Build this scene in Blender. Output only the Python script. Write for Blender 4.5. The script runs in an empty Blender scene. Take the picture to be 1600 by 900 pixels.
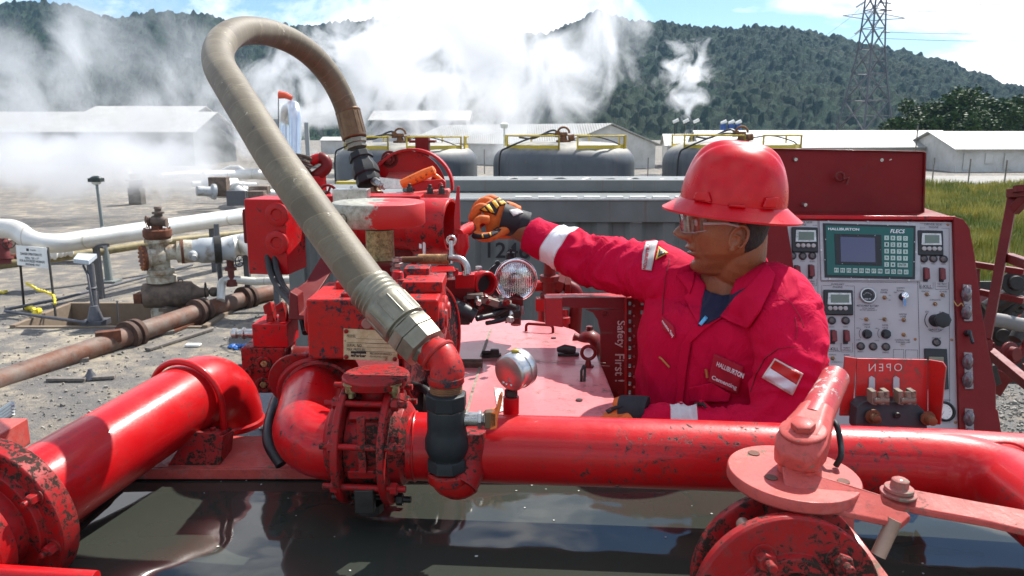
import bpy, bmesh, math, random
from math import sin, cos, pi, radians
from mathutils import Vector, Matrix, noise
from mathutils.bvhtree import BVHTree
V = Vector
rnd = random.Random(7)
scn = bpy.context.scene
COL = scn.collection

# ---------------- camera ----------------
H, F, PITCH = 4.0, 1200.0, math.atan(245/1200)
cam = bpy.data.cameras.new('camera'); camo = bpy.data.objects.new('camera', cam); COL.objects.link(camo)
camo.location = (0, 0, H); camo.rotation_euler = (pi/2 - PITCH, 0, 0)
cam.lens = 27.0; cam.sensor_width = 36; cam.clip_start = 0.05; cam.clip_end = 6000
cam.dof.use_dof = True; cam.dof.focus_distance = 1.65; cam.dof.aperture_fstop = 16.0
scn.camera = camo

# ---------------- world, sun, exposure ----------------
SUN_EL, SUN_AZ = radians(50), radians(37)          # azimuth to the right of the view direction (+Y)
SUN = V((sin(SUN_AZ)*cos(SUN_EL), cos(SUN_AZ)*cos(SUN_EL), sin(SUN_EL)))
w = bpy.data.worlds.new('World'); scn.world = w; w.use_nodes = True
nt = w.node_tree; nt.nodes.clear()
out = nt.nodes.new('ShaderNodeOutputWorld'); bg = nt.nodes.new('ShaderNodeBackground')
sky = nt.nodes.new('ShaderNodeTexSky'); sky.sky_type = 'NISHITA'; sky.sun_disc = False
sky.sun_elevation = SUN_EL; sky.sun_rotation = SUN_AZ; sky.air_density = 1.3; sky.dust_density = 0.6; sky.altitude = 1200
tc = nt.nodes.new('ShaderNodeTexCoord'); mp = nt.nodes.new('ShaderNodeMapping'); mp.inputs['Scale'].default_value = (1, 1, 2.6)
n1 = nt.nodes.new('ShaderNodeTexNoise'); n1.inputs['Scale'].default_value = 2.7; n1.inputs['Detail'].default_value = 9; n1.inputs['Roughness'].default_value = .58
n1.inputs['Distortion'].default_value = .35
mp.inputs['Location'].default_value = (3.1, 1.2, .35)
cr = nt.nodes.new('ShaderNodeValToRGB'); cr.color_ramp.elements[0].position = .485; cr.color_ramp.elements[1].position = .60
mix = nt.nodes.new('ShaderNodeMixRGB'); mix.inputs[2].default_value = (11.5, 11.7, 12.2, 1)
L = nt.links.new
L(tc.outputs['Generated'], mp.inputs[0]); L(mp.outputs[0], n1.inputs['Vector']); L(n1.outputs['Fac'], cr.inputs[0])
# a bank of brighter cloud lies in the middle of the view and one low on the right
dots = []
for d, e0, e1 in (((-0.02, .98, .20), .965, .998), ((.62, .78, .06), .985, 1.0)):
    vm = nt.nodes.new('ShaderNodeVectorMath'); vm.operation = 'DOT_PRODUCT'; vm.inputs[1].default_value = V(d).normalized()
    nn = nt.nodes.new('ShaderNodeVectorMath'); nn.operation = 'NORMALIZE'; L(tc.outputs['Generated'], nn.inputs[0]); L(nn.outputs[0], vm.inputs[0])
    mr = nt.nodes.new('ShaderNodeMapRange'); mr.inputs[1].default_value = e0; mr.inputs[2].default_value = e1; L(vm.outputs['Value'], mr.inputs[0])
    mr.inputs[4].default_value = .16
    dots.append(mr)
a0 = nt.nodes.new('ShaderNodeMath'); L(dots[0].outputs[0], a0.inputs[0]); L(dots[1].outputs[0], a0.inputs[1])
a1 = nt.nodes.new('ShaderNodeMath'); L(n1.outputs['Fac'], a1.inputs[0]); L(a0.outputs[0], a1.inputs[1]); L(a1.outputs[0], cr.inputs[0])
tint = nt.nodes.new('ShaderNodeMixRGB'); tint.blend_type = 'MULTIPLY'; tint.inputs[0].default_value = 1; tint.inputs[2].default_value = (.66, .82, 1.0, 1); L(sky.outputs[0], tint.inputs[1])
L(cr.outputs[0], mix.inputs[0]); L(tint.outputs[0], mix.inputs[1]); L(mix.outputs[0], bg.inputs[0])
bg.inputs[1].default_value = 0.088; L(bg.outputs[0], out.inputs[0])
sl = bpy.data.lights.new('sun', 'SUN'); sl.energy = 4.8; sl.angle = radians(.53); sl.color = (1, .96, .89)
so = bpy.data.objects.new('sun', sl); COL.objects.link(so); so.rotation_euler = SUN.to_track_quat('Z', 'Y').to_euler(); so.location = SUN*50
vs = scn.view_settings; vs.view_transform = 'Standard'; vs.look = 'None'; vs.gamma = 1; vs.exposure = 0.80; vs.use_curve_mapping = False
cy = scn.cycles; cy.use_denoising = True; cy.volume_bounces = 4; cy.max_bounces = 8; cy.transparent_max_bounces = 12
cy.diffuse_bounces = 3; cy.glossy_bounces = 4; cy.transmission_bounces = 6; cy.sample_clamp_indirect = 6; cy.caustics_reflective = False; cy.caustics_refractive = False
cy.volume_step_rate = 1.0; cy.use_adaptive_sampling = True; cy.adaptive_threshold = .015

# ---------------- pixel -> world helpers (photo is 1600 x 900) ----------------
CF = V((0, cos(PITCH), -sin(PITCH))); CU = V((0, sin(PITCH), cos(PITCH))); CR = V((1, 0, 0)); C0 = V((0, 0, H))
def ray(px, py): return CF + CR*((px-800)/F) + CU*((450-py)/F)
def P(px, py, d): return C0 + ray(px, py)*d
def G(px, py, z=0.0):
    r = ray(px, py); return C0 + r*((z-H)/r.z)
def PYw(px, py, y):
    r = ray(px, py); return C0 + r*(y/r.y)
def plane_hit(px, py, p0, n):
    r = ray(px, py); return C0 + r*((p0-C0).dot(n)/r.dot(n))
def S(px, d): return px*d/F
X, Y, Z = V((1, 0, 0)), V((0, 1, 0)), V((0, 0, 1))

# ---------------- mesh builder ----------------
def frame(ax):
    ax = ax.normalized(); up = Z if abs(ax.z) < .9 else Y
    u = ax.cross(up).normalized(); v = u.cross(ax).normalized(); return u, v
def wloc(o):
    l = V((0, 0, 0))
    while o: l += o.location; o = o.parent
    return l
class MB:
    def __init__(s): s.v = []; s.f = []; s.m = []
    def add(s, vs, fs, mi=0):
        k = len(s.v); s.v += [V(p) for p in vs]; s.f += [tuple(i+k for i in f) for f in fs]; s.m += [mi]*len(fs); return s
    def box(s, c, size, R=None, mi=0, top=(1, 1)):
        c = V(c); hx, hy, hz = [q/2 for q in size]; vs = []
        for sz in (-1, 1):
            tx, ty = top if sz > 0 else (1, 1)
            for sx, sy in ((-1, -1), (1, -1), (1, 1), (-1, 1)):
                p = V((sx*hx*tx, sy*hy*ty, sz*hz)); vs.append(c + (R @ p if R else p))
        return s.add(vs, [(3, 2, 1, 0), (4, 5, 6, 7), (0, 1, 5, 4), (1, 2, 6, 5), (2, 3, 7, 6), (3, 0, 4, 7)], mi)
    def rings(s, rings, closed=False, caps=True, mi=0):
        n = len(rings[0]); vs = [p for r in rings for p in r]; fs = []; m = len(rings)
        for i in range(m if closed else m-1):
            a, b = i*n, ((i+1) % m)*n
            for j in range(n): fs.append((a+j, a+(j+1) % n, b+(j+1) % n, b+j))
        if caps and not closed: fs.append(tuple(range(n-1, -1, -1))); fs.append(tuple((m-1)*n+j for j in range(n)))
        return s.add(vs, fs, mi)
    def lathe(s, a, ax, prof, n=28, mi=0, caps=True, ph=0.0):
        a = V(a); ax = V(ax).normalized(); u, v = frame(ax)
        return s.rings([[a+ax*t+(u*cos(2*pi*k/n+ph)+v*sin(2*pi*k/n+ph))*max(r, 1e-5) for k in range(n)] for t, r in prof], mi=mi, caps=caps)
    def cyl(s, a, b, r, r1=None, n=24, mi=0, ph=0.0):
        a, b = V(a), V(b); return s.lathe(a, b-a, [(0, r), ((b-a).length, r if r1 is None else r1)], n, mi, ph=ph)
    def hexn(s, c, ax, r, h, mi=0, ph=0.3):
        return s.lathe(c, ax, [(0, r), (h*.85, r), (h, r*.85)], 6, mi, ph=ph)
    def bolt(s, c, ax, r, h, mi=0, stud=0.6):
        ax = V(ax).normalized(); s.lathe(c, ax, [(0, r*1.35), (h*.15, r*1.35)], 16, mi); s.hexn(V(c)+ax*h*.15, ax, r, h, mi)
        if stud: s.lathe(V(c)+ax*h*1.1, ax, [(0, r*.5), (h*stud, r*.5), (h*stud*1.1, r*.38)], 12, mi)
        return s
    def tube(s, path, r, n=16, closed=False, caps=True, mi=0, sq=None):
        path = [V(p) for p in path]; m = len(path); rs = r if isinstance(r, (list, tuple)) else [r]*m
        T = []
        for i in range(m):
            a = path[(i-1) % m] if (closed or i > 0) else path[i]; b = path[(i+1) % m] if (closed or i < m-1) else path[i]
            T.append((b-a).normalized())
        u, v = frame(T[0]); R = []
        for i in range(m):
            if i: u = (u - T[i]*u.dot(T[i])).normalized(); v = u.cross(T[i]).normalized()
            R.append([path[i]+(u*cos(2*pi*k/n)+v*sin(2*pi*k/n)*(sq or 1))*rs[i] for k in range(n)])
        return s.rings(R, closed=closed, caps=caps, mi=mi)
    def prism(s, poly, vec, mi=0):
        n = len(poly); vec = V(vec); p = [V(q) for q in poly]
        nn = V((0, 0, 0))
        for i in range(n): nn += p[i].cross(p[(i+1) % n])
        if nn.dot(vec) > 0: p.reverse()
        vs = p + [q+vec for q in p]
        fs = [tuple(range(n)), tuple(range(2*n-1, n-1, -1))] + [(j, n+j, n+(j+1) % n, (j+1) % n) for j in range(n)]
        return s.add(vs, fs, mi)
    def sphere(s, c, r, n=20, sc=(1, 1, 1), R=None, mi=0):
        m = n//2; c = V(c); rr = []
        for i in range(m+1):
            th = pi*i/m; ring = []
            for k in range(n):
                p = V((sin(th)*cos(2*pi*k/n)*sc[0], sin(th)*sin(2*pi*k/n)*sc[1], -cos(th)*sc[2]))*r
                if i in (0, m): p = V((0, 0, p.z)) + V((cos(2*pi*k/n), sin(2*pi*k/n), 0))*1e-5
                ring.append(c+(R @ p if R else p))
            rr.append(ring)
        return s.rings(rr, mi=mi)
    def torus(s, c, ax, R, r, n=36, m=10, a0=0, a1=2*pi, mi=0, sq=None, u=None):
        c = V(c); ax = V(ax).normalized()
        if u is None: u, v = frame(ax)
        else: u = V(u).normalized(); v = ax.cross(u).normalized()
        full = abs(a1-a0-2*pi) < 1e-6; k = n if full else n+1
        return s.tube([c+(u*cos(a0+(a1-a0)*i/n)+v*sin(a0+(a1-a0)*i/n))*R for i in range(k)], r, m, closed=full, mi=mi, sq=sq)
    def ribbon(s, pts, wd, nrm, mi=0):   # thin flat strip lying on a surface
        for a, b in zip(pts, pts[1:]):
            t = (b-a).normalized(); q = t.cross(nrm).normalized()*wd/2; e = t*wd*.3
            s.add([a-q-e, b-q+e, b+q+e, a+q-e], [(0, 1, 2, 3)], mi)
        return s
    def mark(s): s.k = getattr(s, 'k', []) + [(len(s.v), len(s.f))]; return s
    def each(s, name, mats, parent, **kw):   # one object per marked piece
        o = []; ks = s.k + [(len(s.v), len(s.f))]
        for (v0, f0), (v1, f1) in zip(ks, ks[1:]):
            q = MB(); q.v = s.v[v0:v1]; q.f = [tuple(i-v0 for i in f) for f in s.f[f0:f1]]; q.m = s.m[f0:f1]; o.append(q.build(name, mats, parent, **kw))
        return o
    def bounds(s):
        return V([min(p[i] for p in s.v) for i in range(3)]), V([max(p[i] for p in s.v) for i in range(3)])
    def build(s, name, mats, parent=None, bevel=0, seg=2, smooth=True, ang=38, sub=0):
        if not isinstance(mats, (list, tuple)): mats = [mats]
        me = bpy.data.meshes.new(name); o = bpy.data.objects.new(name, me); COL.objects.link(o)
        if parent is None:
            lo, hi = s.bounds(); org = V(((lo.x+hi.x)/2, (lo.y+hi.y)/2, lo.z)); o.location = org
        else: org = wloc(parent); o.parent = parent
        me.from_pydata([tuple(p-org) for p in s.v], [], s.f)
        for m_ in mats: me.materials.append(m_)
        for i, p in enumerate(me.polygons): p.material_index = s.m[i]; p.use_smooth = smooth
        me.update()
        if smooth and not bevel and not sub: me.set_sharp_from_angle(angle=radians(ang))
        if bevel:
            b = o.modifiers.new('bevel', 'BEVEL'); b.width = bevel; b.segments = seg; b.limit_method = 'ANGLE'; b.angle_limit = radians(ang); b.harden_normals = True
        if sub:
            q = o.modifiers.new('sub', 'SUBSURF'); q.levels = sub; q.render_levels = sub
        return o
def fillet(pts, r, n=10):
    pts = [V(p) for p in pts]; outp = [pts[0]]
    for i in range(1, len(pts)-1):
        a, b, c = pts[i-1], pts[i], pts[i+1]; rr = r[i-1] if isinstance(r, (list, tuple)) else r
        d1, d2 = (a-b).normalized(), (c-b).normalized(); th = d1.angle(d2)
        if th > 3.1: outp.append(b); continue
        t = min(rr/math.tan(th/2), (a-b).length*.49 if i > 1 else (a-b).length*.95, (c-b).length*.95 if i == len(pts)-2 else (c-b).length*.49)
        R = t*math.tan(th/2); ce = b+(d1+d2).normalized()*(R/sin(th/2)); s0, s1 = b+d1*t-ce, b+d2*t-ce
        A = s0.angle(s1)
        for k in range(n+1):
            f = k/n; outp.append(ce+(s0*sin((1-f)*A)+s1*sin(f*A))/sin(A))
    outp.append(pts[-1]); return outp
def spline(pts, n=8):
    pts = [V(p) for p in pts]; q = [2*pts[0]-pts[1]]+pts+[2*pts[-1]-pts[-2]]; o = []
    for i in range(1, len(q)-2):
        a, b, c, d = q[i-1:i+3]
        for k in range(n):
            t = k/n; o.append(.5*((2*b)+(c-a)*t+(2*a-5*b+4*c-d)*t*t+(3*b-a-3*c+d)*t**3))
    o.append(pts[-1]); return o
def tag(o, label=None, cat=None, group=None, kind=None):
    if label: o['label'] = label
    if cat: o['category'] = cat
    if group: o['group'] = group
    if kind: o['kind'] = kind
    return o
def thing(name, label, cat, loc, group=None):
    o = bpy.data.objects.new(name, None); COL.objects.link(o); o.location = loc; o.empty_display_size = .05
    return tag(o, label, cat, group)
def dup(root, loc, label=None, rotz=None):
    def cp(o, par):
        c = o.copy(); COL.objects.link(c); c.parent = par
        for ch in list(o.children): cp(ch, c)
        return c
    r = cp(root, None); r.location = loc
    if rotz is not None: r.rotation_euler = (0, 0, rotz)
    if label: r['label'] = label
    return r
_fc = {}
def text_mesh(txt, bold=0.0, space=1.0, shear=0.0):
    key = (txt, bold, space, shear)
    if key in _fc: return _fc[key]
    c = bpy.data.curves.new('t', 'FONT'); c.body = txt; c.offset = bold; c.space_character = space; c.shear = shear; c.resolution_u = 3
    c.align_x = 'CENTER'
    o = bpy.data.objects.new('t', c); me = bpy.data.meshes.new_from_object(o)
    vs = [v.co.copy() for v in me.vertices]; fs = [tuple(p.vertices) for p in me.polygons]
    bpy.data.objects.remove(o); bpy.data.meshes.remove(me); bpy.data.curves.remove(c)
    x0, x1 = min(v.x for v in vs), max(v.x for v in vs); y0, y1 = min(v.y for v in vs), max(v.y for v in vs)
    _fc[key] = ([((v.x-x0)/(x1-x0), (v.y-y0)/(y1-y0)) for v in vs], fs); return _fc[key]
def put_text(mb, txt, quad, surf, mi=0, flip=False, **k):
    """quad = photo pixels TL,TR,BR,BL of the text's box; surf maps a pixel to a point just off the real surface"""
    uv, fs = text_mesh(txt, **k); tl, tr, br, bl = [V((a, b, 0)) for a, b in quad]; vs = []
    for u, v in uv:
        if flip: u = 1-u
        p = (bl*(1-u)+br*u)*(1-v)+(tl*(1-u)+tr*u)*v; vs.append(surf(p.x, p.y))
    mb.add(vs, fs, mi)
def rect(x0, y0, x1, y1, dy=0): return [(x0, y0), (x1, y0+dy), (x1, y1+dy), (x0, y1)]

# ---------------- materials ----------------
class NT:
    def __init__(s, name):
        s.mat = bpy.data.materials.new(name); s.mat.use_nodes = True; s.t = s.mat.node_tree; s.b = s.t.nodes['Principled BSDF']; s.o = s.t.nodes['Material Output']
        s.tc = s.t.nodes.new('ShaderNodeTexCoord'); s.co = s.tc.outputs['Object']
    def n(s, ty, ins=None, **at):
        q = s.t.nodes.new(ty)
        for k, v_ in at.items(): setattr(q, k, v_)
        for k, v_ in (ins or {}).items():
            if isinstance(v_, bpy.types.NodeSocket): s.t.links.new(v_, q.inputs[k])
            else: q.inputs[k].default_value = v_
        return q
    def noise(s, sc, det=4, ro=.55, co=None, dist=0):
        return s.n('ShaderNodeTexNoise', {'Vector': co or s.co, 'Scale': sc, 'Detail': det, 'Roughness': ro, 'Distortion': dist}).outputs['Fac']
    def scaled(s, v3, loc=(0, 0, 0), rot=(0, 0, 0)): return s.n('ShaderNodeMapping', {'Vector': s.co, 'Scale': v3, 'Location': loc, 'Rotation': rot}).outputs[0]
    def ramp(s, f, a, b, v0=0., v1=1.): return s.n('ShaderNodeMapRange', {0: f, 1: a, 2: b, 3: v0, 4: v1}).outputs[0]
    def mix(s, f, a, b):
        q = s.n('ShaderNodeMixRGB', {0: f})
        for i, c in ((1, a), (2, b)):
            if isinstance(c, bpy.types.NodeSocket): s.t.links.new(c, q.inputs[i])
            else: q.inputs[i].default_value = (*c, 1) if len(c) == 3 else c
        return q.outputs[0]
    def math(s, op, a, b=0.5): return s.n('ShaderNodeMath', {0: a, 1: b}, operation=op).outputs[0]
    def set(s, **k):
        for n_, v_ in k.items():
            n_ = {'col': 'Base Color', 'rough': 'Roughness', 'metal': 'Metallic', 'spec': 'Specular IOR Level', 'coat': 'Coat Weight', 'coatr': 'Coat Roughness', 'trans': 'Transmission Weight', 'ior': 'IOR', 'alpha': 'Alpha', 'sheen': 'Sheen Weight', 'sss': 'Subsurface Weight'}.get(n_, n_)
            if isinstance(v_, bpy.types.NodeSocket): s.t.links.new(v_, s.b.inputs[n_])
            else: s.b.inputs[n_].default_value = (*v_, 1) if (isinstance(v_, tuple) and len(v_) == 3 and n_ == 'Base Color') else v_
        return s
    def bump(s, h, strength=.3, dist=.002):
        q = s.n('ShaderNodeBump', {'Height': h, 'Strength': strength, 'Distance': dist}); s.t.links.new(q.outputs[0], s.b.inputs['Normal']); return s
def paint(name, base, rough=.32, chips=.5, chipcol=(.035, .028, .025), scale=1.0, dust=.05, dustcol=(.42, .26, .20), prim=None, metal=0, coat=.25, bump=.25, streak=0, grime=.35, edge=.8):
    m = NT(name); s = scale
    var = m.noise(6*s, 5); c = m.mix(m.ramp(var, .3, .7), tuple(x*.80 for x in base), tuple(min(1, x*1.1) for x in base))
    fade = m.noise(14*s, 6, .65)
    c = m.mix(m.ramp(fade, .50, .80, 0, dust*1.6), c, dustcol)
    if streak:
        st = m.noise(5*s, 6, .6, m.scaled((6, 6, .5))); c = m.mix(m.ramp(st, .52, .72, 0, streak), c, (.13, .055, .02))
    g = m.noise(80*s, 9, .74, dist=.4); g2 = m.noise(7*s, 4)
    gsum = m.math('MULTIPLY', g, m.ramp(g2, .30, .62, .72, 1.12))
    lo = .74-.20*chips
    grm = m.ramp(gsum, lo-.12, lo, 0, grime); c = m.mix(grm, c, tuple(x*.35 for x in chipcol) if base[0] < .1 else (.11, .035, .03))
    ch = m.ramp(gsum, lo, lo+.012)
    if prim: c = m.mix(m.ramp(gsum, lo-.03, lo-.02), c, prim)
    c = m.mix(ch, c, chipcol)
    if edge:
        bv_ = m.n('ShaderNodeBevel', {'Radius': .0035/s}, samples=4).outputs[0]; gn = m.n('ShaderNodeNewGeometry').outputs['Normal']
        dt = m.n('ShaderNodeVectorMath', {0: bv_, 1: gn}, operation='DOT_PRODUCT').outputs['Value']
        em = m.math('MULTIPLY', m.ramp(dt, .90, .985, 1, 0), m.ramp(m.noise(38*s, 6, .7), .50-.1*chips, .60-.1*chips)); em = m.math('MULTIPLY', em, edge); c = m.mix(em, c, prim or (.10, .075, .06))
    fine = m.noise(190*s, 5, .6)
    c = m.mix(m.ramp(fine, .60, .76, 0, .5), c, tuple(x*.4 for x in base))
    r = m.n('ShaderNodeMath', {0: m.ramp(fade, .3, .75, rough*.8, min(1, rough*1.7)), 1: m.ramp(ch, 0, 1, 0, .35)}, operation='ADD').outputs[0]
    m.set(col=c, rough=r, metal=metal, coat=coat, coatr=.12, spec=.22)
    hh = m.n('ShaderNodeMath', {0: m.ramp(ch, 0, 1, 1, .3), 1: m.math('MULTIPLY', fine, .35)}, operation='ADD').outputs[0]
    hh = m.n('ShaderNodeMath', {0: hh, 1: m.math('MULTIPLY', m.noise(22*s, 3), .8)}, operation='ADD').outputs[0]
    m.bump(hh, bump, .0015/s); return m.mat
def plain(name, col, rough=.5, metal=0, var=.15, sc=20, bump=0, **k):
    m = NT(name); nz = m.noise(sc, 6, .6)
    m.set(col=m.mix(m.ramp(nz, .3, .7), tuple(x*(1-var) for x in col), tuple(min(1, x*(1+var)) for x in col)), rough=m.ramp(nz, .3, .7, rough*.85, min(1, rough*1.2)), metal=metal, **k)
    if bump: m.bump(nz, bump, .002)
    return m.mat
RED = (.48, .006, .010)
M = {}
M['red'] = paint('red_paint', RED, chips=.62, rough=.34, coat=.12)
M['red_worn'] = paint('worn_red_paint', (.38, .008, .010), chips=1.0, chipcol=(.035, .022, .016), scale=1.35, rough=.42, dust=.08, coat=.03, bump=.7, grime=.6)
M['red_pipe'] = paint('red_pipe_paint', (.54, .006, .009), chips=.44, rough=.32, scale=1.0, coat=.28, dust=.02, bump=.4, grime=.55)
M['red_block'] = paint('chipped_red_block', (.54, .012, .011), chips=1.05, rough=.40, dust=.05, bump=.7, coat=.05, grime=.5, chipcol=(.03, .04, .05))
M['red_dark'] = paint('dark_red_paint', (.16, .008, .008), chips=.55, rough=.42, coat=.1)
M['red_panel'] = paint('flat_red_panel', (.19, .008, .009), chips=.22, rough=.5, coat=.05, scale=.5)
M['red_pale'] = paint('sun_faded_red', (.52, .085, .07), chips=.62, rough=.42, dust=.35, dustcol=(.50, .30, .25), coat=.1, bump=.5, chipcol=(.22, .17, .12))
M['hood'] = paint('hood_glare_paint', (.62, .18, .19), chips=.30, rough=.34, scale=.45, dust=.16, dustcol=(.60, .34, .34), chipcol=(.20, .16, .13))  # pale pink base paints in the sun glare on red; dust mottles it
M['grime'] = plain('greasy_black_metal', (.030, .026, .022), .5, .3, .5, 30, .5)
M['black'] = plain('black_rubber', (.015, .015, .016), .45, 0, .3, 40, .2)
M['dkgrey'] = paint('dark_grey_valve', (.024, .028, .030), rough=.45, chips=.35, chipcol=(.16, .15, .13), dust=.10, dustcol=(.16, .16, .15), coat=0)
M['steel'] = plain('zinc_steel', (.50, .49, .46), .30, .9, .3, 60, .2)
M['chrome'] = plain('chrome', (.80, .80, .80), .08, 1, .04, 10)
M['rust'] = plain('rusty_steel', (.17, .075, .032), .8, .1, .6, 22, .6)
M['orange'] = paint('orange_handle', (.85, .17, .02), chips=.35, rough=.35, chipcol=(.10, .05, .03))
M['yellow'] = paint('yellow_rail', (.58, .43, .05), chips=.45, rough=.5, chipcol=(.12, .07, .03), scale=.3)
M['white'] = plain('white_paint', (.78, .77, .73), .45, 0, .07, 12)
M['ink'] = plain('black_ink', (.015, .015, .018), .5, 0, .1, 10)
M['inkw'] = plain('white_ink', (.80, .80, .80), .5, 0, .05, 10)
m = NT('brass_column'); nz = m.noise(120, 6, .7); m.set(col=m.mix(m.ramp(nz, .35, .65), (.12, .085, .03), (.50, .40, .20)), rough=m.ramp(nz, .3, .7, .3, .6), metal=.55); m.bump(nz, .4, .001); M['brass'] = m.mat
m = NT('hose_cover')   # cloth-wrapped rubber hose: slanted wraps, dusty tan with dark smears
sp = m.n('ShaderNodeSeparateXYZ', {0: m.n('ShaderNodeAttribute', attribute_name='wrap').outputs['Vector']})
al, an = sp.outputs[0], sp.outputs[1]
ph = m.n('ShaderNodeMath', {0: m.math('MULTIPLY', al, 21.0), 1: an}, operation='ADD').outputs[0]
ph = m.n('ShaderNodeMath', {0: ph, 1: m.math('MULTIPLY', m.noise(5, 2), .30)}, operation='ADD').outputs[0]
fr = m.math('FRACT', ph)
band = m.n('ShaderNodeTexWhiteNoise', {'W': m.math('FLOOR', ph)}, noise_dimensions='1D').outputs['Value']
thr = m.noise(60, 4, .6, m.n('ShaderNodeCombineXYZ', {0: m.math('MULTIPLY', al, 5.0), 1: m.math('MULTIPLY', an, .15), 2: 0.0}).outputs[0])
c = m.mix(m.ramp(band, 0, 1), (.125, .102, .062), (.180, .150, .096))
c = m.mix(m.ramp(thr, .35, .7, 0, .6), c, (.12, .09, .05))
c = m.mix(m.ramp(m.noise(12, 7, .7), .46, .66, 0, .75), c, (.09, .065, .04))
c = m.mix(m.ramp(m.noise(16, 6, .65), .60, .70, 0, .8), c, (.28, .24, .16))
c = m.mix(m.ramp(m.noise(30, 6, .7), .66, .70, 0, .9), c, (.62, .58, .48))
edge = m.ramp(fr, .93, .985); c = m.mix(m.math('MULTIPLY', edge, .30), c, (.33, .27, .17))
c = m.mix(m.math('MULTIPLY', m.ramp(m.noise(24, 5, .6, m.scaled((1, 1, 1), (3, 3, 3))), .66, .70), .8), c, (.06, .06, .06))
m.set(col=c, rough=.62, sheen=.1)
hh = m.n('ShaderNodeMath', {0: m.math('MULTIPLY', fr, .55), 1: m.math('MULTIPLY', m.noise(240, 3), .5)}, operation='ADD').outputs[0]
m.bump(hh, .6, .0012); M['hose'] = m.mat
m = NT('ferrule_metal'); nz = m.noise(26, 6, .65); c = m.mix(m.ramp(nz, .3, .7), (.15, .135, .095), (.30, .28, .215)); c = m.mix(m.ramp(m.noise(45, 7, .7), .60, .68, 0, .8), c, (.12, .085, .05))
m.set(col=c, rough=m.ramp(nz, .3, .7, .28, .5), metal=.45); m.bump(m.noise(140, 3), .2, .001); M['ferrule'] = m.mat
m = NT('ferrule_far_metal'); nz = m.noise(20, 6, .65); c = m.mix(m.ramp(nz, .3, .7), (.10, .055, .025), (.22, .13, .07)); m.set(col=c, rough=.42, metal=.6); m.bump(nz, .3, .001); M['ferrule2'] = m.mat
m = NT('glass_clear'); m.set(col=(1, 1, 1), rough=.03, trans=1.0, ior=1.45); M['glass'] = m.mat
m = NT('brushed_gauge_case'); nz = m.noise(60, 4, .6, m.scaled((1, 1, 8))); m.set(col=m.mix(nz, (.45, .45, .44), (.62, .62, .61)), rough=.3, metal=.9); M['gauge'] = m.mat
# half-painted hammer disc: bare cast metal on one side, red over the other
m = NT('half_painted_metal'); sx = m.n('ShaderNodeSeparateXYZ', {0: m.co}).outputs[0]
nz = m.noise(26, 6, .65); f = m.n('ShaderNodeMath', {0: sx, 1: m.math('MULTIPLY', m.math('SUBTRACT', nz, .5), .16)}, operation='ADD').outputs[0]
f = m.ramp(f, -.012, -.002); g2 = m.noise(90, 6, .7); bare = m.mix(m.ramp(g2, .35, .65), (.25, .24, .18), (.50, .49, .42)); m.set(col=m.mix(f, bare, (.50, .02, .018)), rough=m.ramp(g2, .3, .7, .35, .55), metal=m.ramp(f, 0, 1, .5, 0)); m.bump(g2, .25, .001); M['halfdisc'] = m.mat

# ================= water tank under the pipes =================
ZW, ZR = 3.370, 3.385
m = NT('tank_water'); nz = m.noise(3.0, 2, .5, m.scaled((1, 1.6, 1))); nz2 = m.noise(9, 2, .5)
hh = m.n('ShaderNodeMath', {0: m.math('MULTIPLY', nz, .9), 1: m.math('MULTIPLY', nz2, .12)}, operation='ADD').outputs[0]
mk = m.noise(2.2, 4); m.set(col=m.mix(mk, (.026, .031, .025), (.040, .044, .036)), rough=.05, ior=1.42, spec=.5); m.bump(hh, .22, .03)
M['water'] = m.mat
tank = thing('water_tank', 'open red steel tank brim full of murky dark water', 'water tank', (0, 1.0, 2.24))
def sheet(mb, pts, mi=0): mb.add(pts, [tuple(range(len(pts)))], mi)
b = MB()
b.prism([(-.72, 1.34, 2.24), (1.45, 1.34, 2.24), (1.45, 1.34, ZR), (-.72, 1.34, ZR)], (0, .012, 0))
b.box((-.715, .98, 2.81), (.012, .72, 1.14)); b.box((1.45, .98, 2.81), (.012, .72, 1.14)); b.box((.37, .63, 2.80), (2.16, .012, 1.12)); b.box((.4, .98, 2.25), (2.1, .70, .012))
b.build('tank_wall', paint('tank_wall_paint', (.10, .022, .018), chips=.8, rough=.5, chipcol=(.03, .03, .022)), tank)
b = MB(); b.prism([(-.75, 1.32, ZR), (1.5, 1.32, ZR), (1.5, 1.47, ZR), (-.75, 1.47, ZR)], (0, 0, .008)); b.prism([(-.75, 1.318, ZR-.012), (1.5, 1.318, ZR-.012), (1.5, 1.318, ZR+.008), (-.75, 1.318, ZR+.008)], (0, -.006, 0))
b.box((-.765, 1.0, ZR+.004), (.10, .62, .008))
b.build('rim_plate', M['red_pale'], tank, bevel=.0015)
a_, b_ = P(-70, 892, 1.02), P(150, 906, 1.02)
MB().cyl(a_, b_, .012).build('rim_bar', M['red_pipe'], tank)
b = MB(); NX, NY = 60, 22
vs = [(-.705+2.15*i/NX, .64+.695*j/NY, ZW) for j in range(NY+1) for i in range(NX+1)]
b.add(vs, [(j*(NX+1)+i, j*(NX+1)+i+1, (j+1)*(NX+1)+i+1, (j+1)*(NX+1)+i) for j in range(NY) for i in range(NX)])
o = b.build('water', M['water']); tag(o, kind='structure')
rs_ = random.Random(21); b = MB()
for _ in range(46):
    x_, y_ = rs_.uniform(-.6, 1.1), rs_.uniform(.85, 1.325) if rs_.random() < .5 else rs_.uniform(1.27, 1.325); r_ = rs_.uniform(.0008, .0024)
    b.add([(x_+r_*cos(a)*rs_.uniform(.6, 1.4), y_+r_*sin(a)*rs_.uniform(.6, 1.2), ZW+.0012) for a in [k*pi/3 for k in range(6)]], [(0, 1, 2, 3, 4, 5)])
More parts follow.
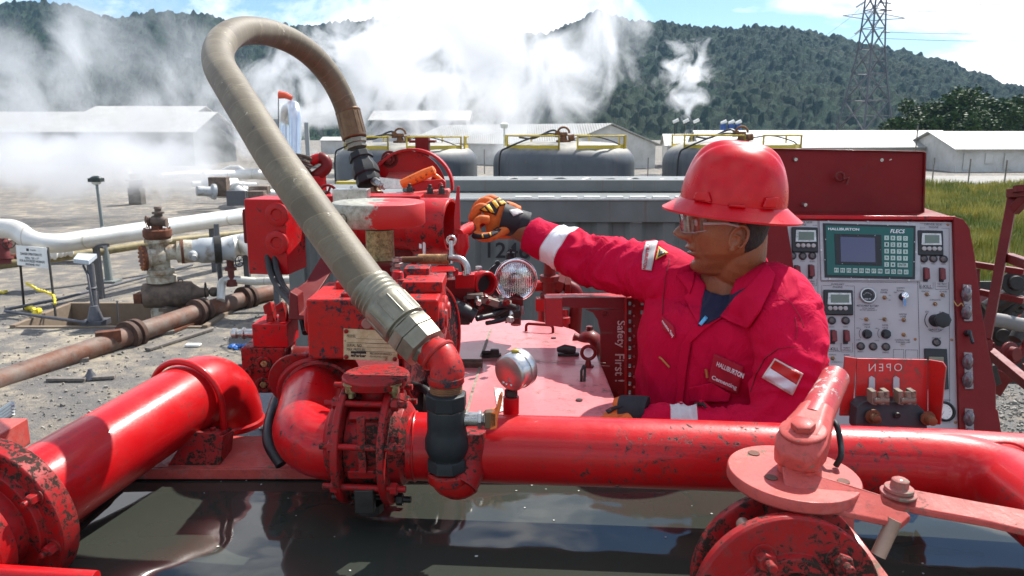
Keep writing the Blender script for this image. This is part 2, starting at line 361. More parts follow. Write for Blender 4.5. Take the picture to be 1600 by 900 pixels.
o = b.build('floating_scum', plain('scum', (.50, .50, .46), .8), smooth=False); tag(o, kind='stuff')
# truck deck below everything
b = MB(); b.box((0.3, 2.0, 2.20), (4.6, 5.0, .06)); o = b.build('truck_deck', M['grime']); tag(o, 'dark greasy steel deck of the pump truck under all machinery', 'truck deck')
o.name = 'deck_plate'

# ================= left suction pipe =================
t = thing('suction_pipe', 'wide glossy red pipe bending down into the tank rim at left', 'pipe', P(349, 690, 1.57))
A, B, C = P(14, 800, 1.13), P(316, 615, 1.56), P(352, 586, 1.615)
C2 = V((C.x+.0, C.y, ZR+.01)); b = MB()
pth = fillet([A, C, C2], .12, 14); b.tube(pth, .0700, 40)
o = b.build('pipe_body', M['red_pipe'], t)
dl = (C-A).normalized()
b = MB(); q = P(318, 612, 1.565)
b.mark().torus(P(322, 608, 1.57), dl, .0700, .0016, 48, 8)
b.mark().lathe(C2+Z*.0, Z, [(-.006, .074), (.004, .074), (.008, .0705)], 36)
b.each('weld_seam', M['red_pipe'], t)
b = MB(); b.lathe(A, -dl, [(-.03, .071), (-.012, .074), (-.008, .118), (.022, .118), (.024, .116), (.024, .092), (.034, .090), (.034, .070), (.06, .068), (.064, .084), (.09, .084), (.093, .080), (.093, .064), (.13, .063), (.135, .045), (.20, .045)], 48)
b.build('flange', M['red_worn'], t, bevel=.0012)
u_, v_ = frame(-dl); b = MB()
for k in range(8):
    a0 = 2*pi*k/8+.25; b.mark().bolt(A-dl*.024+(u_*cos(a0)+v_*sin(a0))*.104, -dl, .009, .014)
b.each('flange_bolt', M['red_worn'], t, bevel=.0006)
# saddle and U-bolt
t2 = thing('pipe_clamp', 'worn red saddle bracket with round clamp bar over wide left pipe', 'pipe clamp', P(300, 720, 1.45))
tq = min(range(1, 1000), key=lambda k: abs((A.lerp(C, k/1000).x)/((A.lerp(C, k/1000)-C0).dot(CF))*F+800-292))/1000
qc = A.lerp(C, tq); nd = dl
side = nd.cross(Z).normalized(); upv = side.cross(nd).normalized()
path = [qc-side*.079-Z*.07] + [qc+(side*cos(a)+upv*sin(a))*.0785 for a in [pi-i*pi/22 for i in range(23)]] + [qc+side*.0785-Z*.03, qc+side*.0785-Z*.075]
MB().tube(path, .0062, 14).build('clamp_bar', M['red_pipe'], t2)
dS_ = 1.425; e = P(334, 679, dS_+.03)
b = MB(); b.prism([P(262, 727, dS_), P(284, 696, dS_), P(306, 675, dS_), P(342, 678, dS_), P(346, 684, dS_), P(338, 731, dS_)], (0, .006, 0))
b.prism([P(306, 675, dS_), P(342, 678, dS_), P(362, 668, dS_+.10), P(318, 664, dS_+.10)], (0, 0, -.006))
b.prism([P(344, 681, dS_), P(338, 731, dS_), P(356, 716, dS_+.07), P(361, 674, dS_+.07)], (.006, 0, 0))
b.prism([P(262, 727, dS_), P(284, 696, dS_), P(306, 675, dS_), P(310, 672, dS_+.06), P(290, 692, dS_+.06), P(272, 716, dS_+.06)], (0, 0, -.005))
b.build('saddle', M['red_worn'], t2, bevel=.002, seg=3)
b = MB(); b.bolt(V((e.x, e.y, e.z-.003)), Z, .010, .010); b.build('nut', M['red_worn'], t2)

# ================= main cross pipe =================
t = thing('discharge_pipe', 'long glossy red pipe running across in front of the worker', 'pipe', P(950, 703, 1.27))
E0, E1, E2 = P(492, 606, 1.47), P(474, 697, 1.275), P(648, 697, 1.268)
R1, R2 = P(1500, 727, 1.205), P(2300, 782, 1.105)
RP = .0555
b = MB(); b.tube(fillet([E0, E1+V((-.002, 0, 0)), E2], .078, 16), RP+.001, 40); b.build('elbow', M['red_pipe'], t)
b = MB(); b.tube([E2, P(1100, 711, 1.235), R1, R2], RP, 40); b.build('pipe_body', M['red_pipe'], t)
Bs, Be = P(1490, 727, 1.205), P(1700, 850, .96)
b = MB(); b.tube(fillet([P(1400, 722, 1.213), P(1548, 735, 1.19), Be], .09, 12), RP-.0005, 40); b.build('branch', M['red_pipe'], t)
bd = (Be-P(1548, 735, 1.19)).normalized()
b = MB(); b.mark().torus(P(1548, 735, 1.19)+bd*.028, bd, RP+.0006, .0022, 48, 8); b.mark().torus(E2+X*.002, X, RP+.001, .0018, 48, 8); b.each('weld_seam', M['red_pipe'], t)
# grooved coupling on the elbow's end
t = thing('pipe_coupling', 'battered red two-lug coupling ring around the rising end of the elbow', 'coupling', E0)
ax = (E0-E1).normalized(); b = MB()
b.lathe(E0-ax*.005, ax, [(-.016, RP+.002), (-.016, .066), (-.008, .070), (-.004, .066), (.006, .066), (.010, .071), (.020, .071), (.022, .062), (.05, .060)], 44)
b.build('ring', M['red_worn'], t, bevel=.0012)
b = MB(); u_, v_ = frame(ax)
for s_, a_c, R_ in ((0, 2.55, .082), (1, .55, .082)):
    pts = []
    for i in range(15):
        a = a_c-.85+1.7*i/14; pts.append(E0+(u_*cos(a)+v_*sin(a))*(R_-.010+.018*sin(pi*i/14)))
    inn = [E0+(u_*cos(a_c-.85+1.7*i/14)+v_*sin(a_c-.85+1.7*i/14))*.064 for i in range(14, -1, -1)]
    b.prism([p+ax*(.022*s_-.006) for p in pts+inn], ax*.007)
b.build('lug_plate', M['red_worn'], t, bevel=.002)
# tall curved strap
b = MB(); pts = []
for i in range(21):
    a = -0.35+1.9*i/20; pts.append(P(497, 618, 1.43)+X*(.072*cos(a)*-1+.0)+ (Z*.9+Y*.25)*(.068*sin(a)))
b = MB(); pc = P(500, 612, 1.43)
rr_ = []
for i in range(25):
    a = pi*1.02-(pi*.98)*i/24; ce = pc+X*(.066*cos(a))+(Z*.95+Y*.3)*(.057*sin(a)); rr_.append((ce, (X*cos(a)+(Z*.95+Y*.3)*sin(a)).normalized()))
b.rings([[c_+n_*.003-Y*.012, c_+n_*.003+Y*.020, c_-n_*.003+Y*.020, c_-n_*.003-Y*.012] for c_, n_ in rr_]); b.build('strap', M['red_worn'], t, bevel=.0012)
# black hose looping behind the elbow
tag(MB().tube(spline([P(470, 590, 1.62), P(440, 612, 1.55), P(424, 650, 1.45), P(420, 690, 1.38), P(440, 726, 1.36)]), .011, 14).build('rubber_hose', M['black']), 'short black rubber hose looping behind the red elbow', 'hose')

# ================= wafer valve on the cross pipe =================
vc = P(582, 690, 1.272)
t = thing('wafer_valve', 'red wafer valve between two bolted flanges, black grease below', 'valve', vc)
xa = (R1-E2).normalized()
Lf, Rf = -.036, .036
for k_, x0 in enumerate((Lf, Rf)):
    b = MB(); s_ = -1 if k_ == 0 else 1
    b.lathe(vc+xa*(x0-.006), xa, [(0, .060), (0, .098), (.002, .100), (.010, .100), (.012, .098), (.012, .060)], 56)
    b.lathe(vc+xa*x0, xa*s_, [(.004, .072), (.022, .068), (.030, RP+.002)], 40)
    b.build('flange', M['red_worn'], t, bevel=.0008)
b = MB(); b.lathe(vc, xa, [(-.029, .070), (-.029, .072), (-.020, .074), (.020, .074), (.029, .072), (.029, .070)], 48)
for a in (-.25, .9, 1.7, 2.6, 3.5, 4.3, 5.3):
    b.box(vc+(Y*-cos(a)+Z*sin(a))*.078, (.050, .014, .014), Matrix.Rotation(-a, 3, 'X'))
b.box(vc-Y*.084+Z*.030, (.012, .012, .09)); b.build('valve_body', M['red_worn'], t, bevel=.0015)
b = MB(); b2 = MB(); b3 = MB()
for k in range(8):
    a = 2*pi*k/8+.30; c_ = vc+(Y*-cos(a)+Z*sin(a))*.0915
    tgt = b3 if sin(a) < -.5 else b
    tgt.mark().cyl(c_+xa*(Lf-.03), c_+xa*(Rf+.03), .0052, n=12); tgt.hexn(c_+xa*(Lf-.006), -xa, .0105, .011, ph=a); tgt.hexn(c_+xa*(Rf+.006), xa, .0105, .011, ph=a)
b.each('flange_bolt', M['red_worn'], t, bevel=.0006); b3.each('flange_bolt', M['grime'], t, bevel=.0006)
b = MB(); b.box(vc-Y*.078-Z*.064, (.030, .020, .040)); b.cyl(vc-Y*.04-Z*.088, vc-Y*.04-Z*.104, .022, n=8); b.build('drain_plug', M['grime'], t, bevel=.002)
neckb = vc+Z*.060+X*.010; nt_ = V((0, 0, P(583, 570, 1.30).z))
b = MB(); b.cyl(V((neckb.x, neckb.y, neckb.z)), V((neckb.x, neckb.y, nt_.z)), .0265, n=32)
zt = nt_.z; b.lathe(V((neckb.x, neckb.y, zt-.022)), Z, [(0, .027), (.004, .030), (.006, .050), (.008, .053), (.020, .055), (.023, .053)], 40)
b.build('stem_housing', M['red_worn'], t, bevel=.0008)
b = MB()
for a in (-2.3, -.85): b.mark().bolt(V((neckb.x+.052*cos(a), neckb.y+.045*sin(a), zt-.004)), -Z, .009, .014)
b.each('stem_bolt', M['brass'], t)

# ================= actuator block =================
ab = P(583, 566, 1.40); zb0, zb1 = P(583, 566, 1.38).z, P(583, 463, 1.40).z
xl, xr = P(481, 510, 1.39).x, P(686, 510, 1.39).x; yf = P(583, 515, 1.385).y; yb = yf+.17
t = thing('valve_actuator', 'chipped red square actuator block carrying a cream data plate', 'actuator', (0.5*(xl+xr), yf, zb0))
b = MB(); cx, cz = (xl+xr)/2, (zb0+zb1)/2
b.box((cx, (yf+yb)/2, cz), (xr-xl, yb-yf, zb1-zb0)); b.build('housing', M['red_block'], t, bevel=.005, seg=3)
b = MB()
b.box((xl+.075, yb-.045, zb1+.006), (.085, .06, .014)); b.box((xr-.035, yb-.06, zb1+.010), (.075, .10, .020)); b.box((xr-.055, yb-.01, zb1+.022), (.05, .05, .02)); b.box((cx-.01, yf+.055, zb1+.003), (.10, .07, .008))
b.build('top_plates', M['red_block'], t, bevel=.002)
b = MB()
for yy, r_ in ((yf+.038, .030), (yf+.10, .030)):
    b.mark().lathe((xr-.001, yy, cz+.012), X, [(0, r_), (.006, r_), (.009, r_-.003), (.010, r_*.6), (.014, r_*.55), (.014, 0.001)], 32)
    b.mark().lathe((xl+.001, yy, cz+.012), -X, [(0, r_), (.006, r_), (.009, r_-.003), (.009, .001)], 32)
b.each('end_cap', M['red_block'], t, bevel=.0006)
pl0 = V((cx, yf-.0005, cz)); nf = -Y
def fs(off): return lambda x, y: plane_hit(x, y, pl0-Y*off, nf)
s0 = fs(0); q = [s0(537, 513), s0(621, 517), s0(621, 565), s0(537, 561)]
b = MB(); b.prism(q, (0, -.0018, 0)); m = NT('cream_plate'); nz = m.noise(40, 7, .7); nn_ = m.noise(70, 6, .7)
c = m.mix(m.ramp(nz, .42, .68), (.62, .54, .33), (.42, .33, .16)); c = m.mix(m.ramp(nn_, .62, .66, 0, .9), c, (.25, .10, .05)); m.set(col=c, rough=.42); m.bump(nz, .2, .001)
npl = b.build('data_plate', m.mat, t, bevel=.0008)
b = MB(); s2 = fs(.0024)
put_text(b, 'MODEL', rect(542, 522.5, 556, 527, .5), s2); put_text(b, 'SERIAL NO.', rect(542, 537, 566, 541.5, .8), s2); put_text(b, 'MAX PRESSURE', rect(542, 543.5, 571, 548, 1), s2)
for y0 in (529, 535.5, 542, 548.5): b.ribbon([s2(558 if y0 > 530 else 556, y0), s2(617, y0+2)], .0005, Y)
b.ribbon([s2(542, 535), s2(617, 538)], .0005, Y)
put_text(b, 'PRECISION HYDRAULICS', rect(578, 550.5, 612, 554, 1.2), s2); put_text(b, 'CLEVELAND, OHIO', rect(578, 555.5, 606, 558.5, 1), s2)
b.add([s2(548, 548.7), s2(572, 549.4), s2(572, 552.8), s2(548, 552.2)], [(0, 1, 2, 3)]); b.add([s2(548, 554.5), s2(553, 554.6), s2(553, 557.4), s2(548, 557.2)], [(0, 1, 2, 3)])
put_text(b, 'Parker', rect(553.5, 552.8, 572, 558, .4), s2, bold=.03); b.build('plate_lettering', M['ink'], npl)
b = MB()
for x_, y_ in ((541, 517.5), (617, 521), (541, 557.5), (617, 561)): b.mark().lathe(s2(x_, y_), -Y, [(0, .0042), (.002, .004), (.0035, .002)], 12)
b.each('rivet', M['red_worn'], npl)
b = MB(); b.lathe(s0(574, 505), -Y, [(0, .0100), (.005, .0100), (.007, .008)], 20); b.build('plug_bolt', plain('pinkish_bolt', (.32, .16, .13), .5), t)
# big thin guard wheel behind the block
wc = P(655, 540, 1.62)+X*.02
t = thing('flywheel_guard', 'thin red disc guard with black chipped rim beside the data plate block', 'guard disc', wc)
wa = (X*.93-Y*.36).normalized()
MB().lathe(wc, wa, [(0, .128), (.003, .130), (.008, .130), (.011, .128)], 56).build('guard_disc', paint('black_red_guard', (.22, .012, .014), chips=1.25, rough=.4, chipcol=(.012, .012, .013)), t)
b = MB(); b.torus(wc+wa*.012, wa, .129, .0028, 56, 8); b.build('rim', M['red'], t)
b = MB(); b.lathe(wc+wa*.010, wa, [(0, .05), (.012, .05), (.016, .035), (.03, .033), (.032, .01)], 32); b.build('hub', M['red_dark'], t)

# ================= big hose =================
t = thing('suction_hose', 'thick tan cloth-wrapped hose arching high over the pump', 'hose', P(577, 450, 1.27))
hp = [(590, 466, 1.262), (577, 450, 1.27), (540, 400, 1.30), (500, 345, 1.33), (462, 292, 1.365), (428, 243, 1.41), (394, 188, 1.47), (362, 137, 1.56), (344, 106, 1.64), (341, 82, 1.72), (351, 62, 1.80), (372, 50, 1.89), (398, 48, 1.97), (428, 53, 2.06), (462, 68, 2.14), (492, 91, 2.21), (517, 121, 2.27), (534, 152, 2.31), (544, 180, 2.34), (548, 195, 2.35)]
pts = spline([P(*p) for p in hp], 8); RH = .0345
b = MB(); nn_ = 48; b.tube(pts, RH, nn_)
o = b.build('hose_cover', M['hose'], t)
at = o.data.attributes.new('wrap', 'FLOAT_VECTOR', 'POINT'); s_ = 0; data = []
for i, p in enumerate(pts):
    if i: s_ += (p-pts[i-1]).length
    for k in range(nn_):
        # split the seam evenly: angle is folded so the colour does not jump
        data += [s_, abs(2*k/nn_-1)*.55, 0]
at.data.foreach_set('vector', data)
d1 = (P(683, 563, 1.205)-P(577, 450, 1.262)).normalized(); f0 = P(577, 450, 1.262); Lf_ = (P(683, 563, 1.205)-f0).length
prof = [(0, .0355), (.001, .0385)]
for k in range(4): prof += [(.006+k*.009, .0385), (.009+k*.009, .0365), (.011+k*.009, .0365), (.014+k*.009, .0388)]
prof += [(.05, .0388), (.088, .0392), (.092, .0392), (.094, .034), (.097, .034)]
b = MB(); b.lathe(f0, d1, prof, 40)
for k in range(12):
    u_, v_ = frame(d1); a = 2*pi*k/12; b.cyl(f0+d1*.046+(u_*cos(a)+v_*sin(a))*.0384, f0+d1*.088+(u_*cos(a)+v_*sin(a))*.0388, .0016, n=8)
b.build('ferrule', M['ferrule'], t, bevel=.0008)
b = MB(); b.lathe(f0+d1*.099, d1, [(0, .039), (.002, .0405), (.020, .0405), (.0205, .0390), (.0215, .0390), (.022, .0402), (.046, .0385), (.049, .030), (.056, .028)], 8, ph=.3); b.build('hex_collar', M['ferrule'], t, bevel=.0015)
e0 = f0+d1*.150; vt = P(697, 612, 1.185)
b = MB(); pe = fillet([e0, P(702, 563, 1.185), P(697, 598, 1.183)], .03, 8); b.tube(pe, [.026+.001*math.sin(i) for i in range(len(pe))], 32); b.torus(pe[1], d1, .0275, .004, 32, 8); b.lathe(pe[-1]+Z*.006, -Z, [(-.004, .028), (.004, .0285), (.008, .026)], 32)
b.build('swivel_elbow', M['red_block'], t)
b = MB(); pr = [(0, .0235)]
for k in range(6): pr += [(.002+k*.003, .0255), (.0035+k*.003, .0245)]
b.lathe(pe[-1]-Z*.002, -Z, pr, 32); b.build('thread', M['rust'], t)
# far end
g0 = P(543, 172, 2.335); g1 = P(560, 240, 2.33); d2 = (g1-g0).normalized()
b = MB(); b.lathe(g0, d2, [(0, .0355), (.003, .0385), (.008, .0385), (.010, .0365), (.070, .0375), (.088, .0375), (.092, .034)], 36)
for k in range(14):
    u_, v_ = frame(d2); a = 2*pi*k/14; b.cyl(g0+d2*.012+(u_*cos(a)+v_*sin(a))*.0368, g0+d2*.08+(u_*cos(a)+v_*sin(a))*.0372, .0018, n=8)
b.build('ferrule', M['ferrule2'], t, bevel=.0008)
b = MB(); b.lathe(g0+d2*.094, d2, [(0, .034), (.012, .034), (.014, .029), (.020, .029), (.021, .031), (.026, .031), (.027, .028)], 8); b.build('hex_collar', M['ferrule'], t)
# far valve
h0 = P(562, 240, 2.33); h1 = P(581, 298, 2.30); d3 = (h1-h0).normalized()
t = thing('ball_valve', 'dark grey ball valve with long orange lever below far hose end', 'valve', h1)
b = MB(); b.lathe(h0, d3, [(0, .030), (.002, .036), (.022, .038), (.024, .033), (.035, .034), (.055, .042), (.075, .042), (.080, .036), (.084, .038), (.104, .038), (.106, .030)], 8, ph=.2); b.build('valve_body', M['dkgrey'], t, bevel=.002)
b = MB(); hc = P(598, 290, 2.25); b.cyl(P(584, 282, 2.29), hc, .012); b.prism([P(592, 277, 2.24), P(632, 281, 2.22), P(636, 295, 2.22), P(600, 295, 2.24)], (0, .006, 0)); b.hexn(hc, (hc-P(584, 282, 2.29)), .012, .010)
b.build('lever_plate', M['steel'], t, bevel=.001)
b = MB(); l0, l1 = P(628, 288, 2.22), P(680, 265, 2.20); b.tube([l0, l0*.7+l1*.3, l0*.3+l1*.7, l1-(l1-l0)*.03, l1], [.013, .0145, .0155, .013, .006], 16); o = b.build('orange_lever', M['orange'], t)
lf = P(660, 276, 2.195)-Y*.0
b = MB(); put_text(b, 'V.Valveworks', [(636, 279), (672, 264), (674, 269), (638, 284)], lambda x, y: P(x, y, 2.192)); 
b = MB(); b.cyl(P(581, 298, 2.30), P(588, 318, 2.29), .026, n=24); b.torus(P(584, 306, 2.295), d3, .027, .004, 28, 8); b.build('brass_nipple', M['ferrule2'], t)

# ================= black drop valve in front of cross pipe =================
vt = P(697, 607, 1.183); vb = P(697, 738, 1.175)
t = thing('drop_valve', 'black ball valve with stubby orange handle hanging before the red pipe', 'valve', vb)
Lz = (vt.z-vb.z)
b = MB(); cxy = V((vt.x, vt.y, 0)); 
def L2(z_, pr, n, ph=0): b.lathe(V((vt.x, vt.y, z_)), -Z, pr, n, ph=ph)
L2(vt.z-.006, [(0, .028), (.002, .0325), (.024, .0325), (.027, .029)], 8, .35)
L2(vt.z-.030, [(0, .0275), (.006, .0300), (.026, .0305), (.036, .0300), (.042, .0315), (.052, .0345), (.066, .0345), (.074, .0315), (.077, .0300), (.080, .0285), (.088, .0285)], 36)
L2(vt.z-.112, [(0, .030), (.003, .0322), (.020, .0322), (.022, .027)], 8, .35)
b.build('valve_body', M['dkgrey'], t, bevel=.0015)
yv = vt.y; zs = P(745, 662, 1.175).z
b = MB(); b.cyl((vt.x+.026, yv, zs), (vt.x+.052, yv, zs), .0115, n=20); b.lathe((vt.x+.048, yv, zs), X, [(0, .009), (.001, .014), (.006, .014), (.008, .010), (.011, .0135), (.017, .0135), (.018, .009), (.026, .008)], 6); b.build('stem', M['steel'], t, bevel=.0006)
b = MB(); zz = lambda x, y, dd=1.17: P(x, y, dd)
b.prism([zz(757, 645), zz(770, 644), zz(776, 646), zz(776, 666), zz(768, 671), zz(757, 671)], (0, .016, 0))
b.build('handle_hub', M['ferrule2'], t, bevel=.002)
b = MB(); b.prism([zz(765, 645), zz(775, 643), zz(779, 626), zz(784, 616), zz(786, 620), zz(782, 640), zz(778, 652), zz(776, 671), zz(765, 672)], (0, .020, 0)); b.build('orange_handle', M['orange'], t, bevel=.003, seg=3)
# lower elbow back up into the pipe
t = thing('drop_elbow', 'small red street elbow under the black valve, touching the water line', 'elbow', P(700, 790, 1.19))
e1 = V((vt.x+.001, yv, vt.z-.135)); e2 = P(697, 780, 1.178); e3 = e2+V((.030, .055, .020)); b = MB()
b.tube(fillet([e1-Z*.001, V((e1.x, e1.y, e2.z)), V((e3.x, e3.y, e2.z+.012))], .022, 7), .0300, 12); b.lathe(V((e1.x, e1.y, e1.z-.0015)), -Z, [(0, .030), (.002, .033), (.014, .033), (.018, .030)], 12)
b.build('elbow_body', M['red_block'], t, bevel=.002)
b = MB(); b.tube([V((e3.x-.01, e3.y-.02, e2.z+.008)), V((e3.x+.004, e3.y, e2.z+.03)), V((e3.x+.006, e3.y, e2.z+.09))], [.028, .028, .024], 20); b.build('riser', M['red_worn'], t)

# ================= pressure gauge =================
gc = P(806, 578, 1.29)
t = thing('pressure_gauge', 'round silver pressure gauge seen from the back on the cross pipe', 'gauge', P(796, 646, 1.27))
ga = V((.62, .78, .10)).normalized()
b = MB(); b.lathe(gc-ga*.020, ga, [(0, .001), (0, .0270), (.0015, .0300), (.004, .0318), (.022, .0318), (.0225, .0335), (.036, .0335), (.038, .032), (.038, .001)], 48)
b.build('gauge_case', M['gauge'], t)
b = MB(); 
for q_ in ((-.004, -.018), (.006, -.020), (-.010, -.015)): b.mark().sphere(gc-ga*.0205+X*q_[0]*.8+Z*q_[1], .0028, 10)
b.each('rivet', M['gauge'], t)
zb_ = P(800, 645, 1.28).z-.01; gx, gy = gc.x-.008, gc.y
b = MB(); b.cyl((gx, gy, zb_), (gx, gy, zb_+.030), .0135, n=24); b.build('red_socket', M['red'], t)
b = MB(); b.lathe((gx, gy, zb_+.030), Z, [(0, .009), (.002, .011), (.012, .011), (.014, .008), (.026, .008)], 6); b.build('nipple', M['grime'], t)
b = MB(); b.sphere(gc+Z*.0335-ga*.002, .0045, 12, (1.6, 1, .8)); b.build('vent_plug', M['yellow'], t)
# ================= ground, hills =================
m = NT('sandy_ground'); a1_ = m.noise(.16, 7, .6); a2_ = m.noise(1.6, 8, .7); a3_ = m.noise(14, 6, .7)
c = m.mix(m.ramp(a1_, .38, .62), (.22, .185, .14), (.37, .315, .23)); c = m.mix(m.ramp(a2_, .47, .62, 0, .8), c, (.11, .10, .09)); c = m.mix(m.ramp(a3_, .56, .70, 0, .6), c, (.095, .085, .075)); c = m.mix(m.ramp(m.noise(5, 6, .7, m.scaled((1, 1, 1), (9, 4, 0))), .60, .66, 0, .6), c, (.46, .41, .33))
sy = m.n('ShaderNodeSeparateXYZ', {0: m.co}).outputs[1]; gb = m.math('ADD', m.ramp(sy, 10.5, 14.5, 1, 0), 0.0); gb = m.n('ShaderNodeMath', {0: gb, 1: m.ramp(a2_, .36, .52)}, operation='MULTIPLY').outputs[0]; c = m.mix(m.math('MULTIPLY', gb, .8), c, (.125, .12, .115))
m.set(col=c, rough=.95); hh = m.n('ShaderNodeMath', {0: a3_, 1: a2_}, operation='ADD').outputs[0]; m.bump(hh, .9, .05); M['ground'] = m.mat
pit = [G(118, 508), G(250, 520), G(300, 480), G(150, 482)]
px0, px1 = -13.9, -7.9; py0, py1 = 15.9, 17.2
px0 = -10.4; px1 = -6.3; py0 = 15.4; py1 = 17.6
b = MB(); B_ = 2500
xs = [-B_, -60, px0, px1, 40, B_]; ys = [-60, py0, py1, 60, B_]
for i in range(len(xs)-1):
    for j in range(len(ys)-1):
        if xs[i] == px0 and ys[j] == py0: continue
        b.add([(xs[i], ys[j], 0), (xs[i+1], ys[j], 0), (xs[i+1], ys[j+1], 0), (xs[i], ys[j+1], 0)], [(0, 1, 2, 3)])
zd = -.9; b.add([(px0, py0, 0), (px1, py0, 0), (px1, py1, 0), (px0, py1, 0), (px0, py0, zd), (px1, py0, zd), (px1, py1, zd), (px0, py1, zd)], [(0, 1, 5, 4), (1, 2, 6, 5), (2, 3, 7, 6), (3, 0, 4, 7), (4, 5, 6, 7)])
tag(b.build('ground', M['ground'], smooth=False), kind='structure')
m = NT('cellar_wall'); nz = m.noise(5, 6, .7); m.set(col=m.mix(nz, (.14, .10, .07), (.26, .20, .14)), rough=.9); m.bump(nz, .5, .02)
b = MB(); w_ = .12
b.box(((px0+px1)/2, py1-.06, -.41), (px1-px0-.02, w_, .96)); b.box((px0+.06, (py0+py1)/2-.06, -.41), (w_, py1-py0-.14, .96)); b.box((px1-.06, (py0+py1)/2-.06, -.41), (w_, py1-py0-.14, .96)); b.box(((px0+px1)/2, py0+.07, -.43), (px1-px0-.26, w_, .93))
tag(b.build('cellar_curb', m.mat, bevel=.01), 'brown concrete lining of the sunken well cellar under the wellhead', 'well cellar')
# soil patches and the field on the right
m = NT('field_soil'); nz = m.noise(.5, 6, .7); m.set(col=m.mix(m.ramp(nz, .4, .6), (.10, .12, .03), (.20, .17, .10)), rough=.95)
b = MB(); b.add([(9, 24, .006), (70, 24, .006), (90, 56, .006), (-6, 56, .006), (-4, 40, .006), (9, 34, .006)], [(0, 1, 2, 3, 4, 5)]); tag(b.build('field', m.mat, smooth=False), kind='structure')
m = NT('gravel_road'); nz = m.noise(1.2, 8, .8); m.set(col=m.mix(m.ramp(nz, .35, .65), (.20, .19, .17), (.34, .32, .29)), rough=.95); m.bump(m.noise(9, 5), .6, .03)
b = MB(); b.add([(-10, 57, .010), (95, 57, .010), (110, 71, .010), (-12, 71, .010)], [(0, 1, 2, 3)]); b.add([(8.5, 14, .010), (30, 14, .010), (34, 23, .010), (9.5, 23, .010)], [(0, 1, 2, 3)]); tag(b.build('gravel_road', m.mat, smooth=False), kind='structure')
rr = random.Random(11)
m = NT('grass_blade'); oi = m.noise(.35, 4, .6); c = m.mix(m.ramp(oi, .38, .62), (.12, .17, .02), (.42, .36, .07)); c = m.mix(m.ramp(m.noise(4, 3), .5, .8, 0, .6), c, (.30, .25, .09)); m.set(col=c, rough=.7); M['grass'] = m.mat
b = MB()
def tuft(x, y, h, n_):
    for _ in range(n_):
        a = rr.uniform(0, 2*pi); r_ = rr.uniform(0, .25); bx, by = x+r_*cos(a), y+r_*sin(a); l = h*rr.uniform(.5, 1.1); le = rr.uniform(.05, .45)*l; w_ = rr.uniform(.012, .03); ca, sa = cos(a), sin(a)
        p0_ = V((bx, by, 0)); p1_ = p0_+V((ca*le*.35, sa*le*.35, l*.6)); p2_ = p0_+V((ca*le, sa*le, l)); q_ = V((-sa, ca, 0))*w_
        b.add([p0_-q_, p0_+q_, p1_+q_*.8, p1_-q_*.8, p2_], [(0, 1, 2, 3), (3, 2, 4)])
for _ in range(5200):
    y_ = 24+32*rr.random()**1.2; x_ = rr.uniform(.44, .80)*y_
    nn_ = noise.noise(V((x_*.25, y_*.25, 3)))
    if nn_ < -.25: continue
    tuft(x_, y_, .45+.5*max(0, nn_+.3), 11)
for _ in range(700): y_ = rr.uniform(40, 56); tuft(rr.uniform(-.06, .22)*y_, y_, .35, 9)
for _ in range(420):
    y_ = rr.uniform(18, 25); x_ = rr.uniform(.56, .80)*y_
    tuft(x_, y_, rr.uniform(.6, 1.7)*.6, 10)
tag(b.build('grass', M['grass'], smooth=False), kind='stuff')
b = MB()
for _ in range(1500):
    c_ = G(rr.uniform(0, 470), rr.uniform(455, 700)) if rr.random() < .7 else G(rr.uniform(1540, 1600), rr.uniform(560, 690))
    if px0-.1 < c_.x < px1+.1 and py0-.1 < c_.y < py1+.1: continue
    s_ = rr.uniform(.012, .05)*(1.6 if rr.random() < .1 else 1); k = rr.uniform(0, 3)
    R_ = Matrix.Rotation(k, 3, 'Z') @ Matrix.Rotation(k*2, 3, 'X'); b.box(c_+Z*s_*.2, (s_, s_*rr.uniform(.6, 1), s_*rr.uniform(.4, .8)), R_, top=(rr.uniform(.4, .9), rr.uniform(.4, .9)))
tag(b.build('gravel', plain('stones', (.24, .22, .19), .9, 0, .5, 3), smooth=False), kind='stuff')

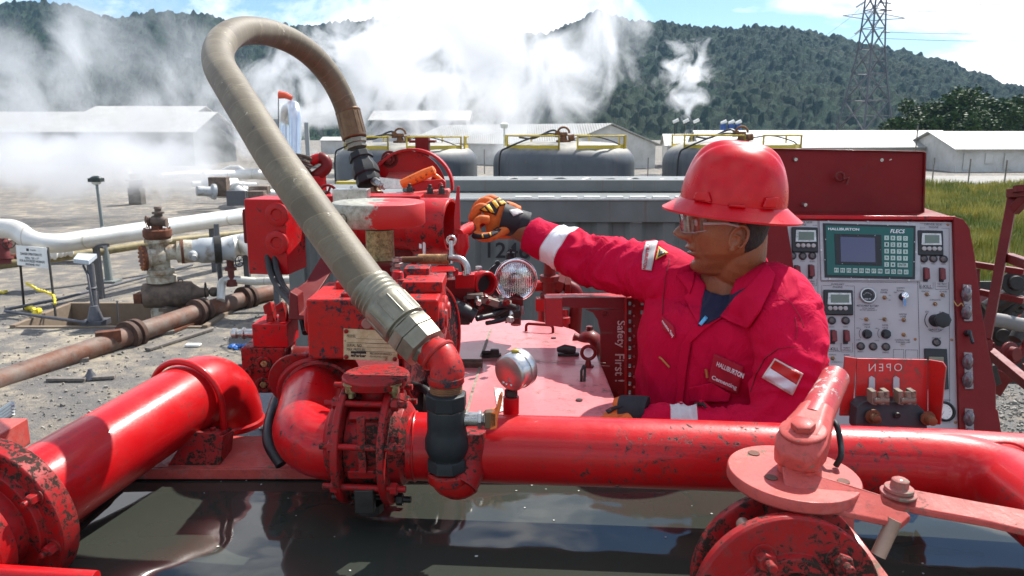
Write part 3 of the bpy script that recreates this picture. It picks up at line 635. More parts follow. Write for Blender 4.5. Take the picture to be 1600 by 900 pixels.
ridge = [(-400, 30), (-150, 24), (0, 19), (77, 17), (147, 23), (207, 42), (277, 31), (333, 33), (400, 46), (470, 50), (560, 47), (666, 36), (760, 60), (850, 62), (897, 43), (930, 28), (955, 36), (983, 43), (1017, 46), (1082, 54), (1127, 54), (1180, 52), (1225, 54), (1277, 64), (1337, 77), (1379, 84), (1446, 97), (1502, 116), (1559, 133), (1600, 142), (1700, 165), (1900, 195), (2200, 200)]
def ridge_y(x):
    for (a, ya), (c_, yc) in zip(ridge, ridge[1:]):
        if a <= x <= c_: f = (x-a)/(c_-a); f = f*f*(3-2*f); return ya+(yc-ya)*f
    return 200
NA, NR = 900, 190; vs = []; r0, r1 = 330., 900.
for j in range(NR+1):
    f = j/NR; r = r0+(r1-r0)*f
    for i in range(NA+1):
        pxx = -350+2300*i/NA; hr = (205-ridge_y(pxx))/1200*790
        if pxx < 860: prof = min(1, (max(0, r-380)/400))**1.25
        else: prof = min(1, (max(0, r-380)/400))**.95
        x_, y_ = (pxx-800)/1200*r, r
        nn_ = noise.fractal(V((x_*.006, y_*.006, 2)), 1., 2., 4)
        z_ = hr*prof*(1+.22*nn_*(1-prof)*2) + 4*nn_*prof*.6
        if r > 790: z_ -= (r-790)*.55
        q_ = V((x_/6.2+noise.noise(V((x_*.03, y_*.03, 0)))*.9, y_/6.2, 0)); dd = noise.voronoi(q_)[0][0]; q2 = noise.voronoi(q_*2.3)[0][0]
        cell = noise.cell(noise.voronoi(q_)[1][0]*7.1)
        z_ += (5.0*max(0, 1-dd*dd*1.5)*(.35+1.1*abs(cell)) + 2.2*max(0, 1-q2*1.3))*min(1, max(0, (r-335)/40)) - 1.5
        vs.append((x_, y_, z_))
fs_ = [(j*(NA+1)+i, j*(NA+1)+i+1, (j+1)*(NA+1)+i+1, (j+1)*(NA+1)+i) for j in range(NR) for i in range(NA)]
m = NT('forested_hill'); vo = m.n('ShaderNodeTexVoronoi', {'Vector': m.co, 'Scale': .12}).outputs['Color']; sv = m.n('ShaderNodeSeparateXYZ', {0: vo}).outputs[0]
c = m.mix(sv, (.003, .018, .012), (.018, .048, .024)); c = m.mix(m.ramp(m.noise(.35, 6, .75), .45, .7, 0, .8), c, (.045, .070, .030)); c = m.mix(m.ramp(m.noise(.012, 4), .45, .7, 0, .5), c, (.06, .07, .03))
m.set(col=c, rough=.9, spec=.1); m.bump(m.noise(.6, 5, .8), 1.0, 1.5)
b = MB(); b.add(vs, fs_); tag(b.build('hills', m.mat, smooth=False), kind='structure')

# ================= buildings =================
m = NT('roof_sheet'); wv = m.n('ShaderNodeTexWave', {'Vector': m.co, 'Scale': 1.2, 'Distortion': 0.}, bands_direction='X').outputs['Fac']; c = m.mix(m.ramp(m.noise(.25, 5, .7), .35, .7), (.46, .455, .42), (.34, .33, .30)); c = m.mix(m.ramp(m.noise(1.5, 6, .7, m.scaled((1, .12, 1))), .55, .72, 0, .5), c, (.32, .27, .20)); m.set(col=c, rough=.6); m.bump(wv, .6, .05); M['roof'] = m.mat
m = NT('whitewash'); nz = m.noise(.7, 7, .7); n2 = m.noise(2.5, 6, .7, m.scaled((1, 1, .2))); c = m.mix(m.ramp(nz, .4, .65), (.62, .60, .56), (.50, .48, .43)); c = m.mix(m.ramp(n2, .58, .74, 0, .6), c, (.28, .25, .20)); m.set(col=c, rough=.85); M['wall'] = m.mat
M['window'] = plain('dark_window', (.03, .03, .03), .3); M['door'] = plain('ochre_door', (.30, .20, .07), .6)
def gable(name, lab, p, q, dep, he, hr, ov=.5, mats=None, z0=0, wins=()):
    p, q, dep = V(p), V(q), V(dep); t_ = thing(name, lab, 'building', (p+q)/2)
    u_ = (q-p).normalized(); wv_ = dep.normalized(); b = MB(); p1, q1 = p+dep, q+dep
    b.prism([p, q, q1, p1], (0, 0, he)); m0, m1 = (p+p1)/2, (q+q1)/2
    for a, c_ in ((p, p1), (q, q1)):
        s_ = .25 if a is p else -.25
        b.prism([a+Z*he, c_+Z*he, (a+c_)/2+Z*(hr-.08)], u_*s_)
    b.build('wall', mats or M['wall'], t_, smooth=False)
    b = MB(); E = u_*ov; W = wv_*ov; dz = (hr-he)/(dep.length/2)*ov
    for a0_, a1_, b0_, b1_ in ((p-E-W-Z*dz, q+E-W-Z*dz, m0-E, m1+E), (p1-E+W-Z*dz, q1+E+W-Z*dz, m0-E, m1+E)):
        b.prism([a0_+Z*he, a1_+Z*he, b1_+Z*hr, b0_+Z*hr], (0, 0, .10))
    b.build('roof', M['roof'], t_, smooth=False)
    for x_, z_, w_, h_, k in wins:
        c_ = p+u_*x_-wv_*.03+Z*(z_+h_/2); R_ = Matrix.Rotation(math.atan2(u_.y, u_.x), 3, 'Z')
        b = MB(); b.box(c_, (w_, .10, h_), R_); o_ = b.build('door' if k else 'window', M['door'] if k else M['window'], t_)
        b = MB(); b.box(c_-wv_*.04, (w_+.16, .06, h_+.12), R_); f_ = b.build('frame', M['wall'], o_)
    return t_
rw = random.Random(2)
gable('barracks', 'long low white building with wide pale roof behind the raised red lid', G(1098, 267), G(1500, 263), V((1.5, 13, 0)), 2.35, 4.0, wins=[(14.5, .9, .6, .9, 0), (16.2, .3, .7, 1.5, 1), (18.5, .9, .6, .9, 0), (21, .3, .8, 1.5, 1), (23, .9, .7, .9, 0)])
gable('barracks', 'low white building with ochre doors cut by the right edge', G(1492, 269), G(1760, 268), V((1, 12, 0)), 2.3, 3.9, wins=[(1.2, .3, .8, 1.5, 0), (3.4, .9, .7, .9, 1), (5.5, .3, .9, 1.5, 1), (8.2, .9, .8, .9, 0), (10.5, .3, .8, 1.5, 1)])
gable('warehouse', 'whitewashed gabled warehouse right behind the middle grey tank', G(1023, 263), V((G(1023, 263)+V((-20, 24, 0)))), V((-10.2, -1.0, 0)), 2.6, 4.75, ov=.4)
gable('shed', 'small white shed wall right of the warehouse by a dark doorway', G(1041, 262), G(1100, 262), V((1, 8, 0)), 2.4, 3.6, ov=.3)
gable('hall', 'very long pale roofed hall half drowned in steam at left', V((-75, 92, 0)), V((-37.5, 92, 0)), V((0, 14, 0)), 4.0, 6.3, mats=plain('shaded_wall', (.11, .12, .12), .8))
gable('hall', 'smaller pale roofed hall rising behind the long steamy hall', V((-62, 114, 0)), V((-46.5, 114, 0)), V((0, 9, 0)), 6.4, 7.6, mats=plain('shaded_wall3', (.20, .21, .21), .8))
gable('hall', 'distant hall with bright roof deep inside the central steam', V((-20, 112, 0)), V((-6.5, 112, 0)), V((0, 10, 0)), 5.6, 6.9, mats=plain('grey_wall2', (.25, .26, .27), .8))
gable('small_shed', 'little white corrugated shed beyond the silver pipe loop', G(502, 240), G(566, 240), V((0, 5, 0)), 2.3, 2.9, ov=.2)
# chimney vents and rooftop tanks on the slope behind the barracks
for i, (x_, lb) in enumerate(((1056, 'left'), (1072, 'middle'), (1088, 'right'))):
    t_ = thing('roof_vent', f'{lb} one of three slanting white vent pipes beyond the shed', 'vent pipe', P(x_, 205, 86), 'white vent pipes'); MB().cyl(P(x_-4, 191, 86), P(x_+4, 187, 86), .18, n=10).build('vent_pipe', M['white'], t_); MB().cyl(P(x_-2, 192, 86), P(x_-2, 210, 86), .06, n=8).build('mast', M['grime'], t_)
for i, (x_, lb) in enumerate(((1130, 'left'), (1142, 'middle'), (1153, 'right'))):
    t_ = thing('water_drum', f'{lb} one of three blue roof drums with white lids behind the barracks', 'water drum', P(x_, 212, 88), 'blue roof drums'); MB().cyl(P(x_, 212, 88), P(x_, 195, 88), .38, n=14).build('drum', plain('blue_drum', (.015, .06, .22), .4), t_); MB().cyl(P(x_-3, 193, 88), P(x_+5, 189, 88), .2, n=10).build('lid', M['white'], t_)
# fence posts in the field
wd = plain('grey_wood', (.16, .14, .12), .8, 0, .4)
for i, (x_, yb_, yt_) in enumerate(((1456, 288, 246), (1512, 291, 248), (1568, 296, 250), (1430, 238, 196), (1012, 278, 246), (757, 272, 233))):
    g_ = G(x_, yb_) if i != 3 else P(1430, 240, 60); tp = P(x_, yt_, (g_-C0).dot(CF)); b = MB(); b.cyl(g_, V((g_.x, g_.y, tp.z)), .05, n=8); o = b.build('fence_post', wd)
    tag(o, ['thin fence post in the grass nearest the red lid', 'middle thin fence post standing in the grass field', 'rightmost thin fence post in the grass field', 'rusty thin pole rising above the raised red lid', 'thin pole right of the middle grey tank', 'thin pole between the left and middle grey tanks'][i], 'post')
tag(MB().cyl(P(787, 240, 60), P(787, 196, 60), .07, n=8).build('yard_lamp', wd) if 0 else MB().lathe(P(788, 245, 55), Z, [(0, .08), (2.0, .06), (2.0, .25), (2.3, .30), (2.4, .1)], 10).build('yard_lamp', M['white']), 'white headed yard lamp in front of the warehouse roof', 'street lamp')

# ================= trees =================
m = NT('leaves_dark'); c = m.mix(m.ramp(m.noise(1.1, 4, .6), .35, .65), (.010, .032, .006), (.055, .10, .018)); m.set(col=c, rough=.6, spec=.2); M['leaf'] = m.mat
bark = plain('bark', (.08, .06, .045), .9)
def tree(base, hgt, rad, lab, seed, nl=2600, ls=.26):
    r_ = random.Random(seed); t_ = thing('broadleaf_tree', lab, 'tree', base, 'trees behind the barracks'); b = MB(); tp = base+V((r_.uniform(-.3, .3), 0, hgt*.65))
    b.tube([base, (base+tp)/2+V((.15, 0, 0)), tp], [.22, .15, .06], 8); clumps = []
    for k in range(9):
        a = r_.uniform(0, 2*pi); e = base+V((cos(a)*rad*r_.uniform(.3, .85), sin(a)*rad*r_.uniform(.3, .85), hgt*r_.uniform(.42, .92))); s_ = base.lerp(tp, r_.uniform(.5, .95)); b.tube([s_, s_.lerp(e, .5)+Z*.1, e], [.07, .05, .02], 6); clumps.append((e, rad*r_.uniform(.32, .52)))
    clumps.append((tp, rad*.5)); b.build('trunk', bark, t_); b = MB()
    for _ in range(nl):
        c_, cr_ = clumps[r_.randrange(len(clumps))]; d_ = V((r_.gauss(0, 1), r_.gauss(0, 1), r_.gauss(0, .8))).normalized()*cr_*(r_.random()**.4); p_ = c_+d_
        n_ = V((r_.gauss(0, 1), r_.gauss(0, 1), r_.gauss(.6, 1))).normalized(); u_, v_ = frame(n_); s_ = ls*r_.uniform(.6, 1.3); b.add([p_-u_*s_, p_-v_*s_*.6, p_+u_*s_, p_+v_*s_*.6], [(0, 1, 2, 3)])
    b.build('crown', M['leaf'], t_, smooth=False)
tl = [(1418, 100, 5.4, 2.6, 'low dark tree leftmost of the clump beyond the barracks roof'), (1446, 108, 8.2, 3.4, 'dark round tree second from left in the clump'), (1478, 104, 9.0, 3.6, 'tall dark tree at the left shoulder of the clump'), (1512, 112, 10.6, 4.2, 'tallest and widest dark tree in the clump'), (1548, 106, 8.6, 3.8, 'dark tree just right of the tallest tree'), (1580, 103, 7.6, 3.4, 'dark tree near the right edge above the roof'), (1615, 108, 7.8, 3.6, 'dark tree cut off by the right edge'), (1395, 120, 6.0, 2.6, 'small pale tree right of the pylon feet'), (1640, 104, 8.4, 3.6, 'dark tree farthest right, mostly outside the picture'), (1530, 100, 7.0, 3.4, 'broad front tree below the tallest crown'), (1565, 99, 6.4, 3.2, 'low broad tree under the right crowns'), (1462, 99, 6.0, 3.0, 'low front tree at the left of the clump'), (1495, 98, 6.6, 3.0, 'lower front tree between the two tallest crowns')]
for i, (x_, d_, h_, r_, lb) in enumerate(tl):
    q_ = P(x_, 205, d_); tree(V((q_.x, q_.y, 0)), h_, r_, lb, i+1)

# ================= pylon and wires =================
gal = plain('galvanised_steel', (.10, .10, .11), .5, .3, .2)
tw = P(1350, 205, 180); t = thing('pylon', 'tall lattice steel transmission tower on the hill side behind the barracks', 'pylon', V((tw.x, tw.y, 0)))
prof = [(0, 5.6), (4, 5.1), (11, 3.9), (17, 3.0), (22.5, 2.35), (27, 2.1), (31, 1.9), (35, 1.75), (39, 1.6), (44, 1.3)]
b = MB(); cx_, cy_ = tw.x, tw.y; rot = .35
def tc_(k, z_, hw): a = rot+pi/4+k*pi/2; return V((cx_+cos(a)*hw*1.2, cy_+sin(a)*hw*1.2, z_))
for (z0_, h0_), (z1_, h1_) in zip(prof, prof[1:]):
    for k in range(4):
        a, c_ = tc_(k, z0_, h0_), tc_(k, z1_, h1_); e, g_ = tc_(k+1, z0_, h0_), tc_(k+1, z1_, h1_)
        b.tube([a, c_], .20, 6); b.tube([a, g_], .11, 5); b.tube([e, c_], .11, 5); b.tube([c_, g_], .09, 5)
        if h0_ > 2.5: b.tube([(a+c_)/2, (e+g_)/2], .05, 4)
b.build('lattice', gal, t)
arms = [(38.2, 8), (36.0, 8), (30.5, 6), (28.4, 6)]
b = MB()
for z_, l_ in ((37, 9), (29.5, 8)):
    for s_ in (-1, 1): b.mark().tube([V((cx_, cy_, z_+1)), V((cx_+s_*l_, cy_+s_*2, z_))], .09, 5); b.tube([V((cx_, cy_, z_-.8)), V((cx_+s_*l_, cy_+s_*2, z_))], .09, 5)
b.each('cross_arm', gal, t)
ins = plain('glass_insulator', (.62, .65, .65), .3)
b = MB()
for (xa_, ya_, xb_, yb_) in ((1352, 2, 1338, 11), (1376, 4, 1392, 5), (1376, 16, 1393, 16), (1377, 50, 1390, 50), (1366, 8, 1358, 20), (1346, 45, 1336, 53)):
    b.mark().tube([P(xa_, ya_, 178), P(xb_, yb_, 178)], .22, 8)
b.each('insulator', ins, t)
wire = plain('wire', (.10, .10, .11), .5)
for i, (pts_, lb) in enumerate((([(1376, 4, 178), (1500, 7, 150), (1650, 6, 120)], 'topmost power wire running right from the pylon'), ([(1376, 16, 178), (1500, 19, 150), (1650, 18, 120)], 'second power wire from the top running right'), ([(1376, 50, 178), (1500, 53, 150), (1650, 51, 120)], 'third power wire running right above the hill'), ([(1376, 60, 178), (1500, 64, 150), (1650, 62, 120)], 'lowest power wire running right over the ridge'), ([(1352, 2, 178), (1325, 30, 230), (1275, 66, 420)], 'power wire dropping left from pylon top to the ridge'), ([(1349, 46, 178), (1325, 62, 230), (1298, 76, 420)], 'lower power wire dropping left to the ridge'))):
    tag(MB().tube(spline([P(*p) for p in pts_], 6), .045, 5).build('power_line', wire), lb, 'power line', 'power lines from the pylon')

# ================= three grey tanks =================
m = NT('grey_tank_paint'); nz = m.noise(1.1, 6, .65); st = m.noise(4, 6, .65, m.scaled((2.5, 2.5, .25))); c = m.mix(m.ramp(nz, .35, .65), (.065, .076, .088), (.105, .115, .125)); c = m.mix(m.ramp(st, .52, .70, 0, .75), c, (.055, .06, .07)); 
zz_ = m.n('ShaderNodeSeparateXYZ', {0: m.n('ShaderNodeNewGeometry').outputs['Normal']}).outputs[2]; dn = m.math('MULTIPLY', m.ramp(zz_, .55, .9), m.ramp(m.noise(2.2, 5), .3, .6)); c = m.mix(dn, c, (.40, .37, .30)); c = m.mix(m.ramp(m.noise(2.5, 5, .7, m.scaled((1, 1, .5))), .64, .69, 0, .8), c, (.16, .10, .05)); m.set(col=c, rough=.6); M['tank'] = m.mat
ylw = M['yellow']
def tank_(cx, d_, lab, seed):
    r_ = random.Random(seed); c_ = P(cx, 300, d_); q = V((c_.x, c_.y, 0)); t_ = thing('storage_tank', lab, 'storage tank', q, 'grey storage tanks'); R_ = S(109, d_)
    z1 = P(cx, 247, d_-R_).z; b = MB(); pr = [(0, R_), (z1-.1, R_)]
    for k in range(13): a = k/12*pi/2; pr.append((z1+.42*sin(a), R_*(.80+.20*cos(a)) if k < 6 else R_*(cos((a-pi*.2)/(pi/2-pi*.2)*pi/2))**.55*.93+1e-3))
    pr = [(0, R_), (z1-.15, R_)]+[(z1-.15+.45*sin(a)**1., R_*max(.001, cos(a))**.38) for a in [pi/2*k/14 for k in range(1, 15)]]
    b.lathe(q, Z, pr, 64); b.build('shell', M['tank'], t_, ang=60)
    b = MB(); b.lathe(V((q.x, q.y, z1-.75)), Z, [(0, R_+.003), (.04, R_+.02), (.08, R_+.003)], 64, caps=False); b.build('weld_band', M['tank'], t_)
    zt = z1+.22
    for a0, a1 in ((205, 262), (278, 335), (342, 20), (60, 160)):
        b = MB(); a1_ = a1 if a1 > a0 else a1+360; rr_ = R_*.88; n_ = max(2, int((a1_-a0)/18))
        ps = [V((q.x+rr_*cos(radians(a0+(a1_-a0)*k/n_)), q.y+rr_*sin(radians(a0+(a1_-a0)*k/n_)), 0)) for k in range(n_+1)]
        b.tube([p+Z*(zt+.20) for p in ps], .016, 8)
        for p in ps[::3]+[ps[-1]]: b.tube([p+Z*(zt-.25), p+Z*(zt+.21)], .018, 8)
        for p, p2 in zip(ps, ps[1:]): b.prism([p+Z*(zt-.10), p2+Z*(zt-.10), p2+Z*(zt+.02), p+Z*(zt+.02)], (0, .01, 0))
        b.build('railing', ylw, t_)
    b = MB(); hc_ = V((q.x-.05, q.y-.6, zt+.05)); b.lathe(hc_, Z, [(-.3, .11), (.02, .11), (.02, .15), (.06, .15), (.07, .08), (.14, .06), (.16, .09), (.22, .08)], 14); b.torus(hc_+Z*.20, Y, .12, .022, 18, 6, 0, pi); b.cyl(hc_+V((.1, 0, .1)), hc_+V((.22, 0, .12)), .07, n=10); b.box(hc_+V((-.12, 0, .18)), (.1, .1, .12)); b.build('vent_assembly', M['rust'], t_)
    b = MB(); b.tube(spline([hc_+Z*.16, hc_+V((-.4, -.1, .18)), V((q.x-R_*.78, q.y-R_*.55, zt-.02)), V((q.x-R_*.90, q.y-R_*.52, zt-.22)), V((q.x-R_*.905, q.y-R_*.525, z1-.8))]), .018, 8); b.tube(spline([hc_+Z*.1, hc_+V((-.2, .1, .26)), hc_+V((-.6, .1, .1)), hc_+V((-.9, 0, .12))]), .02, 8); b.build('black_cable', M['black'], t_)
    b = MB(); b.tube(spline([hc_+V((.2, 0, .1)), hc_+V((.6, 0, .14)), hc_+V((1.0, 0, .04)), hc_+V((1.2, .2, -.05))]), .013, 6); b.build('thin_cable', M['grime'], t_)
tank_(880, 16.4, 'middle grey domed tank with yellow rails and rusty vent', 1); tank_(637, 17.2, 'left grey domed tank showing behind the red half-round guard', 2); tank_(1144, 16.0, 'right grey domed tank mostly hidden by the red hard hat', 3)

# ================= container =================
m = NT('container_paint'); nz = m.noise(2.5, 6, .65); st = m.noise(9, 6, .65, m.scaled((3, 3, .15))); c = m.mix(m.ramp(nz, .35, .65), (.128, .138, .130), (.18, .19, .182)); c = m.mix(m.ramp(st, .62, .74, 0, .7), c, (.16, .08, .03)); m.set(col=c, rough=.5); m.bump(nz, .1, .004)
yc = PYw(800, 312, 4.75).y; zt_ = P(800, 313, 4.8).z; xc0 = P(449, 400, 4.8).x; xc1 = 2.2; yc = P(800, 313, 4.8).y
t = thing('shipping_container', 'grey green corrugated shipping container with black number behind the pump', 'container', ((xc0+xc1)/2, yc, zt_-2.6))
b = MB(); zlo = zt_-2.5; prof_ = []; x_ = xc0+.05; ph_ = 0
while x_ < xc1-.1:
    prof_ += [(x_, 0), (x_+.07, 0), (x_+.105, .035), (x_+.175, .035)]; x_ += .21
top_ = [V((a, yc+.01+dy, zt_-.14)) for a, dy in prof_]; bot_ = [V((p.x, p.y, zlo)) for p in top_]; n_ = len(top_)
b.add(top_+bot_, [(i, n_+i, n_+i+1, i+1) for i in range(n_-1)]); b.build('corrugated_side', m.mat, t, ang=20)
b = MB(); b.box(((xc0+xc1)/2, yc+.03, zt_-.07), (xc1-xc0, .08, .135)); b.box((xc0+.04, yc+.02, zt_-1.3), (.10, .10, 2.5)); b.box(((xc0+xc1)/2, yc+.03, zlo-.05), (xc1-xc0, .1, .14)); b.box((xc0+.02, yc+1.2, zt_-1.3), (.03, 2.3, 2.5)); b.build('frame', m.mat, t, bevel=.004)
b = MB(); b.prism([V((xc0, yc-.01, zt_-.002)), V((xc1, yc-.01, zt_-.002)), V((xc1, yc+2.44, zt_-.002)), V((xc0, yc+2.44, zt_-.002))], (0, 0, .012)); b.build('roof_sheet', m.mat, t)
whl = plain('dusty_white', (.60, .60, .56), .5)
b = MB(); b.box(((xc0+xc1)/2, yc-.012, zt_+.008), (xc1-xc0, .012, .012)); b.build('pale_edge', whl, t)
b = MB()
for k in range(8): b.mark().box(V((P(818+k*36, 312, 4.8).x, yc+.04, zt_+.016)), (.10, .06, .012))
b.each('roof_cleat', whl, t)
zr = P(800, 288, 6.6).z; b = MB(); yr_ = 6.2; bz_ = PYw(800, 288, yr_).z
b.box(((xc0+xc1)/2, yr_, (bz_+zt_)/2), (xc1-xc0, .07, abs(bz_-zt_)+.02)); b.build('roof_rail', m.mat, t)
b = MB(); b.box(((xc0+xc1)/2, yr_, bz_+.014), (xc1-xc0, .08, .02)); b.build('yellow_edge', ylw, t)
b = MB(); b.box(((xc0+xc1)/2+.3, yc+.55, zt_+.055), (xc1-xc0-.7, .10, .08)); b.build('roof_beam', m.mat, t, bevel=.004)
rr = random.Random(8)
for k, lb in enumerate(('thick grey cable lying along the container roof', 'thin dark cable snaking beside the thick roof cable', 'pale rope tangled on the right of the container roof')):
    pts_ = []
    for i in range(22):
        x_ = 790+i*13.0+(60 if k == 2 else 0); pts_.append(V((P(x_, 300, 6.0).x, yr_-.10-.12*k+.07*sin(i*1.3+k*2), bz_+.03+.012*sin(i*2.1+k)-(.04 if k else 0))))
    tag(MB().tube(spline(pts_, 4), .020-.005*k, 8).build('roof_cable', [plain('grey_cable', (.14, .14, .13), .5), M['grime'], plain('rope', (.34, .31, .25), .8)][k]), lb, 'cable')
b = MB(); s_ = lambda x, y: PYw(x, y, yc-.001+.0)
put_text(b, '124640', rect(762, 378, 864, 403, 2), lambda x, y: PYw(x, y, yc+.004), bold=.012, space=1.0); b.build('number', M['ink'], t)

# ================= wellhead and yard, left =================
cream = NT('cream_steel'); nz = cream.noise(3.5, 7, .7); c = cream.mix(cream.ramp(nz, .45, .62), (.50, .47, .38), (.22, .14, .07)); c = cream.mix(cream.ramp(cream.noise(9, 6, .7), .62, .7, 0, .8), c, (.14, .06, .025)); cream.set(col=c, rough=.7); cream = cream.mat
gp = NT('grey_valve_paint'); nz = gp.noise(4, 6, .65); c = gp.mix(gp.ramp(nz, .5, .66), (.40, .42, .43), (.22, .19, .15)); gp.set(col=c, rough=.55); gp = gp.mat
rst = plain('heavy_rust', (.13, .045, .022), .85, .1, .6, 6, .5); brn = plain('brown_valve', (.14, .10, .075), .75, .1, .6, 5, .5)
w0 = G(258, 494); wy = w0.y
def W(x, y, o=0): return PYw(x, y, wy+o)
wd_ = (W(270, 430)-W(258, 430)).length/12   # metres per pixel there
t = thing('wellhead', 'rusty cream and grey wellhead valve tree standing in its cellar', 'wellhead', w0)
b = MB(); z_ = lambda y: W(258, y).z
def col(pr, n=28, mt=cream, nm='spool'):
    b = MB(); b.lathe((w0.x, wy, 0), Z, pr, n); return b.build(nm, mt, t, bevel=.004)
k_ = wd_
col([(-.9, 20*k_), (z_(483), 20*k_), (z_(483), 17*k_), (z_(478), 17*k_)], nm='casing_head')
col([(z_(446), 12*k_), (z_(440), 12*k_), (z_(440), 22*k_), (z_(431), 22*k_), (z_(430), 17*k_), (z_(428), 17*k_), (z_(427), 20*k_), (z_(420), 20*k_), (z_(419), 14.5*k_), (z_(378), 14.5*k_), (z_(378), 20*k_), (z_(373), 20*k_)], nm='spool_body')
col([(z_(372.5), 19*k_), (z_(369), 19*k_), (z_(369), 21*k_), (z_(359), 21*k_), (z_(358), 18*k_), (z_(357), 8*k_), (z_(352), 8*k_)], mt=rst, nm='top_flange')
b = MB()
for k in range(12): a = 2*pi*k/12; b.mark().cyl(V((w0.x+18.5*k_*cos(a), wy+18.5*k_*sin(a), z_(371))), V((w0.x+18.5*k_*cos(a), wy+18.5*k_*sin(a), z_(355))), .9*k_, n=8)
b.each('flange_stud', rst, t)
b = MB(); b.sphere(W(247, 345), 11*k_, 18, (1.2, .9, .9)); b.lathe(W(248, 342), Z, [(0, 6*k_), (8*k_, 6*k_), (8*k_, 9*k_), (11*k_, 9*k_), (11.5*k_, 5*k_), (16*k_, 5*k_), (16*k_, 6.5*k_), (19*k_, 5*k_)], 12); b.lathe(W(236, 346), -X, [(0, 7*k_), (4*k_, 8*k_), (5*k_, 3*k_), (8*k_, 2*k_)], 12); b.lathe(W(256, 348), X, [(0, 6*k_), (5*k_, 7*k_)], 12); b.build('gate_valve', brn, t)
def wheel(name, c_, ax, R_, par, mt, r_=None, sp=5):
    b = MB(); r_ = r_ or R_*.08; b.torus(c_, ax, R_, r_, 28, 8); u, v = frame(V(ax))
    for k in range(sp): a = 2*pi*k/sp; b.cyl(c_, c_+(u*cos(a)+v*sin(a))*R_, r_*.7, n=6)
    b.lathe(c_-V(ax).normalized()*r_, ax, [(0, r_*2), (r_*2, r_*2)], 10); return b.build(name, mt, par)
wheel('handwheel', W(229, 347, -.1), V((-.75, -.6, 0)), 9*k_, t, rst)
fa_ = V((-.80, -.60, 0)).normalized(); fc_ = W(228, 403, -.30)
b = MB(); b.lathe(fc_, fa_, [(-26*k_, 13*k_), (-6*k_, 13*k_), (-4*k_, 17*k_), (0, 17*k_)], 28); b.build('side_neck', cream, t, bevel=.004)
b = MB(); b.lathe(fc_, fa_, [(0, 19.5*k_), (5*k_, 19.5*k_), (5.5*k_, 16*k_), (6.5*k_, 15*k_), (7*k_, .01)], 32); b.build('blind_flange', rst, t, bevel=.004)
u, v = frame(fa_); b = MB()
for k in range(16): a = 2*pi*k/16; b.mark().hexn(fc_+fa_*5*k_+(u*cos(a)+v*sin(a))*17.2*k_, fa_, 1.9*k_, 2.6*k_)
b.each('flange_nut', plain('orange_rust', (.30, .10, .03), .8), t)
ra = V((.93, .37, 0)).normalized(); rc = W(268, 394)
b = MB(); b.lathe(rc, ra, [(-8*k_, 12*k_), (6*k_, 12*k_), (8*k_, 17*k_), (13*k_, 17*k_), (13.5*k_, 18.5*k_), (20*k_, 18.5*k_), (24*k_, 18*k_), (30*k_, 18*k_)], 28); b.build('side_outlet', cream, t, bevel=.004)
b = MB(); b.lathe(rc+ra*14*k_, ra, [(0, 18.8*k_), (4*k_, 18.8*k_)], 28); b.build('flange_ring', rst, t)
b = MB(); b.lathe(rc+ra*30*k_, ra, [(0, 17.5*k_), (8*k_, 18*k_), (12*k_, 20*k_), (40*k_, 20*k_), (46*k_, 17*k_), (54*k_, 18*k_), (62*k_, 20*k_)], 30); b.sphere(rc+ra*40*k_+V((-.02, -.3, -.06)), 8*k_, 14); b.cyl(rc+ra*40*k_+V((-.02, -.25, -.04)), rc+ra*44*k_+V((.05, -.55, -.08)), 4*k_, n=12); b.build('wing_valve', gp, t)
b = MB(); b.lathe(rc+ra*62*k_, ra, [(0, 22*k_), (5*k_, 22*k_), (6*k_, 22*k_), (11*k_, 22*k_)], 28); b.build('black_flange', M['grime'], t, bevel=.004)
la = V((.96, .28, 0)).normalized(); lc = W(262, 460)
b = MB(); b.lathe(lc, la, [(-36*k_, 15*k_), (-34*k_, 19*k_), (-16*k_, 21*k_), (18*k_, 21*k_), (36*k_, 19*k_), (40*k_, 14*k_), (48*k_, 8*k_), (60*k_, 7*k_)], 28); b.cyl(lc-Z*15*k_, lc-Z*28*k_, 14*k_); b.lathe(lc, -Z, [(19*k_, 19*k_), (25*k_, 19*k_)], 28); b.torus(lc+Z*21*k_+X*22*k_, Y, 3.5*k_, .9*k_, 14, 6); b.build('master_valve', brn, t)
b = MB(); b.box(lc-la*36*k_-V((0, .1, .02)), (12*k_, .3, 15*k_)); b.build('rusty_end_plate', rst, t)
wheel('handwheel', lc+la*56*k_+Z*.05, la, 12*k_, t, M['grime']); b = MB(); b.sphere(lc+la*68*k_, 8*k_, 14); b.build('actuator_ball', brn, t)
# insulated pipes
m = NT('aluminium_cladding'); fr_x = m.n('ShaderNodeSeparateXYZ', {0: m.co}).outputs[0]; nz = m.noise(1.2, 5, .6); wv = m.n('ShaderNodeTexWave', {'Vector': m.co, 'Scale': .33, 'Distortion': 0.}, bands_direction='X', wave_profile='SAW').outputs['Fac']; c = m.mix(m.ramp(nz, .35, .65), (.58, .56, .50), (.72, .71, .67)); c = m.mix(m.ramp(wv, .965, .99, 0, .6), c, (.30, .25, .16)); m.set(col=c, rough=.42, metal=.35); clad = m.mat
def pipe(name, lab, pts, r, mt, fil=.6, n=24, sup=()):
    t_ = thing(name, lab, 'pipe', (V(pts[0])+V(pts[-1]))/2); MB().tube(fillet(pts, fil, 8), r, n).build('pipe_run', mt, t_)
    for q in sup:
        b = MB(); b.box(V((q.x, q.y, q.z/2)), (.12, .12, max(.1, q.z))); b.box(V((q.x, q.y, q.z)), (.5, .3, .05)); b.build('support', rst if q.z < 1 else gal, t_)
    return t_
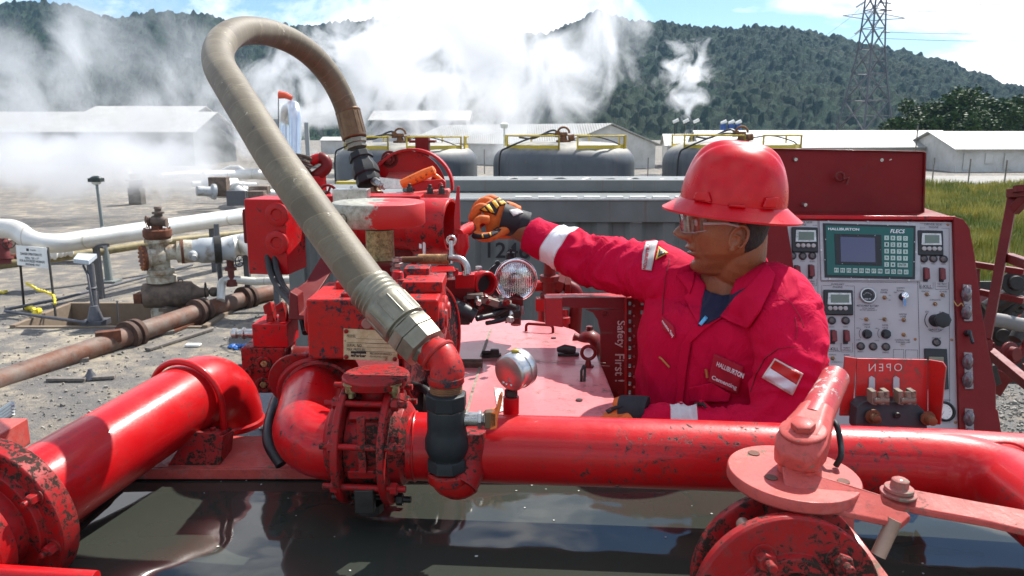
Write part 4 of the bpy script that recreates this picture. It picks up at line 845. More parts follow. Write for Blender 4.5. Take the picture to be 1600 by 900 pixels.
pipe('steam_pipeline', 'white clad steam pipeline crossing the yard with one downward jog', [P(-140, 352, 18.0), P(26, 358, 17.5), P(48, 378, 17.4), P(90, 381, 17.7), P(240, 358, 19.8), P(420, 331, 24), P(560, 312, 30)], .225, clad, .8, sup=[P(-60, 372, 17.8), P(150, 385, 18.5), P(330, 352, 22)])
k2 = wd_
pipe('flow_line', 'white clad outlet pipe looping down right of the wellhead', [rc+ra*70*k_, P(372, 383, 17.6), P(392, 380, 17.4), P(406, 394, 17.0), P(440, 396, 16.8), P(520, 398, 16.6)], .25, clad, .5, sup=[P(384, 392, 17.7), P(430, 410, 17)])
pipe('yellow_pipe', 'yellow insulated pipe low behind the sign', [P(-30, 418, 19), P(95, 402, 20), P(150, 394, 20.6), P(250, 378, 22), P(420, 360, 25)], .11, plain('yellow_brown', (.26, .21, .10), .6, 0, .5, 4), .3)
pipe('rusty_feeder', 'brown rusty feeder pipe low at the far left', [P(-20, 405, 19.5), P(30, 404, 19.5), P(85, 398, 20)], .13, rst, .3)
for i, (xa_, ya_, xb_, yb_, lb) in enumerate(((68, 402, 88, 395, 'left lump of white wrapping on the yellow pipe'), (88, 396, 112, 390, 'right lump of white wrapping on the yellow pipe'))):
    b = MB(); a, c_ = P(xa_-8, ya_, 19.6), P(xb_, yb_, 20.0); pts_ = [a.lerp(c_, k/10) for k in range(11)]; b.tube(pts_, [.12+.08*abs(noise.noise(V((k*1.7, i, 0))))*3 for k in range(11)], 10); tag(b.build('insulation_wrap', M['white']), lb, 'insulation')
# red hand valve at far left
t = thing('gate_valve', 'dark red gate valve with black handwheel at the left edge', 'valve', P(5, 412, 19)); b = MB(); b.cyl(P(8, 412, 19), P(2, 372, 19), .14, n=14); b.lathe(P(3, 382, 19), X, [(-.15, .12), (0, .16), (.2, .1)], 12); b.lathe(P(7, 402, 19), (P(8, 412, 19)-P(2, 372, 19)), [(0, .2), (.06, .2)], 16); b.build('valve_body', plain('oxblood', (.15, .02, .02), .6), t); wheel('handwheel', P(14, 379, 18.9), V((.3, -1, .2)), .14, t, M['grime'])
# rusty casing on the ground
t = thing('rusty_casing', 'long rusty well casing with flanged joints lying across the yard', 'steel pipe', G(200, 545)); m = NT('rusty_casing_steel'); nz = m.noise(2.2, 7, .7); c = m.mix(m.ramp(nz, .38, .62), (.15, .055, .028), (.18, .14, .115)); c = m.mix(m.ramp(m.noise(5, 6, .7, m.scaled((1, 1, 1), (5, 0, 0))), .55, .68, 0, .7), c, (.06, .035, .025)); m.set(col=c, rough=.7, metal=.2); m.bump(nz, .3, .01)
RC = .19; cp_ = [P(-420, 745, 8.9), P(0, 596, 12.4), P(206, 523, 14.7), P(312, 487, 16.5), P(385, 466, 17.9), P(470, 448, 19.5)]
for a, c_ in zip(cp_, cp_[1:]): pass
b = MB(); b.tube([cp_[0], cp_[1], cp_[2], cp_[3], cp_[4], cp_[5]], RC, 28); b.build('casing', m.mat, t)
b = MB()
for p_, q_ in ((cp_[2], cp_[3]), (cp_[3], cp_[4]), (cp_[4], cp_[5])):
    ax = (q_-p_).normalized(); b.mark().lathe(p_-ax*.14, ax, [(0, RC), (.0, RC*1.5), (.10, RC*1.5), (.11, RC*1.2), (.17, RC*1.2), (.18, RC*1.5), (.28, RC*1.5), (.28, RC)], 30)
b.each('flange_joint', plain('dark_rust', (.09, .05, .035), .8, .2, .5, 8, .4), t, bevel=.006)
b = MB(); c_ = cp_[1].lerp(cp_[2], .83); b.box(c_+V((0, -.12, .13)), (.42, .16, .22), Matrix.Rotation(.55, 3, 'Z')); b.build('welded_pad', rst, t, bevel=.01)
b = MB()
for f_ in (.3, .75): c_ = cp_[1].lerp(cp_[3], f_); b.mark().box(V((c_.x, c_.y, .02)), (.5, .4, .10), Matrix.Rotation(.5, 3, 'Z'))
b.each('timber_skid', wd, t)
# light pole
g_ = G(171, 441); tp_ = P(151, 286, (g_-C0).dot(CF)); t = thing('lamp_pole', 'short leaning grey lamp pole with a dark lantern in the steam', 'street lamp', g_)
b = MB(); b.tube([g_, g_.lerp(tp_, .55), g_.lerp(tp_, .56), tp_], [.10, .075, .05, .035], 12); b.box(g_+Z*.03, (.5, .4, .06)); b.build('pole', plain('pole_grey', (.16, .18, .17), .6), t)
b = MB(); lh = P(150, 280, (g_-C0).dot(CF)); b.sphere(lh, .17, 16, (1, .8, .55)); b.box(lh-Z*.02, (.33, .24, .10)); b.build('lantern', plain('lantern_dark', (.012, .022, .020), .4), t)
b = MB(); b.sphere(lh-Z*.09, .13, 14, (1, .8, .5)); b.build('lamp_glass', plain('frosted', (.6, .6, .55), .3), t)
# sign
t = thing('warning_sign', 'white rectangular warning board on two thin black legs', 'sign', G(62, 490)); ds = (G(62, 490)-C0).dot(CF)
b = MB(); b.prism([P(24.5, 383, ds), P(73.5, 387.5, ds), P(77, 420, ds), P(27, 414, ds)], (0, .02, 0)); b.build('board', M['white'], t)
for a, c_ in (((29, 400), (38, 484)), ((73, 387), (87, 494))): q = P(*a, ds)+Y*.035; MB().tube([q, G(*c_)], .026, 8).build('leg', M['grime'], t)
b = MB(); sS = lambda x, y: P(x, y, ds)-Y*.004
for txt, x0_, x1_, y_ in (('DANGER', 0, 0, 0),): pass
b.add([sS(41, 388), sS(45, 388.3), sS(45.3, 392.5), sS(41.2, 392)], [(0, 1, 2, 3)]); put_text(b, 'Pertamina', rect(47, 388.8, 56, 391.8, .4), sS)
put_text(b, 'DANGER OPERATIONS CO.', rect(32, 394, 66, 398, 2.6), sS, bold=.02); put_text(b, 'WELL "KK-1-7"', rect(39, 401, 61, 404.5, 1.6), sS, bold=.02); put_text(b, 'FOR AUTHORIZED WORKERS', rect(31, 404.8, 70, 408.6, 3), sS, bold=.02); put_text(b, 'PERSONNEL ONLY', rect(40, 411, 63, 414.5, 1.6), sS, bold=.02); b.build('lettering', M['ink'], t)
# instrument stand
g_ = G(150, 508); dd_ = (g_-C0).dot(CF); t = thing('solar_stand', 'grey post carrying a small tilted solar panel box', 'instrument stand', g_)
b = MB(); b.tube([g_, P(141, 413, dd_)], .07, 12); b.tube([P(146, 485, dd_-.1), P(137, 430, dd_-.1), P(130, 415, dd_)], .025, 8); b.box(g_+Z*.06, (.45, .4, .12)); b.lathe(g_+Z*.12, Z, [(0, .16), (.3, .08)], 12); b.torus(P(143, 450, dd_), Z, .08, .03, 16, 6); b.build('post', gal, t, bevel=.004)
q4 = [P(115, 411, dd_-.15), P(139, 414, dd_-.25), P(152, 403, dd_+.2), P(122, 402, dd_+.3)]; b = MB(); b.prism(q4, (0, 0, .09)); b.build('panel_box', plain('panel_box', (.42, .47, .52), .4), t, bevel=.006)
# low pipe rails
for i, (pts_, lb) in enumerate((([G(8, 484, .12), G(95, 467, .12), G(233, 431, .12), G(300, 414, .12)], 'far low galvanised rail running past the stand'), ([G(8, 486, .12), G(60, 494, .12), G(136, 504, .12)], 'near low galvanised rail under the warning sign'))):
    tag(MB().tube(pts_, .035, 8).build('low_rail', gal), lb, 'rail')
for i, (xx, yt_, yb_) in enumerate(((153, 455, 497), (183, 470, 502))): tag(MB().tube([G(xx+2, yb_), P(xx, yt_, (G(xx, yb_)-C0).dot(CF))], .018, 6).build('guard_stake', gal), ['thin stake just right of the solar stand', 'second thin stake over the cellar edge'][i], 'stake')
yel = plain('yellow_tape', (.75, .58, .03), .5)
b = MB(); pts_ = [P(40, 442, 17.3), P(50, 447, 17.2), P(60, 453, 17.2), P(68, 455, 17.1), P(76, 458, 17.1), P(84, 463, 17.0), P(86, 475, 16.9)]
sp_ = spline(pts_, 5); b.tube(sp_, [.012+.028*abs(sin(i*1.1)) for i in range(len(sp_))], 6); tag(b.build('barrier_tape', yel), 'twisted yellow tape tied between the sign legs', 'tape')
b = MB(); pts_ = [G(40, 481, .05), G(50, 482, .08), G(57, 488, .08), G(62, 484, .10), G(54, 491, .05), G(66, 490, .05)]; sp_ = spline(pts_, 6); b.tube(sp_, [.02+.05*abs(sin(i*.9)) for i in range(len(sp_))], 6); tag(b.build('barrier_tape', yel), 'crumpled yellow tape on the ground under the sign', 'tape')
b = MB(); pts_ = [G(0, 456, .03), G(5, 457, .04), G(10, 455, .04)]; b.tube(pts_, .04, 6); tag(b.build('barrier_tape', yel), 'yellow tape scrap at the far left edge', 'tape')
# small wheel valve line right of wellhead
pipe('drain_line', 'thin silver drain line with an upward elbow behind the casing', [P(345, 470, 16.9), P(346, 440, 17.2), P(358, 436, 17.3), P(400, 440, 17.5), P(470, 437, 17.6)], .09, clad, .2, n=14)
t = thing('drain_valve', 'small rust red valve with handwheel standing behind the casing', 'valve', G(362, 475)); b = MB(); b.lathe(P(362, 440, 17.3), Z, [(-.1, .12), (.05, .12), (.06, .07), (.25, .07), (.26, .13), (.32, .13), (.33, .08), (.5, .08), (.52, .12), (.58, .06)], 14); b.build('valve_body', plain('oxide_red', (.13, .025, .02), .7), t); wheel('handwheel', P(374, 408, 17.2), V((1, -.4, 0)), .13, t, M['grime'])
pr_ = P(344, 430, 17.8); b = MB(); b.tube([V((pr_.x, pr_.y, 0)), V((pr_.x, pr_.y, P(344, 348, 17.8).z))], .06, 10); b.tube([P(344, 402, 17.8), P(360, 402, 17.6)], .03, 8); tag(b.build('support_post', gal), 'tall thin galvanised post behind the wing valve', 'post')
# boards and debris
def board(pts_, lab, w_=.13, mt=None): 
    a, c_ = [G(*p, .04) for p in pts_]; ax = c_-a; b = MB(); R_ = ax.to_track_quat('X', 'Z').to_matrix(); b.box((a+c_)/2, (ax.length, w_, .05), R_); tag(b.build('timber', mt or wd, bevel=.006), lab, 'timber')
board(((75, 592), (135, 592)), 'grey timber offcut at the left end of the debris'); board(((145, 590), (180, 588)), 'short pale timber right of the offcut'); board(((230, 546), (330, 514)), 'long thin plank along the casing shadow'); board(((265, 518), (310, 500)), 'rust red steel strip beside the casing', .2, rst)
b = MB(); q = G(142, 593); b.lathe(q+Z*.02, Z, [(0, .12), (.12, .04), (.16, .03)], 10); tag(b.build('metal_cone', gal), 'small grey metal cone among the timber scraps', 'scrap')
b = MB(); rr = random.Random(4)
for k in range(9): q = G(374+rr.uniform(-14, 14), 545+rr.uniform(-3, 3)); b.box(q+Z*.04, (.16, .10, .07), Matrix.Rotation(rr.uniform(0, 3), 3, 'Z') @ Matrix.Rotation(rr.uniform(-.6, .6), 3, 'X'), top=(.5, .4))
tag(b.build('blue_rag', plain('blue_plastic', (.02, .13, .42), .4), bevel=.02), 'crumpled blue plastic sheet on the ground by the blocks', 'plastic sheet')
tag(MB().box(G(302, 539, .03), (.28, .14, .05)).build('white_bottle', M['white'], bevel=.02), 'flattened white bottle on the gravel under the casing', 'bottle')
# silver pipe loop, frames, windsock
ss = NT('polished_cladding'); nz = ss.noise(1.5, 5); ss.set(col=ss.mix(nz, (.55, .57, .60), (.75, .77, .80)), rough=.28, metal=.9); ss = ss.mat
t = thing('silver_pipe_loop', 'tall polished silver pipe loop standing beyond the hose', 'pipe loop', G(455, 262)); dL = 42
b = MB(); b.tube(fillet([P(446, 275, dL+3), P(446, 172, dL+3), P(461, 165, dL), P(461, 275, dL)], .9, 8), .34, 20); b.build('loop', ss, t)
b = MB(); b.box(P(432, 213, dL+4)-Z*.4, (.40, .15, 2.8)); b.box(P(480, 215, dL+5)-Z*.4, (.25, .15, 2.6)); b.build('support_frame', plain('frame_grey', (.33, .35, .35), .6), t)
t = thing('windsock', 'small orange windsock flying above the silver pipe', 'windsock', G(435, 262)); b = MB(); b.tube([P(436, 148, dL+1), P(446, 149, dL+1), P(456, 153.5, dL+1)], [.22, .18, .13], 14); b.build('sock', plain('orange_cloth', (.75, .10, .04), .7), t); MB().tube([P(435, 270, dL+1), P(435, 146, dL+1)], .03, 8).build('mast', gal, t)
# distant yard clutter in the steam
t = thing('distant_wellhead', 'dark second wellhead faint in the steam at left centre', 'wellhead', G(216, 330)); dq = 43
b = MB(); q = P(216, 328, dq); b.box(V((q.x, q.y, .45)), (.7, .6, .95)); b.lathe(V((q.x, q.y, .9)), Z, [(0, .35), (.4, .35), (.4, .5), (.5, .5), (.5, .25), (.8, .3), (.85, .1)], 14); b.build('valve_tree', plain('dark_brown', (.09, .075, .06), .8), t, bevel=.02)
specs = [([(300, 288, 38), (345, 286, 39), (400, 290, 40)], .16, 'middle thin silver pipe running through the distant steam'), ([(330, 276, 44), (360, 262, 44), (372, 262, 44), (395, 276, 44)], .14, 'small arched silver pipe in the distant steam'), ([(318, 275, 40), (400, 272, 42), (470, 280, 44)], .28, 'upper silver pipe running through the distant steam'), ([(330, 300, 36), (380, 297, 37), (440, 305, 38)], .22, 'lower white pipe running through the distant steam'), ([(250, 275, 50), (285, 272, 52), (330, 270, 54)], .2, 'faint short pipe glimpsed inside the steam')]
for pts_, r_, lb in specs: tag(MB().tube([P(*p) for p in pts_], r_, 14).build('distant_pipe', clad), lb, 'pipe')
t = thing('distant_manifold', 'pale cluster of valves and boxes in front of the steam', 'pipe manifold', G(362, 318)); rr = random.Random(9)
for k in range(12):
    q = P(rr.uniform(330, 412), rr.uniform(285, 312), rr.uniform(34, 40)); b = MB()
    if k % 2: b.box(V((q.x, q.y, q.z)), (rr.uniform(.4, 1.2), .5, rr.uniform(.3, .9)))
    else: b.lathe(q, V((rr.uniform(-1, 1), -.6, rr.uniform(-.3, .5))), [(0, .35), (.15, .35), (.2, .22), (.8, .22)], 14)
    b.build('valve' if k % 2 == 0 else 'box', [clad, gal, gp, brn][k % 4], t, bevel=.02)
tag(MB().box(P(352, 293, 35.5), (1.2, 1.5, .8), top=(.7, .8)).build('parked_van', M['white'], bevel=.06), 'white boxy vehicle cab dim in the far steam', 'van')
b = MB(); b.box(G(520, 262, 0)+Z*.35, (6, 3, .7)); b.box(G(500, 258, 0)+Z*.3, (3, 2, .9)); tag(b.build('rubble_heap', plain('rubble', (.30, .27, .22), .95, 0, .5, 2, 1), bevel=.1), 'pale rubble bank right of the silver pipe', 'rubble')
b = MB(); b.box(P(66, 385, 24), (2.2, .5, .5)); b.box(P(115, 388, 24), (2.2, .5, .4)); tag(b.build('concrete_plinth', plain('plinth', (.36, .27, .20), .9), bevel=.03), 'low pinkish plinth right behind the warning sign', 'plinth')
# haze: one box of even thin air
# ================= hydraulic blocks at the left of the pump =================
def port(b, c, ax, R, hole=.5, h=.006):
    b.lathe(c, ax, [(0, R), (h, R), (h+.001, R*.93), (h+.001, R*hole*1.25), (h-.003, R*hole), (h-.003, .0005)], 32)
d_ = 1.75
x0, x1 = P(378, 580, d_).x, P(446, 580, d_).x; z0, z1 = P(410, 617, d_).z, P(410, 542, d_).z; y0 = P(410, 580, d_).y
t = thing('hydraulic_block', 'lower left red hydraulic block with two stacked ports and spring clips', 'hydraulic block', (x0, y0, z0))
b = MB(); b.box(((x0+x1)/2, y0+.05, (z0+z1)/2), (x1-x0, .10, z1-z0)); b.build('block_body', M['red_worn'], t, bevel=.003)
xa0, xa1 = P(397, 520, d_).x, P(452, 520, d_).x; za0, za1 = z1, P(410, 504, d_).z
b = MB(); b.box(((xa0+xa1)/2, y0+.05, (za0+za1)/2), (xa1-xa0, .09, za1-za0)); b.build('block_body', M['red'], t, bevel=.002)
b = MB()
for px_, py_, r_ in ((413, 568, .018), (412, 601, .018), (388, 581, .009)): port(b.mark(), P(px_, py_, d_-.002), -Y, r_)
b.each('port', M['red_worn'], t)
b = MB()
for px_, py_, r_ in ((413, 568, .009), (412, 601, .009)): b.mark().lathe(P(px_, py_, d_-.006), -Y, [(0, .009), (.003, .008), (.004, .004)], 6)
b.each('port_plug', M['brass'], t)
b = MB()
for px_ in (424, 443):
    c_ = P(px_, 488, d_+.02); b.mark().box(c_, (.018, .03, .042), top=(.6, .8)); b.prism([c_+V((-.010, -.02, .0)), c_+V((-.012, -.022, .02)), c_+V((.004, -.02, .030)), c_+V((.010, -.02, .0))], (0, .01, 0))
b.each('spring_clip', M['red_worn'], t, bevel=.002)
b = MB(); c_ = P(392, 521, d_+.03); b.lathe(c_, -X, [(-.02, .011), (.012, .011), (.014, .014), (.018, .014), (.020, .009), (.030, .0085), (.032, .0125), (.042, .0125), (.044, .010)], 16); b.build('steel_plug', M['steel'], t)
b = MB(); c_ = P(372, 575, d_+.03); b.cyl(c_, c_+X*.03, .010, n=6); b.build('hex_plug', M['grime'], t)
b = MB(); c_ = P(446, 570, d_+.05); b.cyl(c_, c_+X*.075, .043, n=28); b.torus(c_+X*.02, X, .043, .004, 28, 8); b.build('motor_barrel', M['red_dark'], t)

d_ = 1.95
t = thing('hydraulic_manifold', 'upper left dark red hydraulic block with two big round ports on struts', 'hydraulic block', P(430, 420, d_))
c_ = P(432, 366, d_+.06); R_ = Matrix.Rotation(radians(-8), 3, 'Z')
wq, hq = S(66, d_), S(116, d_)/cos(PITCH)
b = MB(); b.box(c_, (wq, .12, hq), R_); b.build('body', M['red_dark'] if 0 else M['red'], t, bevel=.003)
fz = lambda a, b_: plane_hit(a, b_, c_+R_ @ V((0, -.0605, 0)), R_ @ V((0, -1, 0)))
b = MB()
for p_ in ((434, 335), (434, 379)): port(b.mark(), fz(*p_), R_ @ -Y, .030, .42, .008)
b.each('port', M['red'], t)
b = MB()
for p_ in ((434, 335), (434, 379)): b.mark().lathe(fz(*p_)-Y*.003, R_ @ -Y, [(0, .012), (.002, .0115)], 6)
b.each('hex_socket', M['black'], t)
b = MB(); b.box(P(394, 351, d_+.05), (S(14, d_), .08, S(54, d_))); b.build('side_cover', M['red_dark'], t, bevel=.004); b = MB(); b.lathe(P(393, 350, d_+.008), -Y, [(0, .006), (.002, .006)], 16); b.build('hole', M['black'], t)
b = MB(); b.prism([P(505, 395, 1.93), P(521, 420, 1.93), P(500, 452, 1.85), P(484, 470, 1.80), P(484, 500, 1.75), P(455, 498, 1.75), P(450, 460, 1.80), P(478, 440, 1.87)], (0, .02, 0)); b.build('strut', M['red_dark'], t, bevel=.004)
b = MB(); b.prism([P(452, 455, 1.72), P(465, 462, 1.72), P(467, 492, 1.72), P(480, 493, 1.72), P(480, 500, 1.72), P(450, 500, 1.72)], (0, .05, 0)); b.build('bracket_foot', M['red_dark'], t, bevel=.003)
for i, (o1, lab) in enumerate(((0, 'outer of two black hydraulic hoses hanging below upper red block'), (9, 'inner of two black hydraulic hoses hanging below upper red block'))):
    tag(MB().tube(spline([P(418+o1*1.3, 398, 1.97), P(422+o1*1.2, 422, 1.95), P(434+o1, 448, 1.92), P(452+o1, 470, 1.87), P(470+o1, 492, 1.8), P(478+o1, 520, 1.76)]), .0085, 14).build('hydraulic_hose', M['black']), lab, 'hose', 'black hydraulic hoses')
# small red box and the rope-wrapped pipes on it
t = thing('junction_box', 'plain red steel box carrying fibre-wrapped pipe fittings', 'steel box', P(475, 330, 2.15))
b = MB(); ca = P(480, 303, 2.2); b.box(ca, (S(38, 2.2), .09, S(56, 2.2)), Matrix.Rotation(-.5, 3, 'Z')); b.build('box', M['red'], t, bevel=.002)
t = thing('wrapped_fitting', 'red pipe fitting wrapped in frayed grey rope above the red box', 'pipe fitting', P(474, 276, 2.2))
b = MB(); b.tube(spline([P(430, 243, 2.24), P(455, 252, 2.22), P(475, 256, 2.2), P(496, 248, 2.2), P(506, 249, 2.21)]), .015, 16); b.build('red_pipe', M['red'], t)
b = MB(); b.tube(fillet([P(480, 278, 2.25), P(492, 276, 2.2), P(512, 262, 2.2), P(508, 247, 2.2), P(500, 247, 2.2)], .02, 5), .0165, 16); b.build('bend', M['red_dark'], t)
ropem = plain('frayed_rope', (.12, .105, .08), .9, 0, .6, 60, 1.0)
def wrapr(name, a, b_, r, nturn, par, jit=.006, mt=None):
    q = MB(); ax = b_-a; u, v = frame(ax); pts = []
    for i in range(nturn*12+1):
        f = i/(nturn*12); an = 2*pi*nturn*f; rr = r+jit*(noise.noise(V((an, f*9, 1)))) ; pts.append(a+ax*f+(u*cos(an)+v*sin(an))*rr)
    q.tube(pts, .0045, 6); q.cyl(a, b_, r*.96, n=16); return q.build(name, mt or ropem, par)
wrapr('rope_wrap', P(434, 245, 2.22), P(459, 253, 2.21), .018, 9, t); wrapr('rope_wrap', P(470, 274, 2.18), P(474, 244, 2.18), .022, 8, t, .012)
t = thing('rope_bundle', '', '', (0, 0, 0)) if 0 else None
# hand wheel at the box
t = thing('small_handwheel', 'small dark red handwheel between red box and pump drum', 'handwheel', P(512, 312, 2.1))
hw = P(512, 303, 2.1); hx = (X*.5-Y*.86).normalized()
b = MB(); b.torus(hw, hx, .024, .004, 32, 10); u, v = frame(hx)
for k in range(4): a = k*pi/2+.4; b.cyl(hw, hw+(u*cos(a)+v*sin(a))*.024, .003, n=8)
b.lathe(hw-hx*.008, hx, [(0, .007), (.016, .007)], 12); b.build('wheel', M['red_dark'], t)
b = MB(); b.cyl(hw-hx*.05, hw, .008); b.cyl(P(497, 330, 2.12), P(497, 345, 2.12), .02, n=8); b.build('stem', M['grime'], t)

# ================= pump drum (centre) =================
dc = P(620, 352, 2.08)
t = thing('pump_drum', 'large red horizontal pump drum with open flared right end', 'pump', P(620, 395, 2.08))
dx = (X*.985-Y*.17).normalized(); rad = S(42, 2.08)
b = MB(); L0 = P(505, 350, 2.12); R0 = P(706, 354, 2.03); dx = (R0-L0).normalized(); LL = (R0-L0).length
b.lathe(L0, dx, [(0, rad*.5), (0, rad*.8), (.03, rad*.82), (.032, rad), (LL*.36, rad), (LL*.37, rad*.90), (LL*.72, rad*.90), (LL*.73, rad*1.03), (LL-.004, rad*1.03), (LL, rad*1.0), (LL, rad*.90), (LL-.05, rad*.88), (LL-.05, .001)], 56)
b.build('drum_shell', M['red'], t, bevel=.001)
b = MB(); b.lathe(L0+dx*(LL-.045), dx, [(0, rad*.86), (.002, rad*.85), (.003, rad*.3), (.015, rad*.25), (.016, .001)], 32); b.build('dark_inside', M['grime'], t)
b = MB(); c_ = L0+dx*(LL*.5)+Z*(rad*.93); b.box(c_-X*.03, (.26, .10, .03)); b.build('top_saddle', M['red'], t, bevel=.003)
b = MB(); c_ = L0+dx*(LL*.40)+Z*(-rad*.95); b.box(c_+Z*.005, (.22, .09, .05)); b.build('foot', M['red_dark'], t, bevel=.003)
b = MB(); b.cyl(P(663, 372, 1.99), P(663, 400, 1.99), .004); b.prism([P(655, 352, 1.995), P(659, 352, 1.995), P(659, 388, 1.995), P(655, 388, 1.995)], (0, -.003, 0)); b.build('painted_rib', M['white'], t)
b = MB(); b.box(P(550, 307, 2.0), (S(54, 2.0), .05, S(24, 2.0))); b.build('bare_metal_box', M['steel'], t, bevel=.002)
b = MB(); b.cyl(P(549, 300, 2.0), P(549, 291, 2.0), .004); b.build('grease_nipple', M['steel'], t)
b = MB(); b.prism([P(600, 318, 2.1), P(698, 316, 2.1), P(702, 300, 2.1), P(700, 296, 2.1), P(604, 306, 2.1)], (0, .06, 0)); b.build('top_flange', M['red_pale'], t, bevel=.003)
b = MB()
for px_ in (640, 672, 690): b.mark().bolt(P(px_, 301+(px_-640)*.05, 2.08), Z, .009, .014)
b.each('flange_bolt', M['grime'], t)
# rear left cylinder
b = MB(); b.lathe(P(520, 330, 2.2), -Y, [(-.05, .04), (0, .04), (.003, .036)], 32); b.build('rear_cap', M['red'], t)
b = MB(); b.cyl(P(503, 337, 2.05), P(540, 337, 2.03), .014); b.hexn(P(500, 337, 2.05), X, .02, .014); b.hexn(P(520, 337, 2.04), X, .02, .012); b.build('union_nut', M['red_dark'], t)

# ================= half-round belt guard and arm =================
t = thing('belt_guard', 'half-round red belt guard with pink faded sill behind orange lever', 'guard', P(638, 290, 2.4))
gcx = P(636, 292, 2.4); Rg = S(60, 2.4); ga_ = (-Y*.97-X*.25).normalized(); gu, gv = X, Z
arc = [gcx+X*(Rg*1.0*cos(a))+Z*(Rg*.93*sin(a)) for a in [pi*i/24 for i in range(25)]]
b = MB(); b.prism(arc, (0, .012, 0)); b.build('back_plate', M['red'], t, bevel=.001)
b = MB(); b.prism([P(578, 292, 2.38), P(594, 292, 2.38), P(586, 262, 2.39), P(581, 256, 2.39)], (0, .03, 0)); b.build('side_gusset', M['red'], t, bevel=.002)
arc2 = [(gcx+X*((Rg*1.02)*cos(a)+.02)+Z*((Rg*.96)*sin(a)), a) for a in [radians(-5)+radians(150)*i/24 for i in range(25)]]
b = MB(); b.rings([[p+(X*cos(a)+Z*sin(a))*.004-Y*.03, p+(X*cos(a)+Z*sin(a))*.004+Y*.02, p-(X*cos(a)+Z*sin(a))*.004+Y*.02, p-(X*cos(a)+Z*sin(a))*.004-Y*.03] for p, a in arc2]); b.build('outer_lip', M['red'], t, bevel=.001)
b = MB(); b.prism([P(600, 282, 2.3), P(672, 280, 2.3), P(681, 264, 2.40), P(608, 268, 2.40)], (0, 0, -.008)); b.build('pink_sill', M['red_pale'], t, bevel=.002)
b = MB(); b.bolt(P(609, 249, 2.385), -Y, .020, .018); b.build('centre_bolt', M['red_dark'], t, bevel=.002)
t = thing('red_post', 'upright square red post with flat cap right of the belt guard', 'post', P(661, 290, 2.5))
b = MB(); b.box(P(661, 246, 2.5)-Z*.02, (S(21, 2.5), .045, S(62, 2.5)+.04)); b.build('post', M['red_dark'], t, bevel=.002)
b = MB(); b.box(P(661, 221, 2.5), (S(40, 2.5), .06, .008)); b.build('cap_plate', M['red_dark'], t, bevel=.001)
t = thing('latch_arm', 'chipped red flat arm with worn tip under the orange lever', 'arm', P(665, 300, 2.2))
b = MB(); b.prism([P(639, 285, 2.22), P(692, 280, 2.2), P(696, 284, 2.2), P(696, 297, 2.2), P(690, 300, 2.2), P(640, 302, 2.22)], (0, .02, 0)); b.build('arm', M['red_block'], t, bevel=.002)
b = MB(); b.lathe(P(688, 290, 2.195), -Y, [(0, .009), (.004, .008)], 16); b.build('pin', M['red_worn'], t)
b = MB(); b.tube(spline([P(676, 272, 2.25), P(684, 277, 2.25), P(694, 287, 2.25)]), .007, 10); b.build('orange_tail', M['orange'], t)

# ================= half painted disc on brass column =================
t = thing('cap_disc', 'thick round cap half bare grey and half red over a mottled brass column', 'disc', P(592, 440, 1.62))
dcc = P(592, 332, 1.66); Rd = S(72, 1.66)
b = MB(); b.lathe(dcc-Z*.0, Z, [(-.026, Rd*.97), (-.022, Rd), (.020, Rd), (.023, Rd*.985), (.024, Rd*.95), (.0235, Rd*.5), (.0215, Rd*.45), (.0215, .001)], 64)
o = b.build('disc', M['halfdisc'], t, bevel=.0008)
b = MB(); hq_ = P(548, 341, 1.60); 
ang_ = math.atan2(hq_.y-dcc.y, hq_.x-dcc.x); na = V((cos(ang_), sin(ang_), 0)); hp_ = V((dcc.x, dcc.y, hq_.z))+na*Rd
b.lathe(hp_-na*.004, na, [(0, .0115), (.0052, .0115), (.0052, .0095), (.002, .0095), (.002, .001)], 24); b.build('side_hole', plain('bare_hole', (.20, .18, .11), .6, .4, .4, 90), t)
b = MB(); zc0, zc1 = P(592, 415, 1.66).z, dcc.z-.024; b.lathe((dcc.x, dcc.y, zc0), Z, [(0, S(22, 1.66)), (zc1-zc0, S(22, 1.66))], 40); b.build('column', M['brass'], t)
b = MB(); b.lathe((dcc.x, dcc.y, zc1-.012), Z, [(0, S(26, 1.66)), (.011, S(26, 1.66))], 40); b.build('collar', M['grime'], t)
b = MB(); b.box(P(592, 425, 1.64), (S(46, 1.64), .05, S(30, 1.64))); b.build('base_block', M['red_dark'], t, bevel=.003)
b = MB()
for i, (px_, py_) in enumerate(((620, 408), (622, 416), (618, 424))): b.mark().lathe(P(px_, py_, 1.60), Z, [(0, .011), (.007, .011), (.008, .009)], 6)
b.each('steel_nut', M['steel'], t)
t = thing('bleed_valve', 'small red cone valve beside the brass column foot', 'valve', P(625, 445, 1.6))
b = MB(); b.lathe(P(622, 446, 1.58), Z, [(0, .018), (.01, .018), (.016, .014), (.03, .010)], 20); b.box(P(628, 442, 1.58), (.05, .04, .02)); b.build('body', M['red'], t, bevel=.002)

